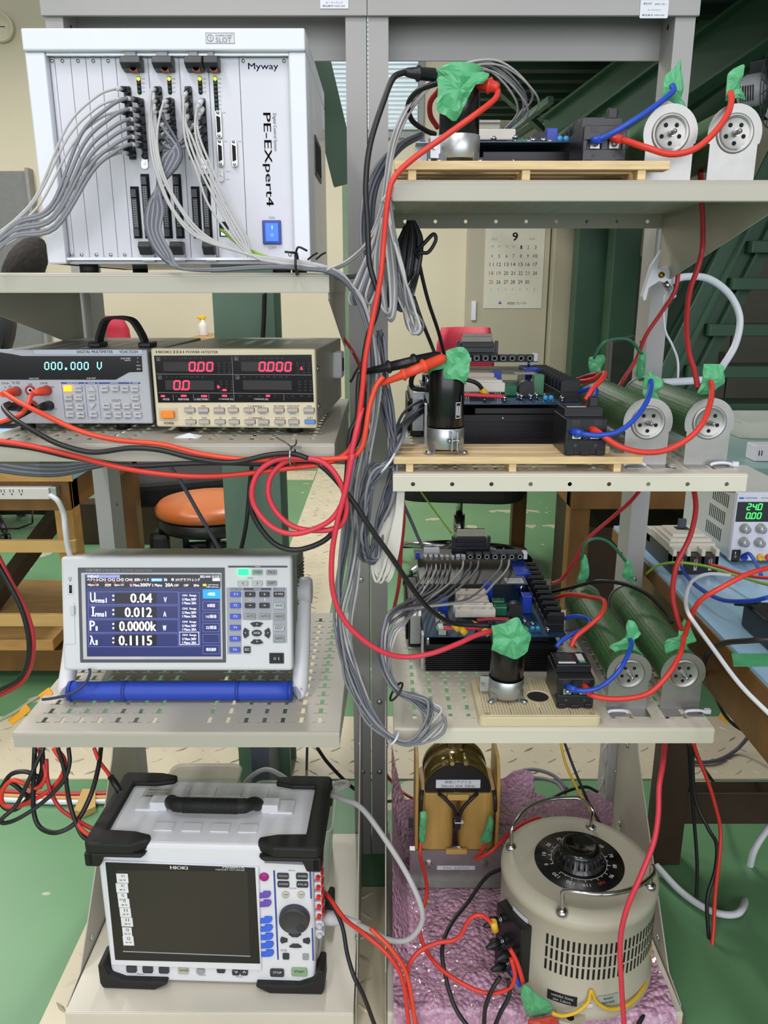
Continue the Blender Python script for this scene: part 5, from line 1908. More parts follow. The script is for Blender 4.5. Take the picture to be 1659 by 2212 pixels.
mb.add(vs, [(j * (nx + 1) + i, j * (nx + 1) + i + 1, (j + 1) * (nx + 1) + i + 1, (j + 1) * (nx + 1) + i) for j in range(ny) for i in range(nx)], 0, True)
build(mb, 'bubble_wrap', wrap_mat(), None, 'crumpled pink bubble wrap spread over the bottom shelf', 'bubble wrap')

# ================================================================== variable transformer
vx, vy, vz = .32, 1.08, S4 + .0065
VT = thing('variable_transformer', 'round beige variable transformer with black dial and chrome handles', 'transformer', (vx, vy, vz))
VB = M('transformer_beige', 'b7b2a0', .4, var=.03, vscale=8)
R_ = .125
zr = CZ - .924 - vz
prof = [(R_ + .002, 0), (R_ + .004, .003), (R_ + .004, .016), (R_ - .001, .02), (R_ - .001, zr - .003), (R_ + .001, zr), (R_ + .001, zr + .011), (R_ - .003, zr + .0165), (R_ - .018, zr + .0235), (R_ - .022, zr + .0225), (.001, zr + .0235)]
build(MB().lathe(prof, (0, 0, 0), 'z', 72), 'housing', VB, VT)
ZT = zr + .0235


def patch(t, name, mat, th0, th1, z0, z1, parent, r=R_ - .0003, n=5):
    mb = MB()
    pts = []
    for k in range(n + 1):
        a = math.radians(-90 + th0 + (th1 - th0) * k / n)
        pts.append((r * math.cos(a), r * math.sin(a)))
    for k in range(n):
        mb.quad((*pts[k], z0), (*pts[k + 1], z0), (*pts[k + 1], z1), (*pts[k], z1))
    return build(mb, name, mat, parent)


zs0 = CZ - .947 - vz
for row in range(3):
    mb = MB()
    z1 = zs0 - row * .0235
    for k in range(31):
        a = math.radians(-90 - 34 + k * 3.75)
        u = Vector((math.cos(a), math.sin(a), 0))
        s_ = Vector((-u.y, u.x, 0))
        c = u * (R_ - .0006)
        mb.add([c - s_ * .0018 + Vector((0, 0, z1 - .0195)), c + s_ * .0018 + Vector((0, 0, z1 - .0195)), c + s_ * .0018 + Vector((0, 0, z1)), c - s_ * .0018 + Vector((0, 0, z1))], [(0, 1, 2, 3)])
    build(mb, 'vent_slots', HOLE, VT)
dl = build(MB().lathe([(.072, ZT - .001), (.072, ZT + .0008), (0, ZT + .0008)], (0, 0, 0), 'z', 56), 'dial_plate', M('dial_black', '0e0e10', .3), VT)
kn = build(MB().lathe([(.040, ZT + .001), (.040, ZT + .004), (.034, ZT + .008), (.033, ZT + .026), (.029, ZT + .031), (.022, ZT + .0315), (.021, ZT + .0295), (0, ZT + .0295)], (0, 0, 0), 'z', 48), 'dial_knob', M('knob_black', '0c0c0e', .2, var=0, coat=.4), VT)
mb = MB()
for k in range(24):
    a = 2 * PI * k / 24
    mb.tube([(.0335 * math.cos(a), .0335 * math.sin(a), ZT + .008), (.0335 * math.cos(a), .0335 * math.sin(a), ZT + .025)], .0016, 6)
build(mb, 'knob_grip', BLACK, kn)
for i, s in enumerate(('0', '10', '20', '30', '40', '50', '60', '70', '80', '90', '100', '110', '120', '130')):
    a = math.radians(190 - i * 25.6)
    r = .0565
    text3(s, Matrix.Translation((r * math.cos(a), r * math.sin(a), ZT + .0011)) @ Matrix.Rotation(a - PI / 2, 4, 'Z'), .0042 * len(s), .0065, INKW if s != '100' else M('dial_red', 'c04a30', .5), dl, 'dial_numbers')
    b = MB()
mb = MB()
for i in range(131):
    a = math.radians(190 - i * 2.56)
    if i % 5 == 0:
        mb.bar((.0445 * math.cos(a), .0445 * math.sin(a), ZT + .001), ((.05 if i % 10 == 0 else .0475) * math.cos(a), (.05 if i % 10 == 0 else .0475) * math.sin(a), ZT + .001), .0006, .0003)
for i in range(64):
    a0, a1 = math.radians(190 - i * 5.2), math.radians(190 - (i + 1) * 5.2)
    mb.bar((.0445 * math.cos(a0), .0445 * math.sin(a0), ZT + .001), (.0445 * math.cos(a1), .0445 * math.sin(a1), ZT + .001), .0005, .0003)
build(mb, 'dial_scale', INKW, dl)
for pa, pb_ in (((1104, 1828), (1276, 1786)), ((1214, 1968), (1404, 1912))):
    p, q = PZ(*pa, vz + ZT), PZ(*pb_, vz + ZT)
    c = Vector((vx, vy, vz))
    p, q = p - c, q - c
    up = Vector((0, 0, .036))
    ap, aq = math.atan2(p.y, p.x), math.atan2(q.y, q.x)
    rp = (p.xy.length + q.xy.length) / 2
    if abs(aq - ap) > PI:
        aq += 2 * PI if aq < ap else -2 * PI
    arc = [Vector((rp * 1.04 * math.cos(ap + (aq - ap) * k / 8), rp * 1.04 * math.sin(ap + (aq - ap) * k / 8), p.z + .042)) for k in range(9)]
    o = build(MB().tube(spline([p - Vector((0, 0, .004)), p + up * .5, p + up] + arc[1:-1] + [q + up, q + up * .5, q - Vector((0, 0, .004))], 4), .0034, 12), 'handle', CHROME, VT, label='chrome handle')
    mb = MB()
    for e in (p, q):
        mb.lathe([(.009, -.004), (.009, .001), (.006, .003), (.0045, .005), (0, .0052)], e, 'z', 16)
    build(mb, 'handle_base', CHROME, o)
zt_ = lambda v, Y: CZ + ray(1200, v).z / ray(1200, v).y * Y - vz
patch(VT, 'caution_sticker', WHITE, -66, -50, .102, .148, VT, R_ + .0002)
mb = MB()
patch(VT, 'rating_plate', M('plate_black', '1d1d1d', .4), -31, -10, .024, .042, VT, R_ + .0003)
patch(VT, 'small_sticker', WHITE, -7, 1, .0245, .032, VT, R_ + .0003)
patch(VT, 'asset_sticker', M('sticker_blue_grey', 'a3b0aa', .4), 4, 20, .026, .046, VT, R_ + .0003)
for s, th, z, w, m_ in (('注 意', -58, .138, .014, INKB), ('AC100V 0-130V', -58, .126, .02, INKG), ('単相', -58, .114, .012, INKG), ('VARIABLE TRANS', -20.5, .037, .034, LGREY), ('20A 2.6kVA', -20.5, .0295, .028, LGREY), ('備品番号', 12, .04, .016, INKB), ('0000-0000', 12, .032, .022, INKB)):
    a = math.radians(-90 + th)
    text3(s, Matrix.Translation(((R_ + .001) * math.cos(a), (R_ + .001) * math.sin(a), z)) @ Matrix.Rotation(a + PI / 2, 4, 'Z') @ Matrix.Rotation(PI / 2, 4, 'X'), w, .0045, m_, VT, 'sticker_print')
# terminal block with four black wing nuts
a = math.radians(-90 - 62)
u = Vector((math.cos(a), math.sin(a), 0))
s_ = Vector((-u.y, u.x, 0))
up = Vector((0, 0, 1))
tb = build(MB().bar(u * (R_ - .01) + up * .085, u * (R_ + .014) + up * .085, .066, .11), 'terminal_block', M('bakelite', '151516', .3), VT, bev=.002)
for i, (ds, dz) in enumerate(((-.02, .033), (-.012, -.003), (.014, -.003), (.004, -.032))):
    p = u * (R_ + .014) + s_ * ds + up * (.085 + dz)
    m4 = Matrix.Translation(p) @ u.to_track_quat('Z', 'Y').to_matrix().to_4x4()
    b = MB().lathe([(.006, .008), (.0085, .010), (.0075, .02), (.0045, .026), (.003, .032), (0, .033)], (0, 0, 0), 'z', 14)
    b.box(-.011, .011, -.002, .002, .010, .019)
    o = build(b.xf(m4), 'wing_nut', BLACK, tb)
    b = MB().lathe([(.0035, 0), (.0035, .008)], (0, 0, 0), 'z', 10).lathe([(.0075, .001), (.0075, .003)], (0, 0, 0), 'z', 6).lathe([(.007, .005), (.007, .0065)], (0, 0, 0), 'z', 12)
    build(b.xf(m4), 'stud', CHROME, o)
a = math.radians(-90 - 14)
u = Vector((math.cos(a), math.sin(a), 0))
s_ = Vector((-u.y, u.x, 0))
p0, p1 = u * (R_ - .005), u * (R_ + .024)
mb = MB().add([p0 - s_ * .024, p0 + s_ * .024, p1 + s_ * .017, p1 - s_ * .017, p0 - s_ * .024 + up * .004, p0 + s_ * .024 + up * .004, p1 + s_ * .017 + up * .004, p1 - s_ * .017 + up * .004],
              [(0, 1, 2, 3), (4, 5, 6, 7), (0, 1, 5, 4), (1, 2, 6, 5), (2, 3, 7, 6), (3, 0, 4, 7)])
lg = build(mb.xf(Matrix.Translation((0, 0, .0105))), 'foot_lug', VB, VT, bev=.001)
build(MB().lathe([(.0058, 0), (.0058, .0003)], u * (R_ + .013) + up * .0146, 'z', 16), 'lug_hole', HOLE, lg)

# ================================================================== single phase reactor
rx, ry, rz = .137, 1.249, S4 + .0065
RE = thing('reactor', 'single phase reactor with two amber coils and black core cap', 'reactor', (rx, ry, rz), (0, 0, 0))
COILM = M('varnished_coil', 'b8934e', .4, var=.12, vscale=22, stretch=(3, 3, .5))
AMBM = M('amber_film_steel', '6b5a2c', .16, .5, var=.03, vscale=8)
COREB = M('core_black', '121214', .45)
h0 = .072


def strip(mb, arc, y0, y1):
    n = len(arc)
    mb.add([(x, y, z) for y in (y0, y1) for x, z in arc], [(i, i + 1, n + i + 1, n + i) for i in range(n - 1)], 0, True)


mb = MB().box(-.088, .088, 0, .0022, 0, h0).box(-.088, .088, .0022, .012, h0 - .002, h0).box(-.088, .088, .095, .0975, 0, h0).box(-.088, .088, -.016, 0, 0, .0022)
fr = build(mb, 'frame', STEEL, RE)
mb = MB()
for x in (-.052, .052):
    mb.lathe([(.0105, 0), (.0105, -.001), (.0072, -.0012), (.0072, -.006), (0, -.0065)], (x, 0, .042), 'y', 6, sm=False)
build(mb, 'frame_bolt', CHROME, fr)
sn = build(MB().box(-.036, .036, -.0006, 0, .029, .0375), 'serial_sticker', WHITE, fr)
text3('S/N  220701', Matrix.Translation((0, -.0008, .0333)) @ Matrix.Rotation(PI / 2, 4, 'X'), .05, .0048, INKG, sn, 'print')
h1 = CZ - .897 - rz
for sg in (-1, 1):
    x0, x1 = (-.072, -.006) if sg < 0 else (.006, .072)
    build(MB().prism(rrect(x0, x1, .004, .094, .018, 5), 'z', h0 - .02, h1, sm=False), 'coil', COILM, RE, bev=.002)
    xo = sg * .0755
    pts = [(.002, h0), (.096, h0), (.096, h1 + .05), (.08, h1 + .062), (.03, h1 + .062), (.006, h1 + .03)]
    build(MB().prism(pts, 'x', xo - .003, xo + .003), 'coil_flange', COILM, RE, bev=.001)
cap = [(.0605 * math.cos(math.radians(a)), h1 + .002 + (.058 if 0 <= a <= 180 else 0) * math.sin(math.radians(a))) for a in range(0, 181, 9)]
co = build(MB().prism(cap, 'y', .006, .092, sm=True), 'core_cap', COREB, RE)
for y in (.002, .072):
    b = MB()
    arc = [(.0615 * math.cos(math.radians(a)), .0595 * math.sin(math.radians(a)) + h1 + .002) for a in list(range(4, 79, 6))]
    for sg in (-1, 1):
        strip(b, [(sg * x, z) for x, z in arc], y + .006, y + .022)
    st_ = build(b, 'clamp_strap', AMBM, co, solid=.0014)
    b = MB()
    for sg in (-1, 1):
        b.box(sg * .0125 - .001, sg * .0125 + .001, y + .006, y + .022, h1 + .056, h1 + .068)
        b.tube([(sg * .0125, y - .004, h1 + .067), (sg * .0125, y + .026, h1 + .067)], .0042, 10)
    build(b, 'clamp_lug', M('brassy_steel', 'c2b078', .25, .9), st_)
b = MB()
arc = [(.0609 * math.cos(math.radians(a)), .0586 * math.sin(math.radians(a)) + h1 + .002) for a in range(4, 177, 6)]
strip(b, arc, .012, .09)
build(b, 'core_band', AMBM, co, solid=.0008)
lb = build(MB().box(-.041, .041, .0048, .006, h1 + .0115, h1 + .0285), 'rating_label', WHITE, co)
MI = M('print_mincho', '33353c', .5, var=0)
text3('単相リアクトル', Matrix.Translation((0, .0046, h1 + .024)) @ Matrix.Rotation(PI / 2, 4, 'X'), .05, .006, MI, lb, 'print')
text3('20mH 20A 50Hz', Matrix.Translation((0, .0046, h1 + .0155)) @ Matrix.Rotation(PI / 2, 4, 'X'), .062, .0055, MI, lb, 'print')
build(MB().box(-.02, .02, -.003, .006, h1 - .010, h1 + .0018).box(-.02, .02, -.004, .003, h0 - .006, h0 + .004), 'spacer_block', M('phenolic', 'c9a45c', .5), RE, bev=.001)
b = MB()
for sg in (-1, 1):
    b.tube(spline([(sg * .036, .002, h1 + .002), (sg * .026, -.005, h1 - .003), (sg * .009, -.008, h1 - .022), (sg * .003, -.008, h1 - .04)], 5), .0034, 8)
b.box(-.005, .005, -.012, -.004, h1 - .066, h1 - .036)
jl = build(b, 'joined_leads', BLKC, RE)
build(MB().box(-.006, .006, -.013, -.003, h1 - .052, h1 - .050).box(.006, .010, -.011, -.006, h1 - .0535, h1 - .049), 'lead_tie', WHITE, jl)
for sg in (-1, 1):
    build(MB().tube(spline([(sg * .066, .006, h1 + .006), (sg * .068, -.004, h1 - .005), (sg * .069, -.006, h1 - .03)], 5), .0036, 8), 'lead', BLKC, RE)
# ================================================================== blue topped bench beside the rack
BZ = .65
bt = thing('work_bench', 'wooden work bench with light blue mat top beside the resistors', 'bench', (1.2, 1.2, 0), world=True)
build(MB().box(.508, 1.9, .5, 1.656, BZ - .006, BZ), 'bench_mat', LBLUE, bt)
build(MB().box(.506, 1.9, .498, 1.658, BZ - .034, BZ - .0062), 'bench_top', BROWN, bt, bev=.002)
build(MB().box(.53, .55, .52, 1.64, BZ - .13, BZ - .035).box(.55, 1.88, 1.62, 1.64, BZ - .13, BZ - .035), 'apron', BROWN, bt, bev=.002)
for x, y in ((.56, 1.365), (.56, .56), (1.8, 1.365)):
    build(MB().box(x, x + .055, y, y + .06, 0, BZ - .036), 'leg', DKBROWN, bt, bev=.002)
build(MB().box(.616, 1.8, 1.372, 1.41, .095, .17), 'stretcher', DKBROWN, bt, bev=.002)
tp = PZ(1580, 1412, BZ + .0005), PZ(1659, 1412, BZ + .0005), PZ(1690, 1440, BZ + .0005), PZ(1585, 1440, BZ + .0005)
build(MB().add(list(tp) + [v + Vector((0, 0, .0004)) for v in tp], [(0, 1, 2, 3), (4, 5, 6, 7), (0, 1, 5, 4), (1, 2, 6, 5), (2, 3, 7, 6), (3, 0, 4, 7)]), 'tape_strip', TAPE, None, 'green tape strip stuck on the light blue bench mat', 'tape')

# power supply
px0, py0, pz0 = .653, 1.399, BZ + .008
PS = thing('bench_power_supply', 'white bench power supply with green digits on the blue bench', 'power supply', (px0, py0, pz0))
sf = Face(mtx(PS))
build(MB().box(0, .125, 0, .012, 0, .133), 'front_panel', PANEL, PS, bev=.002)
build(MB().box(.001, .124, .0122, .245, .002, .132), 'case', M('supply_case', 'c6c9c2', .4, var=.02), PS, bev=.0015)
mb = MB()
for k in range(3):
    for i in range(9):
        y = .035 + k * .008 + i * .0085
        z = .108 - k * .036
        mb.box(.0006, .0012, y, y + .003, z - .014, z + .011)
build(mb, 'side_vents', HOLE, PS)
mb = MB()
for x in (.02, .105):
    for y in (.025, .22):
        mb.cyl((x, y, -.0075), .008, .008, n=12)
build(mb, 'foot', RUBBER, PS)
dw = btn(sf, PS, 'display_window', 1591, 1084, 1712, 1127, M('supply_display', '050d0a', .15), .0008, 0, 0)
GLED = M('green_led_segment', '3cff5a', .5, var=0, emit=1.8)
digits(sf, dw, '24.0', 1613, 1650, 1088.5, 1101, GLED, th=.0014)
digits(sf, dw, '0.00', 1611, 1648, 1108, 1120, GLED, th=.0014)
for cx_, cy_ in ((1611, 1142), (1645, 1142), (1608, 1171), (1642, 1172)):
    x, z = sf.at(cx_ - 3, cy_ - 1)
    o = build(MB().lathe([(.0095, 0), (.009, -.004), (.0075, -.006), (.007, -.014), (0, -.0145)], (x, 0, z), 'y', 22), 'knob', M('knob_silver', 'b3b3b2', .35, .4), PS)
    build(MB().box(x - .0004, x + .0004, -.015, -.0146, z, z + .006), 'knob_mark', INKB, o)
psw = btn(sf, PS, 'power_switch', 1580, 1187, 1598, 1210, BLACK, .003, 0, .0006)
text('I', sf, 1588, 1192, 1589.5, 1197, INKW, psw, .0034, name='switch_print')
text('O', sf, 1586.5, 1200, 1590.5, 1204.5, INKW, psw, .0034, name='switch_print')
for cx_, m_ in ((1606, BLUEC), (1641, YELC), (1659, RED)):
    x, z = sf.at(cx_, 1203)
    build(MB().lathe([(.0062, 0), (.0062, -.006), (.0035, -.0065), (.0035, -.002)], (x, 0, z), 'y', 16), 'output_socket', m_, PS)
text('TOPPOWER', sf, 1609, 1074, 1636, 1078, INKBL, PS, .0004, name='printed_legend')
btn(sf, PS, 'badge', 1597, 1074, 1607, 1078, M('badge_blue', '3a6cc0', .4), .0003, 0, 0, bev=0)
text('DP3010', sf, 1645, 1074, 1668, 1078, INKG, PS, .0004, name='printed_legend')
# moulded case breaker on the bench
mb_ = thing('moulded_case_breaker', 'beige and black three pole breaker lying on the blue bench', 'breaker', (.5247, 1.3455, BZ + .0005))
w, d = .0845, .147
build(MB().box(0, w, 0, d, 0, .036), 'base', BLACK, mb_, bev=.001)
IV = M('breaker_ivory', 'cfcabb', .45, var=.02)
mb = MB().box(0, w, .022, d - .022, .0362, .052)
for i in range(4):
    x = (0, .0255, .052, .0775)[i]
    mb.box(x, x + .007, 0, .022, .018, .048).box(x, x + .007, d - .022, d, .02, .048)
mb.box(.004, w - .004, .030, d - .03, .052, .058).box(.012, w - .012, .042, d - .045, .058, .064)
build(mb, 'cover', IV, mb_, bev=.001)
build(MB().box(.03, .055, .07, .09, .064, .0646), 'toggle_slot', DARK, mb_)
build(MB().box(.036, .05, .078, .087, .0646, .082), 'toggle', M('toggle_slate', '3b3f47', .4), mb_, bev=.001)
mb = MB()
for x in (.016, .0425, .069):
    mb.lathe([(.0045, -.003), (.0045, .0), (.003, .002), (0, .002)], (x, .008, .013), 'z', 10).box(x - .003, x + .003, -.0012, .0, .008, .03)
build(mb, 'terminal_screw', CHROME, mb_)
build(MB().box(.0145, .0175, -.0016, -.0012, .014, .034).box(.041, .044, -.0016, -.0012, .014, .034).box(.0675, .0705, -.0016, -.0012, .014, .034), 'phase_mark', M('phase_red', '8a2a22', .5), mb_)
# black adapter block
a = P(1622, 1388, 1.08)
build(MB().box(a.x, a.x + .12, 1.0, 1.12, BZ + .0005, BZ + .04), 'power_adapter', BLACK, None, 'black power adapter block on the blue bench mat', 'adapter', bev=.004)

# ================================================================== far table with a teal top
TZ = .65
TEALT = M('teal_table_top', '7c9a96', .35, var=.04, vscale=5)
ft = thing('far_table', 'brown wooden table with grey green top standing past the bench', 'table', (1.6, 2.8, 0), world=True)
build(MB().box(.54, 3.2, 2.24, 3.4, TZ - .03, TZ), 'table_top', TEALT, ft, bev=.003)
build(MB().box(.56, 3.18, 2.255, 2.275, TZ - .13, TZ - .031).box(.56, .58, 2.275, 3.38, TZ - .13, TZ - .031), 'apron', BROWN, ft, bev=.002)
for x, y in ((.56, 2.26), (.56, 3.28), (1.9, 2.26)):
    build(MB().box(x, x + .06, y, y + .06, 0, TZ - .032), 'leg', BROWN, ft, bev=.003)
build(MB().box(.66, 1.0, 2.4, 2.9, .0, .42).box(1.05, 1.9, 2.5, 3.2, .0, .5), 'drawer_unit', DKBROWN, thing('drawer_unit_stack', 'dark drawer unit standing under the far table', 'drawer unit', (.9, 2.6, 0), world=True), bev=.004)
a = P(1640, 985, 2.30)
ss = thing('power_strip', 'white power strip lying on the grey green table top', 'power strip', (a.x + .1, 2.36, TZ), world=True)
build(MB().box(a.x, a.x + .25, 2.33, 2.39, TZ + .0005, TZ + .05), 'body', LGREY, ss, bev=.003)
build(MB().box(a.x + .012, a.x + .015, 2.3295, 2.33, TZ + .018, TZ + .034).box(a.x + .02, a.x + .023, 2.3295, 2.33, TZ + .018, TZ + .034), 'slots', HOLE, ss)
# monitor, edge on
mo = thing('monitor', 'dark flat monitor seen edge on above the far table', 'monitor', tuple(P(1328, 862, 2.9).xy) + (TZ,), (0, 0, math.radians(62)))
build(MB().box(-.2, .2, -.02, .0, .05, .335), 'screen_panel', M('monitor_back', '4a4742', .45), mo, bev=.006)
build(MB().box(-.19, .19, -.0215, -.0201, .06, .325), 'screen', M('monitor_screen', '2b2a2a', .2), mo)
build(MB().box(-.03, .03, .0, .03, .004, .2).box(-.1, .1, -.05, .08, .0005, .012), 'stand', BLACK, mo, bev=.004)

# ================================================================== calendar
CY_ = WB - .0515
a, b = P(1050, 470, CY_), P(1169, 666, CY_)
cal = thing('wall_calendar', 'paper wall calendar for September hanging on the door', 'calendar', ((a.x + b.x) / 2, CY_, b.z), world=True)
build(MB().box(a.x, b.x, CY_ - .003, CY_, b.z, a.z), 'sheet', M('calendar_paper', 'd8d4c4', .7, var=.02), cal)
cw, x_ = (b.x - a.x), a.x


def ctext(s, px, py, w, h, mat, bold=0):
    q = P(px, py, CY_ - .004)
    k = (P(px + 1, py, CY_ - .004) - q).length
    text3(s, Matrix.Translation(q) @ Matrix.Rotation(PI / 2, 4, 'X'), w * k, h * k, mat, cal, 'calendar_print', bold)


ctext('9', 1113, 511, 11, 17, INKB, .03)
CR = M('calendar_red', 'b05a50', .6)
cols = [1063, 1079, 1095, 1110, 1126, 1141, 1157]
day = 1
for r_ in range(6):
    for c_ in range(7):
        if (r_ == 0 and c_ < 4) or day > 30:
            if r_ == 0:
                ctext(str(28 + c_), cols[c_], 532, 6, 4.5, PTR if False else M('print_pale', 'a8a598', .6))
            elif r_ == 5:
                ctext(str(c_ + 2), cols[c_] - 3, 625, 3, 4.5, M('print_pale', 'a8a598', .6))
            continue
        y = (534, 553, 571, 590, 609, 626)[r_]
        dx = -r_ * .6
        s = str(day)
        ctext(s, cols[c_] + dx, y, 3.5 if len(s) == 1 else 9, 7.5, CR if c_ == 0 or day in (19, 23) else INKB)
        day += 1
ctext('2022', 1068, 516, 12, 5, M('print_pale', 'a8a598', .6))
ctext('September', 1150, 516, 14, 5, M('print_pale', 'a8a598', .6))
ctext('株式会社 アカノーター', 1117, 655, 42, 6, INKB)
ctext('▲', 1080, 653, 8, 7, INKBL)
a = P(2, 60, WB - .02)
ck = thing('wall_clock', 'round wall clock with pale face at the edge of the wall', 'clock', tuple(a))
build(MB().lathe([(.001, -.02), (.07, -.02), (.075, -.03), (.082, -.03), (.085, 0)], (0, 0, 0), 'y', 32), 'case', M('clock_case', 'e6dcc0', .4), ck)
build(MB().box(-.002, .002, -.024, -.022, 0, .05).box(0, .035, -.024, -.022, -.002, .002), 'hands', INKB, ck)

# ================================================================== wooden desk, far side of the meters
dk = thing('wooden_desk', 'brown wooden desk with pale rails and a power strip', 'desk', (-1.6, 2.5, 0), world=True)
DX, DY0 = -.872, 2.1
ZD = .68
build(MB().box(-2.4, DX + .02, DY0 - .015, 2.75, ZD - .03, ZD), 'desk_top', LBLUE, dk, bev=.002)
build(MB().box(-2.4, DX + .021, DY0 - .02, DY0 - .0155, ZD - .032, ZD + .001), 'desk_edge', BROWNL, dk)
build(MB().box(-2.38, DX, DY0, DY0 + .02, ZD - .12, ZD - .031).box(DX - .02, DX, DY0 + .02, 2.7, ZD - .12, ZD - .031), 'apron', BROWN, dk, bev=.002)
for x, y in ((DX - .05, DY0 + .005), (DX - .05, 2.65), (-2.36, DY0 + .005)):
    build(MB().box(x, x + .05, y, y + .06, 0, ZD - .032), 'leg', BROWNL if y < 2.5 else BROWN, dk, bev=.002)
build(MB().box(-2.36, DX + .004, DY0 - .012, DY0 + .004, .44, .475), 'rail', M('pale_rail', 'caa566', .5, var=.1, vscale=8, stretch=(1, 6, 6)), dk, bev=.001)
build(MB().box(-2.36, DX - .02, DY0 - .012, DY0 + .004, .215, .25), 'rail', M('pale_rail', 'caa566'), dk, bev=.001)
build(MB().box(-2.36, DX - .1, DY0 + .005, DY0 + .5, .13, .165), 'lower_shelf', BROWNL, dk, bev=.002)
build(MB().box(-2.36, DX - .02, DY0 + .07, 2.64, .03, .10), 'bottom_board', BROWN, dk, bev=.002)
build(MB().bar((-1.36, 2.16, .02), (-1.05, 2.6, .5), .06, .04), 'brace', DKBROWN, dk)
a, b = P(-30, 1052, 2.08), P(112, 1076, 2.08)
pstrip = thing('power_strip', 'white multi outlet power strip screwed to the wooden desk', 'power strip', ((a.x + b.x) / 2, 2.08, b.z), world=True)
build(MB().box(a.x - .2, b.x, 2.065, 2.099, b.z, a.z), 'body', M('strip_white', 'd4d3cc', .45, var=.02), pstrip, bev=.002)
mb = MB()
for px in (6, 25, 45):
    q = P(px, 1064, 2.064)
    mb.box(q.x - .005, q.x - .0035, 2.0642, 2.065, q.z, q.z + .009).box(q.x + .0035, q.x + .005, 2.0642, 2.065, q.z, q.z + .009).box(q.x - .0015, q.x + .0015, 2.0642, 2.065, q.z - .007, q.z - .003)
build(mb, 'outlet_slots', HOLE, pstrip)
build(MB().box(b.x, b.x + .018, 2.07, 2.099, b.z + .004, a.z + .002), 'end_bracket', ZINC, pstrip, bev=.003)
cable('mains_cable', 'white mains cord running down from the desk power strip', 'cord', [(108, 1070, 2.07), (125, 1082, 2.06), (137, 1110, 2.07), (141, 1145, 2.06), (147, 1185, 2.06), (160, 1230, 2.06), (170, 1300, 2.08)], .0075, WHTC)
# wire basket and low dark platform
mb = MB()
for (p, q) in (((-30, 1103, 2.6), (70, 1103, 2.6)), ((70, 1103, 2.6), (70, 1130, 2.5)), ((70, 1130, 2.5), (40, 1142, 2.45)), ((-30, 1142, 2.45), (40, 1142, 2.45))):
    mb.tube([P(*p), P(*q)], .003, 6)
build(mb, 'wire_basket', BLKC, None, 'black wire basket frame under the wooden desk', 'wire basket')
build(MB().box(-1.42, -1.04, 3.5, 3.6, .0, .2), 'low_board', DKBROWN, None, 'low dark brown wooden board standing on the floor past the desk', 'board', bev=.004)
# brown cabinet and the spray bottle on it
a, b = P(410, 728, 4.8), P(486, 728, 4.8)
cb_ = build(MB().box(a.x, b.x, 4.8, 5.3, 0, a.z), 'low_cabinet', M('cabinet_tan', 'b0905e', .5, var=.06), None, 'tan cabinet against the wall under a spray bottle', 'cabinet', bev=.006)
q = P(440, 727, 4.95)
sb = thing('spray_bottle', 'white spray bottle with yellow trigger on the tan cabinet', 'spray bottle', (q.x, 4.95, a.z + .001))
build(MB().lathe([(.028, 0), (.03, .004), (.03, .06), (.022, .075), (.012, .085), (.012, .095)], (0, 0, 0), 'z', 18), 'bottle', M('bottle_white', 'dcdad2', .4), sb)
build(MB().box(-.035, .02, -.01, .01, .10, .118).box(-.02, -.012, -.005, .005, .075, .1).cyl((0, 0, .094), .013, .012), 'trigger_head', M('trigger_yellow', 'e0b81e', .4), sb, bev=.003)

# ================================================================== chairs
def star_base(t, r, h, mat, n=5, rot=0):
    for k in range(n):
        a = 2 * PI * k / n + rot
        u = Vector((math.cos(a), math.sin(a), 0))
        pts = [u * .03 + Vector((0, 0, h)), u * r * .55 + Vector((0, 0, h - .012)), u * r + Vector((0, 0, h - .035))]
        o = build(MB().tube(pts, [.026, .02, .014], 8), 'base_arm', mat, t)
        s_ = Vector((-u.y, u.x, 0))
        c = u * r + Vector((0, 0, .028))
        m_ = MB()
        for e in (-1, 1):
            m_.tube([c + s_ * .006 * e, c + s_ * .02 * e], .0275, 14)
        m_.tube([c + Vector((0, 0, 0)), u * r + Vector((0, 0, h - .03))], .007, 8)
        build(m_, 'caster', BLACK, o)


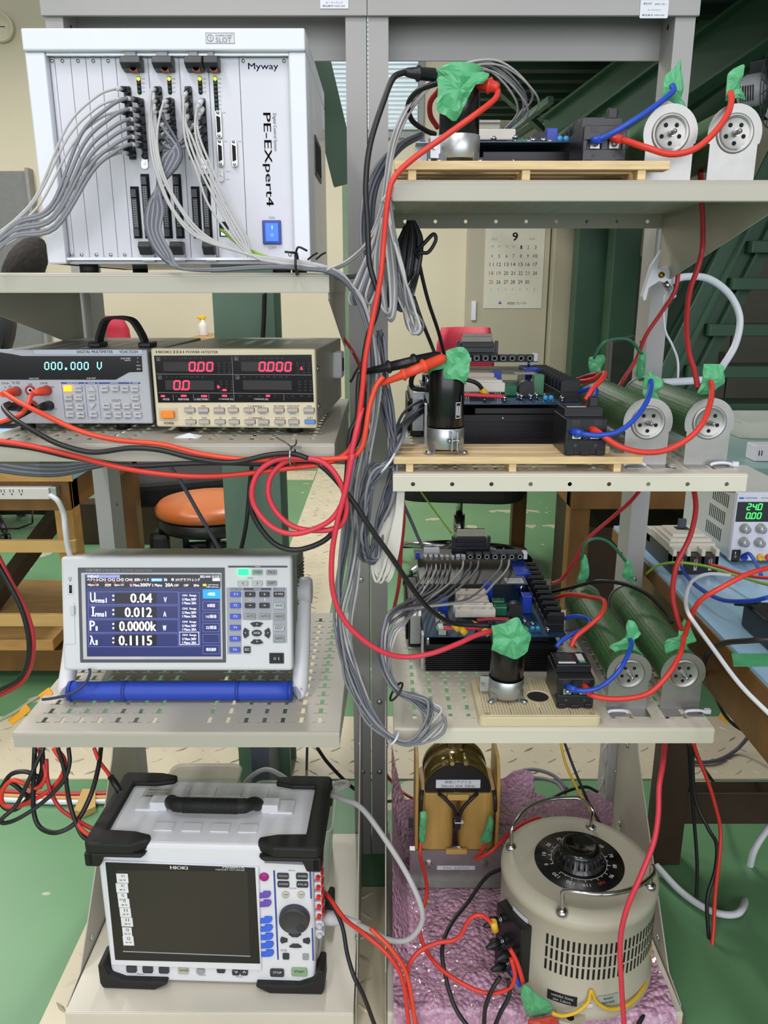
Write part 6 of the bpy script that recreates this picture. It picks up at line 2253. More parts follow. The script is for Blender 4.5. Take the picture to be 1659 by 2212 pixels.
def office_chair(label, loc, rot, seat, back, sh=.45, r=.29, basemat=BLACK, arms=False, seatr=.24, thick=.07, group=None, backw=None):
    t = thing('office_chair', label, 'chair', loc, (0, 0, rot), group)
    star_base(t, r, .105, basemat, 5, .3)
    build(MB().cyl((0, 0, .09), .024, .16).cyl((0, 0, .24), .014, sh - .34 + .02), 'gas_lift', CHROME if basemat is not BLACK else DARK, t)
    build(MB().prism(rrect(-seatr, seatr, -seatr, seatr, seatr * .45, 6), 'z', sh - thick, sh), 'seat', seat, t, bev=thick * .3, seg=3)
    build(MB().box(-.1, .1, -.1, .1, sh - thick - .03, sh - thick), 'seat_pan', BLACK, t, bev=.006)
    if back is not None:
        w = backw or seatr * .9
        mb = MB()
        vs, fs = [], []
        for j in range(7):
            for i in range(9):
                u = -1 + i / 4
                zz = sh + .12 + .44 * j / 6
                ww = w * (1 - .12 * abs(j - 3) / 3 - (.1 if j == 6 else 0))
                vs.append((u * ww, seatr + .03 - .06 * u * u * -1 * -.6 + .02 * math.sin(j), zz))
        fs = [(j * 9 + i, j * 9 + i + 1, j * 9 + i + 10, j * 9 + i + 9) for j in range(6) for i in range(8)]
        mb.add(vs, fs, 0, True)
        bo = build(mb, 'backrest', back, t, solid=.022)
        build(MB().bar((0, .05, sh - thick - .015), (0, seatr + .05, sh - thick - .01), .05, .02).bar((0, seatr + .05, sh - thick - .02), (0, seatr + .045, sh + .3), .05, .02, up=(0, 1, 0)), 'back_support', BLACK, t)
    if arms:
        for sg in (-1, 1):
            build(MB().tube(spline([(sg * seatr * .9, 0, sh - thick), (sg * (seatr + .04), 0, sh + .05), (sg * (seatr + .04), .0, sh + .19)], 4), .014, 8).box(min(sg * (seatr + .01), sg * (seatr + .07)), max(sg * (seatr + .01), sg * (seatr + .07)), -.13, .12, sh + .19, sh + .215), 'armrest', BLACK, t)
    return t


FAB = M('black_fabric', '1c1c1e', .8, var=.2, vscale=60, bump=.3, bscale=600)
REDM = M('red_mesh', 'b02038', .6, var=.12, vscale=4, bump=.4, bscale=300)
ORNG = M('orange_vinyl', 'b9622e', .35, var=.06, vscale=8)
office_chair('office chair with red mesh backrest and chrome base past the capacitors', (.315, 3.15, 0), -.12, FAB, REDM, .44, .3, CHROME, False, .26, .08, backw=.125)
office_chair('office chair with red mesh backrest glimpsed through the multimeter strap', (-1.63, 4.9, 0), PI - .2, FAB, REDM, .45)
office_chair('black fabric chair behind the orange stool', (-.84, 3.12, 0), .4, FAB, None, .46, .28, BLACK, True, .25, .1)
stl = thing('stool', 'round orange vinyl stool with black legs', 'stool', (-.60, 2.62, 0))
star_base(stl, .26, .11, BLACK)
build(MB().cyl((0, 0, .1), .026, .26), 'column', BLACK, stl)
build(MB().lathe([(.0, .36), (.17, .36), (.185, .375), (.185, .405), (.17, .41)], (0, 0, 0), 'z', 32), 'seat_pan', BLACK, stl)
build(MB().lathe([(.17, .4105), (.188, .415), (.19, .435), (.175, .452), (.1, .458), (0, .459)], (0, 0, 0), 'z', 36), 'seat', ORNG, stl)
build(MB().box(-.2, -.13, -.1, .1, .2, .36), 'side_bracket', BLACK, stl, bev=.02)

# ================================================================== person working beyond the shelf
q = P(-98, 560, 3.7)
pt = thing('person', 'seated person with short black hair and dark jacket leaning forward beyond the shelf', 'person', (q.x, 3.7, 0), (0, 0, PI / 2 + .35))


def lean(p):
    k = max(0, p[2] - .6) * .42
    return (p[0], p[1] - k, p[2] + .02)


SKIN = M('skin', 'c99a7c', .55, var=.05)
JACK = M('dark_jacket', '2a2b2f', .8, var=.1)


def skin_figure(name, verts, edges, radii, mat, parent, root=0, sub=2):
    me = bpy.data.meshes.new(name)
    me.from_pydata(verts, edges, [])
    o = bpy.data.objects.new(name, me)
    COL.objects.link(o)
    o.parent = parent
    md = o.modifiers.new('skin', 'SKIN')
    md.use_smooth_shade = True
    for i, r in enumerate(radii):
        me.skin_vertices[0].data[i].radius = (r, r) if not isinstance(r, tuple) else r
        me.skin_vertices[0].data[i].use_root = (i == root)
    s_ = o.modifiers.new('sub', 'SUBSURF')
    s_.levels = s_.render_levels = sub
    me.materials.append(mat)
    return o


bv = [(0, .05, .46), (0, .06, .62), (0, .05, .80), (0, .03, .95), (0, .01, 1.05), (0, .0, 1.12), (0, -.02, 1.19),
      (.17, .03, .99), (.23, .0, .74), (.14, -.24, .70), (.10, -.34, .71),
      (-.17, .03, .99), (-.23, .0, .74), (-.14, -.24, .70), (-.10, -.34, .71),
      (.10, .02, .45), (.12, -.38, .47), (.12, -.36, .10), (.12, -.46, .05),
      (-.10, .02, .45), (-.12, -.38, .47), (-.12, -.36, .10), (-.12, -.46, .05)]
be = [(0, 1), (1, 2), (2, 3), (3, 4), (4, 5), (5, 6), (3, 7), (7, 8), (8, 9), (9, 10), (3, 11), (11, 12), (12, 13), (13, 14), (0, 15), (15, 16), (16, 17), (17, 18), (0, 19), (19, 20), (20, 21), (21, 22)]
brd = [(.16, .12), (.15, .11), (.17, .12), (.16, .11), .07, .058, .06, .07, .052, .042, .035, .07, .052, .042, .035, .09, .068, .048, .04, .09, .068, .048, .04]
fig = skin_figure('body', [lean(v) if v[1] > -.2 or v[2] > .8 else v for v in bv], be, brd, JACK, pt)
hb = MB()
bm = bmesh.new()
bmesh.ops.create_icosphere(bm, subdivisions=4, radius=1)
for v in bm.verts:
    x, y, z = v.co
    v.co = (x * .077, y * .098 - .02, z * .115 + 1.235)
    if y < -.75 and abs(x) < .3 and -.35 < z < .05:
        v.co.y -= .016 * (1 - abs(x) / .3)
hb.add([v.co.copy() for v in bm.verts], [[v.index for v in f.verts] for f in bm.faces], 0, True)
bm.free()
for sg in (-1, 1):
    hb.lathe([(.0, -.008), (.022, -.006), (.028, .0), (.02, .006), (0, .004)], (sg * .079, -.005, 1.225), 'x', 12)
def hturn(p):
    c, s_ = math.cos(1.35), math.sin(1.35)
    x, y = p[0], p[1] + .02
    return lean((c * x - s_ * y, s_ * x + c * y - .02, p[2]))


hb.v = [hturn(v) for v in hb.v]
hd = build(hb, 'head', SKIN, pt)
hm = MB()
bm = bmesh.new()
bmesh.ops.create_icosphere(bm, subdivisions=5, radius=1)
bmesh.ops.delete(bm, geom=[v for v in bm.verts if (v.co.z < -.35 and v.co.y < .2) or (v.co.y < -.55 and v.co.z < .35) or v.co.z < -.62], context='VERTS')
bm.verts.index_update()
hm.add([Vector((v.co.x * .089 + .004 * NZ.noise(v.co * 9), v.co.y * .111 - .018 + .004 * NZ.noise(v.co * 7), v.co.z * .127 + 1.24 + .005 * NZ.noise(v.co * 6))) for v in bm.verts], [[v.index for v in f.verts] for f in bm.faces], 0, True)
bm.free()
hm.v = [hturn(v) for v in hm.v]
build(hm, 'hair', M('black_hair', '1d1815', .85, var=.3, vscale=60, stretch=(6, 6, 1)), pt, solid=.006)
fm = MB()
for sg in (-1, 1):
    fm.lathe([(0, -.006), (.009, -.004), (.011, 0)], (sg * .03, -.109, 1.24), 'y', 10)
fm.v = [hturn(v) for v in fm.v]
build(fm, 'eyes', INKB, hd)
mm = MB().box(-.02, .02, -.112, -.1, 1.175, 1.181)
mm.v = [hturn(v) for v in mm.v]
build(mm, 'mouth', M('lips', '9a5a50', .5), hd)
for sg in (-1, 1):
    hv = [(sg * .10, -.33, .71), (sg * .085, -.41, .712)]
    hr_ = [.03, (.034, .016)]
    he = [(0, 1)]
    for k, (dx, L) in enumerate(((-.028, .07), (-.01, .085), (.009, .08), (.026, .062))):
        n0 = len(hv)
        hv += [(sg * .085 + dx, -.44, .714), (sg * .085 + dx * 1.15, -.44 - L * .55, .708), (sg * .085 + dx * 1.2, -.44 - L, .695)]
        hr_ += [.0095, .0088, .0078]
        he += [(1, n0), (n0, n0 + 1), (n0 + 1, n0 + 2)]
    n0 = len(hv)
    hv += [(sg * .05, -.385, .708), (sg * .035, -.42, .703)]
    hr_ += [.011, .009]
    he += [(0, n0), (n0, n0 + 1)]
    skin_figure('hand', hv, he, hr_, SKIN, pt)
office_chair('chair carrying the seated person', (q.x, 3.72, 0), 0, FAB, None, .38, .28)

# ================================================================== clear boxes behind the recorder
CLR = M('clear_plastic', 'dfe0d4', .25, var=.03, alpha=.42)
CLRG = M('clear_green_plastic', 'c3d3c4', .25, var=.03, alpha=.45)


def tub(label, x0, x1, y0, y1, z0, z1, mat, lid):
    t = thing('plastic_box', label, 'box', ((x0 + x1) / 2, (y0 + y1) / 2, z0), world=True)
    r = .018
    mb = MB()
    a = rrect(x0 + .008, x1 - .008, y0 + .008, y1 - .008, r, 5)
    b = rrect(x0, x1, y0, y1, r, 5)
    n = len(a)
    mb.add([(p[0], p[1], z0 + .001) for p in a] + [(p[0], p[1], z1) for p in b], [tuple(range(n))] + [(i, (i + 1) % n, n + (i + 1) % n, n + i) for i in range(n)], 0)
    build(mb, 'tub', mat, t, solid=.0012)
    c = rrect(x0 - .004, x1 + .004, y0 - .004, y1 + .004, r + .004, 5)
    if lid:
        build(MB().prism(c, 'z', z1 + .0002, z1 + .006), 'lid', M('lid_clear', 'd6d3c2', .3, alpha=.5), t, bev=.002)
    else:
        build(MB().add([(p[0], p[1], z1) for p in b] + [(p[0], p[1], z1 + .002) for p in c], [(i, (i + 1) % n, n + (i + 1) % n, n + i) for i in range(n)]), 'rim', mat, t, solid=.002)


tub('lidded clear plastic box standing behind the recorder', -.424, -.288, 1.285, 1.385, S4 + .001, .222, CLR, True)
tub('open pale green plastic tub holding a grey cable behind the recorder', -.262, -.098, 1.23, 1.385, S4 + .001, .185, CLRG, False)
build(MB().box(-.285, -.245, 1.46, 1.62, .0, .26), 'grey_case', M('case_slate', '5b6474', .5), None, 'narrow slate grey case standing on the floor by the green column', 'case', bev=.003)
q = P(1600, 935, 2.7)
tub('clear plastic tray on the grey green table past the bench', q.x, q.x + .3, 2.7, 2.95, TZ + .001, TZ + .06, CLR, False)
# wall fan beside the stair
q = P(1625, 195, 2.6)
fn = thing('wall_fan', 'grey electric fan mounted up beside the stair beam', 'fan', tuple(q), (math.radians(20), 0, math.radians(-40)))
fn.scale = (.72, .72, .72)
build(MB().lathe([(.0, -.05), (.05, -.048), (.062, -.02), (.062, .03), (.045, .055), (0, .06)], (0, 0, 0), 'x', 24), 'motor', GREYP, fn)
mb = MB()
for i in range(6):
    mb.box(-.03 + i * .01, -.026 + i * .01, -.0635, -.061, -.03, .03)
build(mb, 'motor_vents', HOLE, fn)
mb = MB()
for r in (.06, .11, .15):
    mb.tube([(.075, r * math.cos(2 * PI * k / 24), r * math.sin(2 * PI * k / 24)) for k in range(24)], .0025, 6, closed=True)
for k in range(16):
    a = 2 * PI * k / 16
    mb.tube([(.07, .02 * math.cos(a), .02 * math.sin(a)), (.075, .15 * math.cos(a), .15 * math.sin(a))], .002, 6)
build(mb, 'cage', DARK, fn)
mb = MB()
for k in range(3):
    a = 2 * PI * k / 3
    u, v = Vector((0, math.cos(a), math.sin(a))), Vector((.12, -math.sin(a), math.cos(a)))
    c = Vector((.09, 0, 0))
    mb.add([c + u * .02 - v * .015, c + u * .13 - v * .045, c + u * .13 + v * .045, c + u * .02 + v * .015], [(0, 1, 2, 3)])
build(mb, 'blades', GREYP, fn, solid=.003)
build(MB().box(-.03, .03, .06, .1, -.02, .1), 'mount_arm', DARK, fn, bev=.004)
# white clamp lamp clip on the shelf bracket
q = P(1428, 600, 1.37)
cl_ = thing('spring_clamp', 'white metal clamp gripping the shelf bracket beside the rack post', 'clamp', (q.x, 1.365, q.z), world=True)


def pxprism(pts, y0, y1, name, mat, par, bev=.001, **k):
    return build(MB().prism([(P(x, y, y0).x, P(x, y, y0).z) for x, y in pts], 'y', y0, y1), name, mat, par, bev=bev, **k)


pxprism([(1430, 540), (1421, 578), (1428, 582), (1445, 574), (1455, 620), (1462, 640), (1455, 646), (1440, 612), (1424, 608), (1402, 622), (1396, 648), (1390, 650), (1388, 640), (1408, 575)], 1.33, 1.345, 'jaw', WHITE, cl_)
p_ = P(1429, 594, 1.329)
build(MB().lathe([(.005, .001), (.005, -.001), (0, -.002)], p_, 'y', 12), 'rivet', BRASS, cl_)
build(MB().tube([P(1436, 608, 1.335), P(1448, 625, 1.335)], .006, 10), 'spring', CHROME, cl_)
# ================================================================== cables
RND = random.Random(11)


def fibre(label, path, r, mat, group, plug=BLACK, name='optical_cable', cat='cable', ends=1):
    """a thin cable with a black plug and pale ferrule at its first end"""
    sp_ = spline(way(path), 6)
    mb = MB().tube(sp_, r, 7)
    d = (sp_[1] - sp_[0]).normalized()
    if plug:
        mb.tube([sp_[0] - d * .002, sp_[0] + d * .011], .0032, 8, 1)
        mb.tube([sp_[0] + d * .011, sp_[0] + d * .022], .0023, 8, 2)
    return build(mb, name, [mat, plug or BLACK, M('ferrule_white', 'd0d0d2', .45)], None, label, cat, group)


def bundle(n, label, path, spread, r, mats, group, starts=None, ends=None, name='optical_cable', cat='cable', plug=None, depth=.012, seed=0):
    rnd = random.Random(seed * 77 + n)
    for i in range(n):
        ox, oy = rnd.uniform(-1, 1), rnd.uniform(-1, 1)
        pts = []
        for j, p in enumerate(path):
            s = spread[j] if isinstance(spread, (list, tuple)) else spread
            jx, jy = rnd.uniform(-.35, .35), rnd.uniform(-.35, .35)
            pts.append((p[0] + (ox + jx) * s, p[1] + (oy + jy) * s * .6, p[2] + (oy * .7 + ox * .3) * depth))
        if starts:
            pts = [starts[i % len(starts)]] + pts
        if ends:
            pts = pts + [ends[i % len(ends)]]
        m_ = mats[i % len(mats)] if isinstance(mats, (list, tuple)) else mats
        if plug:
            fibre(label, pts, r, m_, group, plug, name, cat)
        else:
            cable(name, label, cat, pts, r, m_, group, n=7)


G1 = 'optical cables leaving the first card'
st1 = [(275, 193, 1.018), (276, 217, 1.018), (300, 217, 1.018), (304, 240, 1.018), (278, 243, 1.018), (306, 262, 1.018), (307, 281, 1.018), (279, 320, 1.018), (309, 300, 1.018), (310, 316, 1.018), (288, 331, 1.018)]
for i, s in enumerate(st1):
    x, y, Y = s
    k = i / 10
    lt = x < 290
    e = RND.uniform(-12, 12)
    pts = [s, (x - 30, y - (2 if lt else 6) + 2, .995), (x - 70, y + 18, .985), (x - 130 + i * 2, y + (80 - 2.6 * i), .975), (x - 190, 430 + i * 7 - (20 if lt else 0), .965), (40 - i, 468 + i * 5, .955), (-25, 520 + i * 4 + e, .95)]
    fibre('grey optical cable sweeping off from the first card to one side', pts, .0014 if lt else .0021, GRL if lt else GRC, G1)
G2 = 'pale optical cables hanging from the second and third cards'
s2 = [(342, 193, 1.018), (344, 217, 1.018), (346, 240, 1.018), (368, 217, 1.018), (407, 193, 1.018), (409, 217, 1.018), (411, 241, 1.018), (434, 218, 1.018), (436, 236, 1.018)]
for i, s in enumerate(s2):
    x, y, Y = s
    a = RND.uniform(-6, 6)
    if i < 4:
        mid = [(x - 16, y + 8, .995), (324 + i * 5, 300, .985), (338 + i * 5, 375, .975), (372 + i * 6 + a, 450, .97), (425 + i * 8, 512, .965)]
    else:
        mid = [(x - 10, y + 22, .995), (400 + (i - 4) * 8, 300, .985), (425 + (i - 4) * 9, 370, .975), (455 + (i - 4) * 9 + a, 440, .97), (500 + (i - 4) * 8, 510, .965)]
    pts = [s] + mid + [(545 + a, 552 + a * .6, .965), (600, 563 + a * .9, .965), (650, 570 + a, .965), (700, 580 + a, .965), (745, 602 + a, .975), (778 + a, 645, .985), (800 + a, 720, .99)]
    fibre('pale optical cable hanging from the middle cards of the control rack', pts, .0015, GRL, G2, WHTC if i > 6 else BLACK)
G3 = 'dark grey cables curling under the control rack cards'
s3 = [(372, 236, 1.018), (374, 262, 1.018), (376, 281, 1.018), (378, 300, 1.018), (379, 317, 1.018), (438, 262, 1.018), (440, 281, 1.018), (442, 300, 1.018)]
for i, s in enumerate(s3):
    x, y, Y = s
    a = RND.uniform(-5, 5)
    pts = [s, (x - 22, y + 12, 1.0), (392 - i * 5, 335, .99), (345 + a, 405, .98), (316 + i * 5, 455, .975), (318 + i * 4, 500, .97), (340 + i * 4, 545, .965), (388 + a, 578, .963), (460, 584 + a * .5, .963), (540, 580 + a * .6, .963), (610, 578 + a * .6, .963), (660, 582 + a, .965), (710, 588 + a, .965), (750, 615 + a, .975), (782 + a, 665, .985), (803 + a, 735, .99)]
    fibre('dark grey cable curling under the cards of the control rack', pts, .0021, GRC if i % 2 else GRD, G3)
# tie around them
c = P(640, 570, .958)
mb = MB().tube([c + Vector((0, .014 * math.cos(a * PI / 8) + .006, .012 * math.sin(a * PI / 8))) for a in range(16)], .0016, 6, closed=True)
mb.tube(spline([c + Vector((0, -.006, .01)), c + Vector((.004, -.01, .018)), c + Vector((.014, -.008, .014))], 4), .0013, 6).tube(spline([c + Vector((0, -.004, .012)), c + Vector((-.012, -.008, .013))], 4), .0013, 6)
build(mb, 'wire_tie', BLKC, None, 'black wire tie holding the grey cables beside the rocker switch', 'wire tie')
for p in ((665, 553), (683, 552)):
    cable('wire_tie', 'black tie end sticking up behind the grey cable bundle, %s of two' % ('first' if p[0] == 665 else 'second'), 'wire tie', [(p[0], p[1] + 8, .99), (p[0] + 12, p[1] - 2, .985), (p[0] + 20, p[1] - 6, .98)], .0012, BLKC)
for i in range(2):
    cable('green_wire', 'thin lime green wire under the control rack cards', 'wire', [(475 + i * 4, 496, 1.016), (500, 512 + i * 4, .99), (530, 535 + i * 3, .98), (570, 552 + i * 3, .975), (602, 562 + i * 2, .97)], .0016, LIMEC, 'lime green wires')

# bundle going down the posts to the lowest inverter
G4 = 'grey optical cables running down the posts to the lowest inverter'
path = [(803, 725, .985), (808, 810, .99), (795, 900, 1.0), (778, 985, 1.0), (768, 1070, 1.0), (760, 1160, 1.0), (748, 1250, 1.0), (738, 1330, 1.0), (745, 1400, .99), (768, 1470, .98), (800, 1545, .965), (845, 1592, .955), (890, 1604, .952), (930, 1575, .953), (940, 1535, .955), (905, 1510, .96), (865, 1495, .968), (838, 1460, .975), (828, 1410, .98), (838, 1360, .99), (862, 1325, 1.02)]
ends = [(922 + i * 10, 1222, 1.38) for i in range(6)] + [(1001, 1215, 1.38), (1018, 1215, 1.38), (1034, 1214, 1.38), (1084, 1212, 1.38), (1100, 1213, 1.38)]
for i in range(11):
    rnd = random.Random(i)
    ox, oy = rnd.uniform(-1, 1), rnd.uniform(-1, 1)
    sp = [11, 13, 17, 20, 24, 25, 22, 17, 18, 18, 15, 6, 11, 24, 28, 16, 8, 12, 14, 16, 22, 24]
    pts = []
    for j, p in enumerate(path):
        f_ = 1 + (.6 if j in (12, 13, 14, 15) else 0) * ox
        pts.append((p[0] + (ox + rnd.uniform(-.4, .4)) * sp[j], p[1] + (oy + rnd.uniform(-.3, .3)) * sp[j] * .6, p[2] + oy * .008))
    ex, ey, eY = ends[i]
    if i > 5:
        pts += [(ex - 80, ey + 84, 1.15), (ex - 30, ey + 45, 1.255), (ex - 4, ey + 15, 1.34), (ex, ey - 4, 1.382)]
    else:
        pts += [(ex - 28, ey + 55, 1.22), (ex - 10, ey + 28, 1.29), (ex - 1, ey + 11, 1.35), (ex, ey - 4, 1.382)]
    m_ = (GRC, GRC, GRL, GRD)[i % 4]
    o = cable('optical_cable', 'grey optical cable looping at the lowest shelf and plugged into the lowest control board', 'cable', pts, .0019, m_, G4, n=7)
# tie points on this bundle
for nm, px, py, Y, m_, lb, rr in (('wire_tie', 856, 1494, .966, BLKC, 'black wire tie around the grey loop above the lowest shelf', .014), ('cable_tie', 851, 1594, .953, WHITE, 'white cable tie around the grey loop at the shelf corner', .010), ('wire_tie', 836, 1000, .985, WHTC, 'white wire tie around the dark grey coil beside the middle shelf', .016), ('wire_tie', 838, 418, .978, WHTC, 'white wire tie where cables meet beside the topmost shelf', .012)):
    c = P(px, py, Y)
    d1_, d2_ = Vector((.6, 0, .8)), Vector((0, 1, 0))
    build(MB().tube([c + d1_ * rr * math.cos(a * PI / 8) + d2_ * rr * math.sin(a * PI / 8) for a in range(16)], .0016, 6, closed=True), nm, m_, None, lb, 'tie')

# bundle rising to the topmost inverter with wide loops behind its capacitor
G5 = 'pale optical cables arching behind the topmost capacitor'
path = [(705, 586, .97), (750, 566, 1.0), (798, 520, 1.03), (826, 455, 1.05), (836, 390, 1.06), (850, 310, 1.07), (880, 240, 1.08), (930, 180, 1.09), (1000, 146, 1.10), (1070, 145, 1.12), (1125, 190, 1.15), (1142, 235, 1.2), (1100, 280, 1.3)]
for i in range(7):
    rnd = random.Random(40 + i)
    ox, oy = rnd.uniform(-1, 1), rnd.uniform(-1, 1)
    sp = [4, 6, 7, 7, 6, 8, 12, 14, 12, 18, 24, 26, 16]
    cable('optical_cable', 'pale optical cable arching behind the topmost capacitor', 'cable', [(p[0] + ox * sp[j], p[1] + oy * sp[j] * .8, p[2] + oy * .01) for j, p in enumerate(path)], .0014, (GRL, GRC, GRL)[i % 3], G5, n=7)
G5b = 'dark cables entering the topmost inverter beside the post'
bundle(9, 'dark grey cable entering the topmost inverter beside the rack post', [(800, 600, 1.05), (788, 500, 1.06), (796, 420, 1.07), (822, 360, 1.10), (860, 315, 1.2), (905, 290, 1.32)], [10, 14, 14, 12, 10, 8], .0022, [GRD, GRC], G5b, seed=2, depth=.02)
G6 = 'pale cable coil hanging below the topmost shelf corner'
for i in range(9):
    rnd = random.Random(90 + i)
    a, b = rnd.uniform(-7, 7), rnd.uniform(-10, 8)
    pts = [(838 + a * .3, 420, .975), (848 + a, 500, .975), (868 + a, 580, .972), (890 + a, 660, .97), (906 + a * .6, 700 + b, .97), (898 + a * .4, 720 + b * .6, .975), (882 + a, 690 + b, .985), (862 + a, 620, .99), (848 + a * .8, 540, .99), (840 + a * .4, 470, .985), (839, 425, .98)]
    pts = [(x + rnd.uniform(-6, 6), y + rnd.uniform(-6, 6), Y + rnd.uniform(-.008, .008)) for x, y, Y in pts]
    cable('optical_cable', 'pale cable looped in a long coil below the topmost shelf corner', 'cable', pts, .0016, GRL if i % 3 else GRC, G6, n=7)
for i in range(4):
    a = i * 5 - 8
    cable('optical_cable', 'short grey loop hanging beside the post under the topmost shelf', 'cable', [(832, 430, .985), (842 + a, 520, .985), (850 + a, 610, .982), (848 + a * .6, 675 + a, .98), (836 + a * .5, 682 + a, .985), (826 + a, 640, .99), (818 + a, 560, .995), (826, 470, .99)], .0018, GRC if i % 2 else GRL, 'short grey loops beside the post', n=7)
for i in range(7):
    a = i * 6 - 18
    cable('optical_cable', 'grey loop between the two racks above the plain shelf edge', 'cable', [(832, 440, 1.0), (815 + a * .5, 520, 1.0), (790 + a * .8, 590, 1.0), (772 + a, 640, .995), (782 + a, 655, 1.0), (808 + a * .6, 600, 1.01), (822 + a * .4, 520, 1.015), (834, 450, 1.01)], .0019, (GRL, GRC, GRD)[i % 3], 'grey loops between the racks', n=7)
# dark coil hanging from the middle inverter
G7 = 'dark grey cable coil between the racks at the middle shelf'
for i in range(9):
    rnd = random.Random(130 + i)
    a, b = rnd.uniform(-13, 13), rnd.uniform(-14, 10)
    pts = [(935, 862 + a * .6, 1.30), (890 + a, 900 + a, 1.12), (858 + a * .4, 945, 1.0), (842 + a * .3, 1000, .985), (818 + a, 1020 + b, .98), (795 + a, 1075, .98), (784 + a, 1150, .98), (788 + a * .7, 1202 + b, .982), (806 + a * .5, 1205 + b, .988), (826 + a, 1140, .995), (842 + a * .7, 1060, .995), (848 + a * .5, 980, 1.0), (840 + a * .5, 890, 1.01), (830 + a, 800, 1.02), (822 + a, 720, 1.03)]
    pts = [(x + rnd.uniform(-11, 11), y + rnd.uniform(-8, 8), Y + rnd.uniform(-.01, .01)) for x, y, Y in pts]
    cable('optical_cable', 'dark grey cable coiled between the racks at the middle shelf', 'cable', pts, .0021, GRD if i % 3 else GRC, G7, n=7)
G8 = 'white cables hanging under the middle shelf corner'
for i in range(7):
    a = i * 4 - 12
    b = random.Random(i).uniform(-8, 8)
    cable('optical_cable', 'white cable looped under the middle shelf corner', 'cable', [(866 + a * .5, 1058, .99), (862 + a * .6, 1110, .99), (850 + a, 1180, .985), (836 + a, 1235 + b, .98), (824 + a, 1250 + b, .985), (818 + a * 1.2, 1215, .99), (832 + a, 1150, .995), (846 + a * .8, 1080, 1.0), (850 + a * .5, 1030, 1.0)], .0018, M('ivory_cable', 'cfccc4', .45), G8, n=7)
# black coil under the topmost shelf
G9 = 'black cables coiled under the topmost shelf'
for i in range(14):
    rnd = random.Random(170 + i)
    a, b = rnd.uniform(-20, 20), rnd.uniform(-26, 14)
    pts = [(888 + a * .3, 478, 1.14), (892 + a, 520, 1.13), (884 + a, 590, 1.12), (870 + a * .8, 640 + b, 1.11), (852 + a * .6, 655 + b, 1.12), (852 + a * .5, 600, 1.14), (868 + a * .7, 540, 1.15), (884 + a * .4, 488, 1.15)]
    cable('black_cable', 'black cable of the thick coil under the topmost shelf', 'cable', pts, .0028, BLKC if i % 4 else GRD, G9, n=7)
cable('black_cable', 'thin black cable with a small loop dropping to the red chair', 'cable', [(880, 560, 1.13), (912, 530, 1.12), (936, 506, 1.12), (941, 520, 1.12), (925, 545, 1.12), (904, 548, 1.12), (908, 580, 1.13), (925, 650, 1.15), (948, 720, 1.18), (965, 790, 1.25)], .0026, BLKC)
cable('black_cable', 'black cable slanting past the pale coil down to the middle capacitor', 'cable', [(893, 640, 1.1), (910, 690, 1.1), (930, 740, 1.12), (945, 780, 1.2)], .0026, BLKC)
# coil under the meters' shelf
G10 = 'grey cables drooping under the meters'
for i in range(9):
    a = i * 3.4 - 13
    cable('grey_cable', 'slate grey cable drooping below the shelf of the meters', 'cable', [(-20, 1000 + a, 1.15), (60, 1012 + a * .9, 1.15), (130, 1014 + a * .8, 1.15), (200, 1003 + a * .5, 1.16), (270, 990 + a * .3, 1.18), (330, 975, 1.2)], .0032, GRD if i % 3 else GRC, G10, n=7)
# fibres behind the left post at the sides of S1
bundle(6, 'grey cable lying along the end of the plain shelf', [(728, 600, 1.05), (760, 596, 1.10), (800, 590, 1.2), (830, 560, 1.28)], [3, 5, 6, 6], .0024, [GRC, GRD], 'grey cables at the end of the plain shelf', seed=5)

# ------------------------------------------------------------------ test leads
def lead(name, label, path, r, mat, cat='test lead', group=None):
    return cable(name, label, cat, path, r * .8, mat, group, k=7, n=10)


def boot(label, pts, r, mat, name='test_clip', group=None):
    """a stepped rubber clip body"""
    p = way(pts)
    d = (p[-1] - p[0])
    L = d.length
    d = d.normalized()
    prof = [(0, .8), (.06, 1), (.5, .95), (.54, 1.2), (.6, 1.2), (.64, .9), (.9, .7), (1, .5)] if L < .06 else [(0, .6), (.06, .95), (.3, 1), (.32, 1.35), (.35, 1.35), (.37, .95), (.62, .85), (.64, 1.15), (.66, 1.15), (.68, .75), (1, .45)]
    return build(MB().tube([p[0] + d * L * a for a, _ in prof], [r * b for _, b in prof], 14), name, mat, None, label, 'test clip', group)


lead('test_lead', 'bright red test lead running from the topmost capacitor down between the racks', [(1076, 196, 1.0), (1068, 215, .985), (1030, 245, .97), (960, 295, .962), (890, 345, .955), (851, 385, .95), (838, 430, .95), (829, 520, .955), (822, 600, .955), (805, 690, .955), (790, 770, .955), (783, 840, .955), (776, 900, .955), (770, 940, .955), (752, 975, .955), (726, 992, .955), (690, 1004, .955), (620, 1012, .957), (540, 1022, .957), (450, 1029, .957), (360, 1025, .957), (260, 1010, .956), (150, 982, .954), (60, 962, .952), (-25, 950, .95)], .0042, RED)
boot('red clip on the topmost capacitor', [(1030, 178, 1.008), (1078, 190, 1.0)], .0075, RED)
boot('black clip on the topmost capacitor', [(942, 162, 1.0), (874, 156, .99)], .0072, BLACK)
lead('test_lead', 'black test lead dropping from the topmost capacitor beside the post', [(874, 156, .99), (850, 168, .98), (830, 215, .975), (800, 310, .97), (790, 400, .968), (794, 480, .968), (797, 560, .968), (806, 600, .966), (818, 640, .965), (812, 680, .965), (794, 730, .965), (784, 800, .965), (786, 870, .965), (780, 925, .965), (765, 965, .962), (735, 988, .962), (700, 1000, .962), (600, 1003, .962), (480, 1000, .962), (390, 1002, .963), (280, 1006, .962), (160, 988, .957), (70, 968, .954), (-25, 956, .952)], .0042, BLKC)
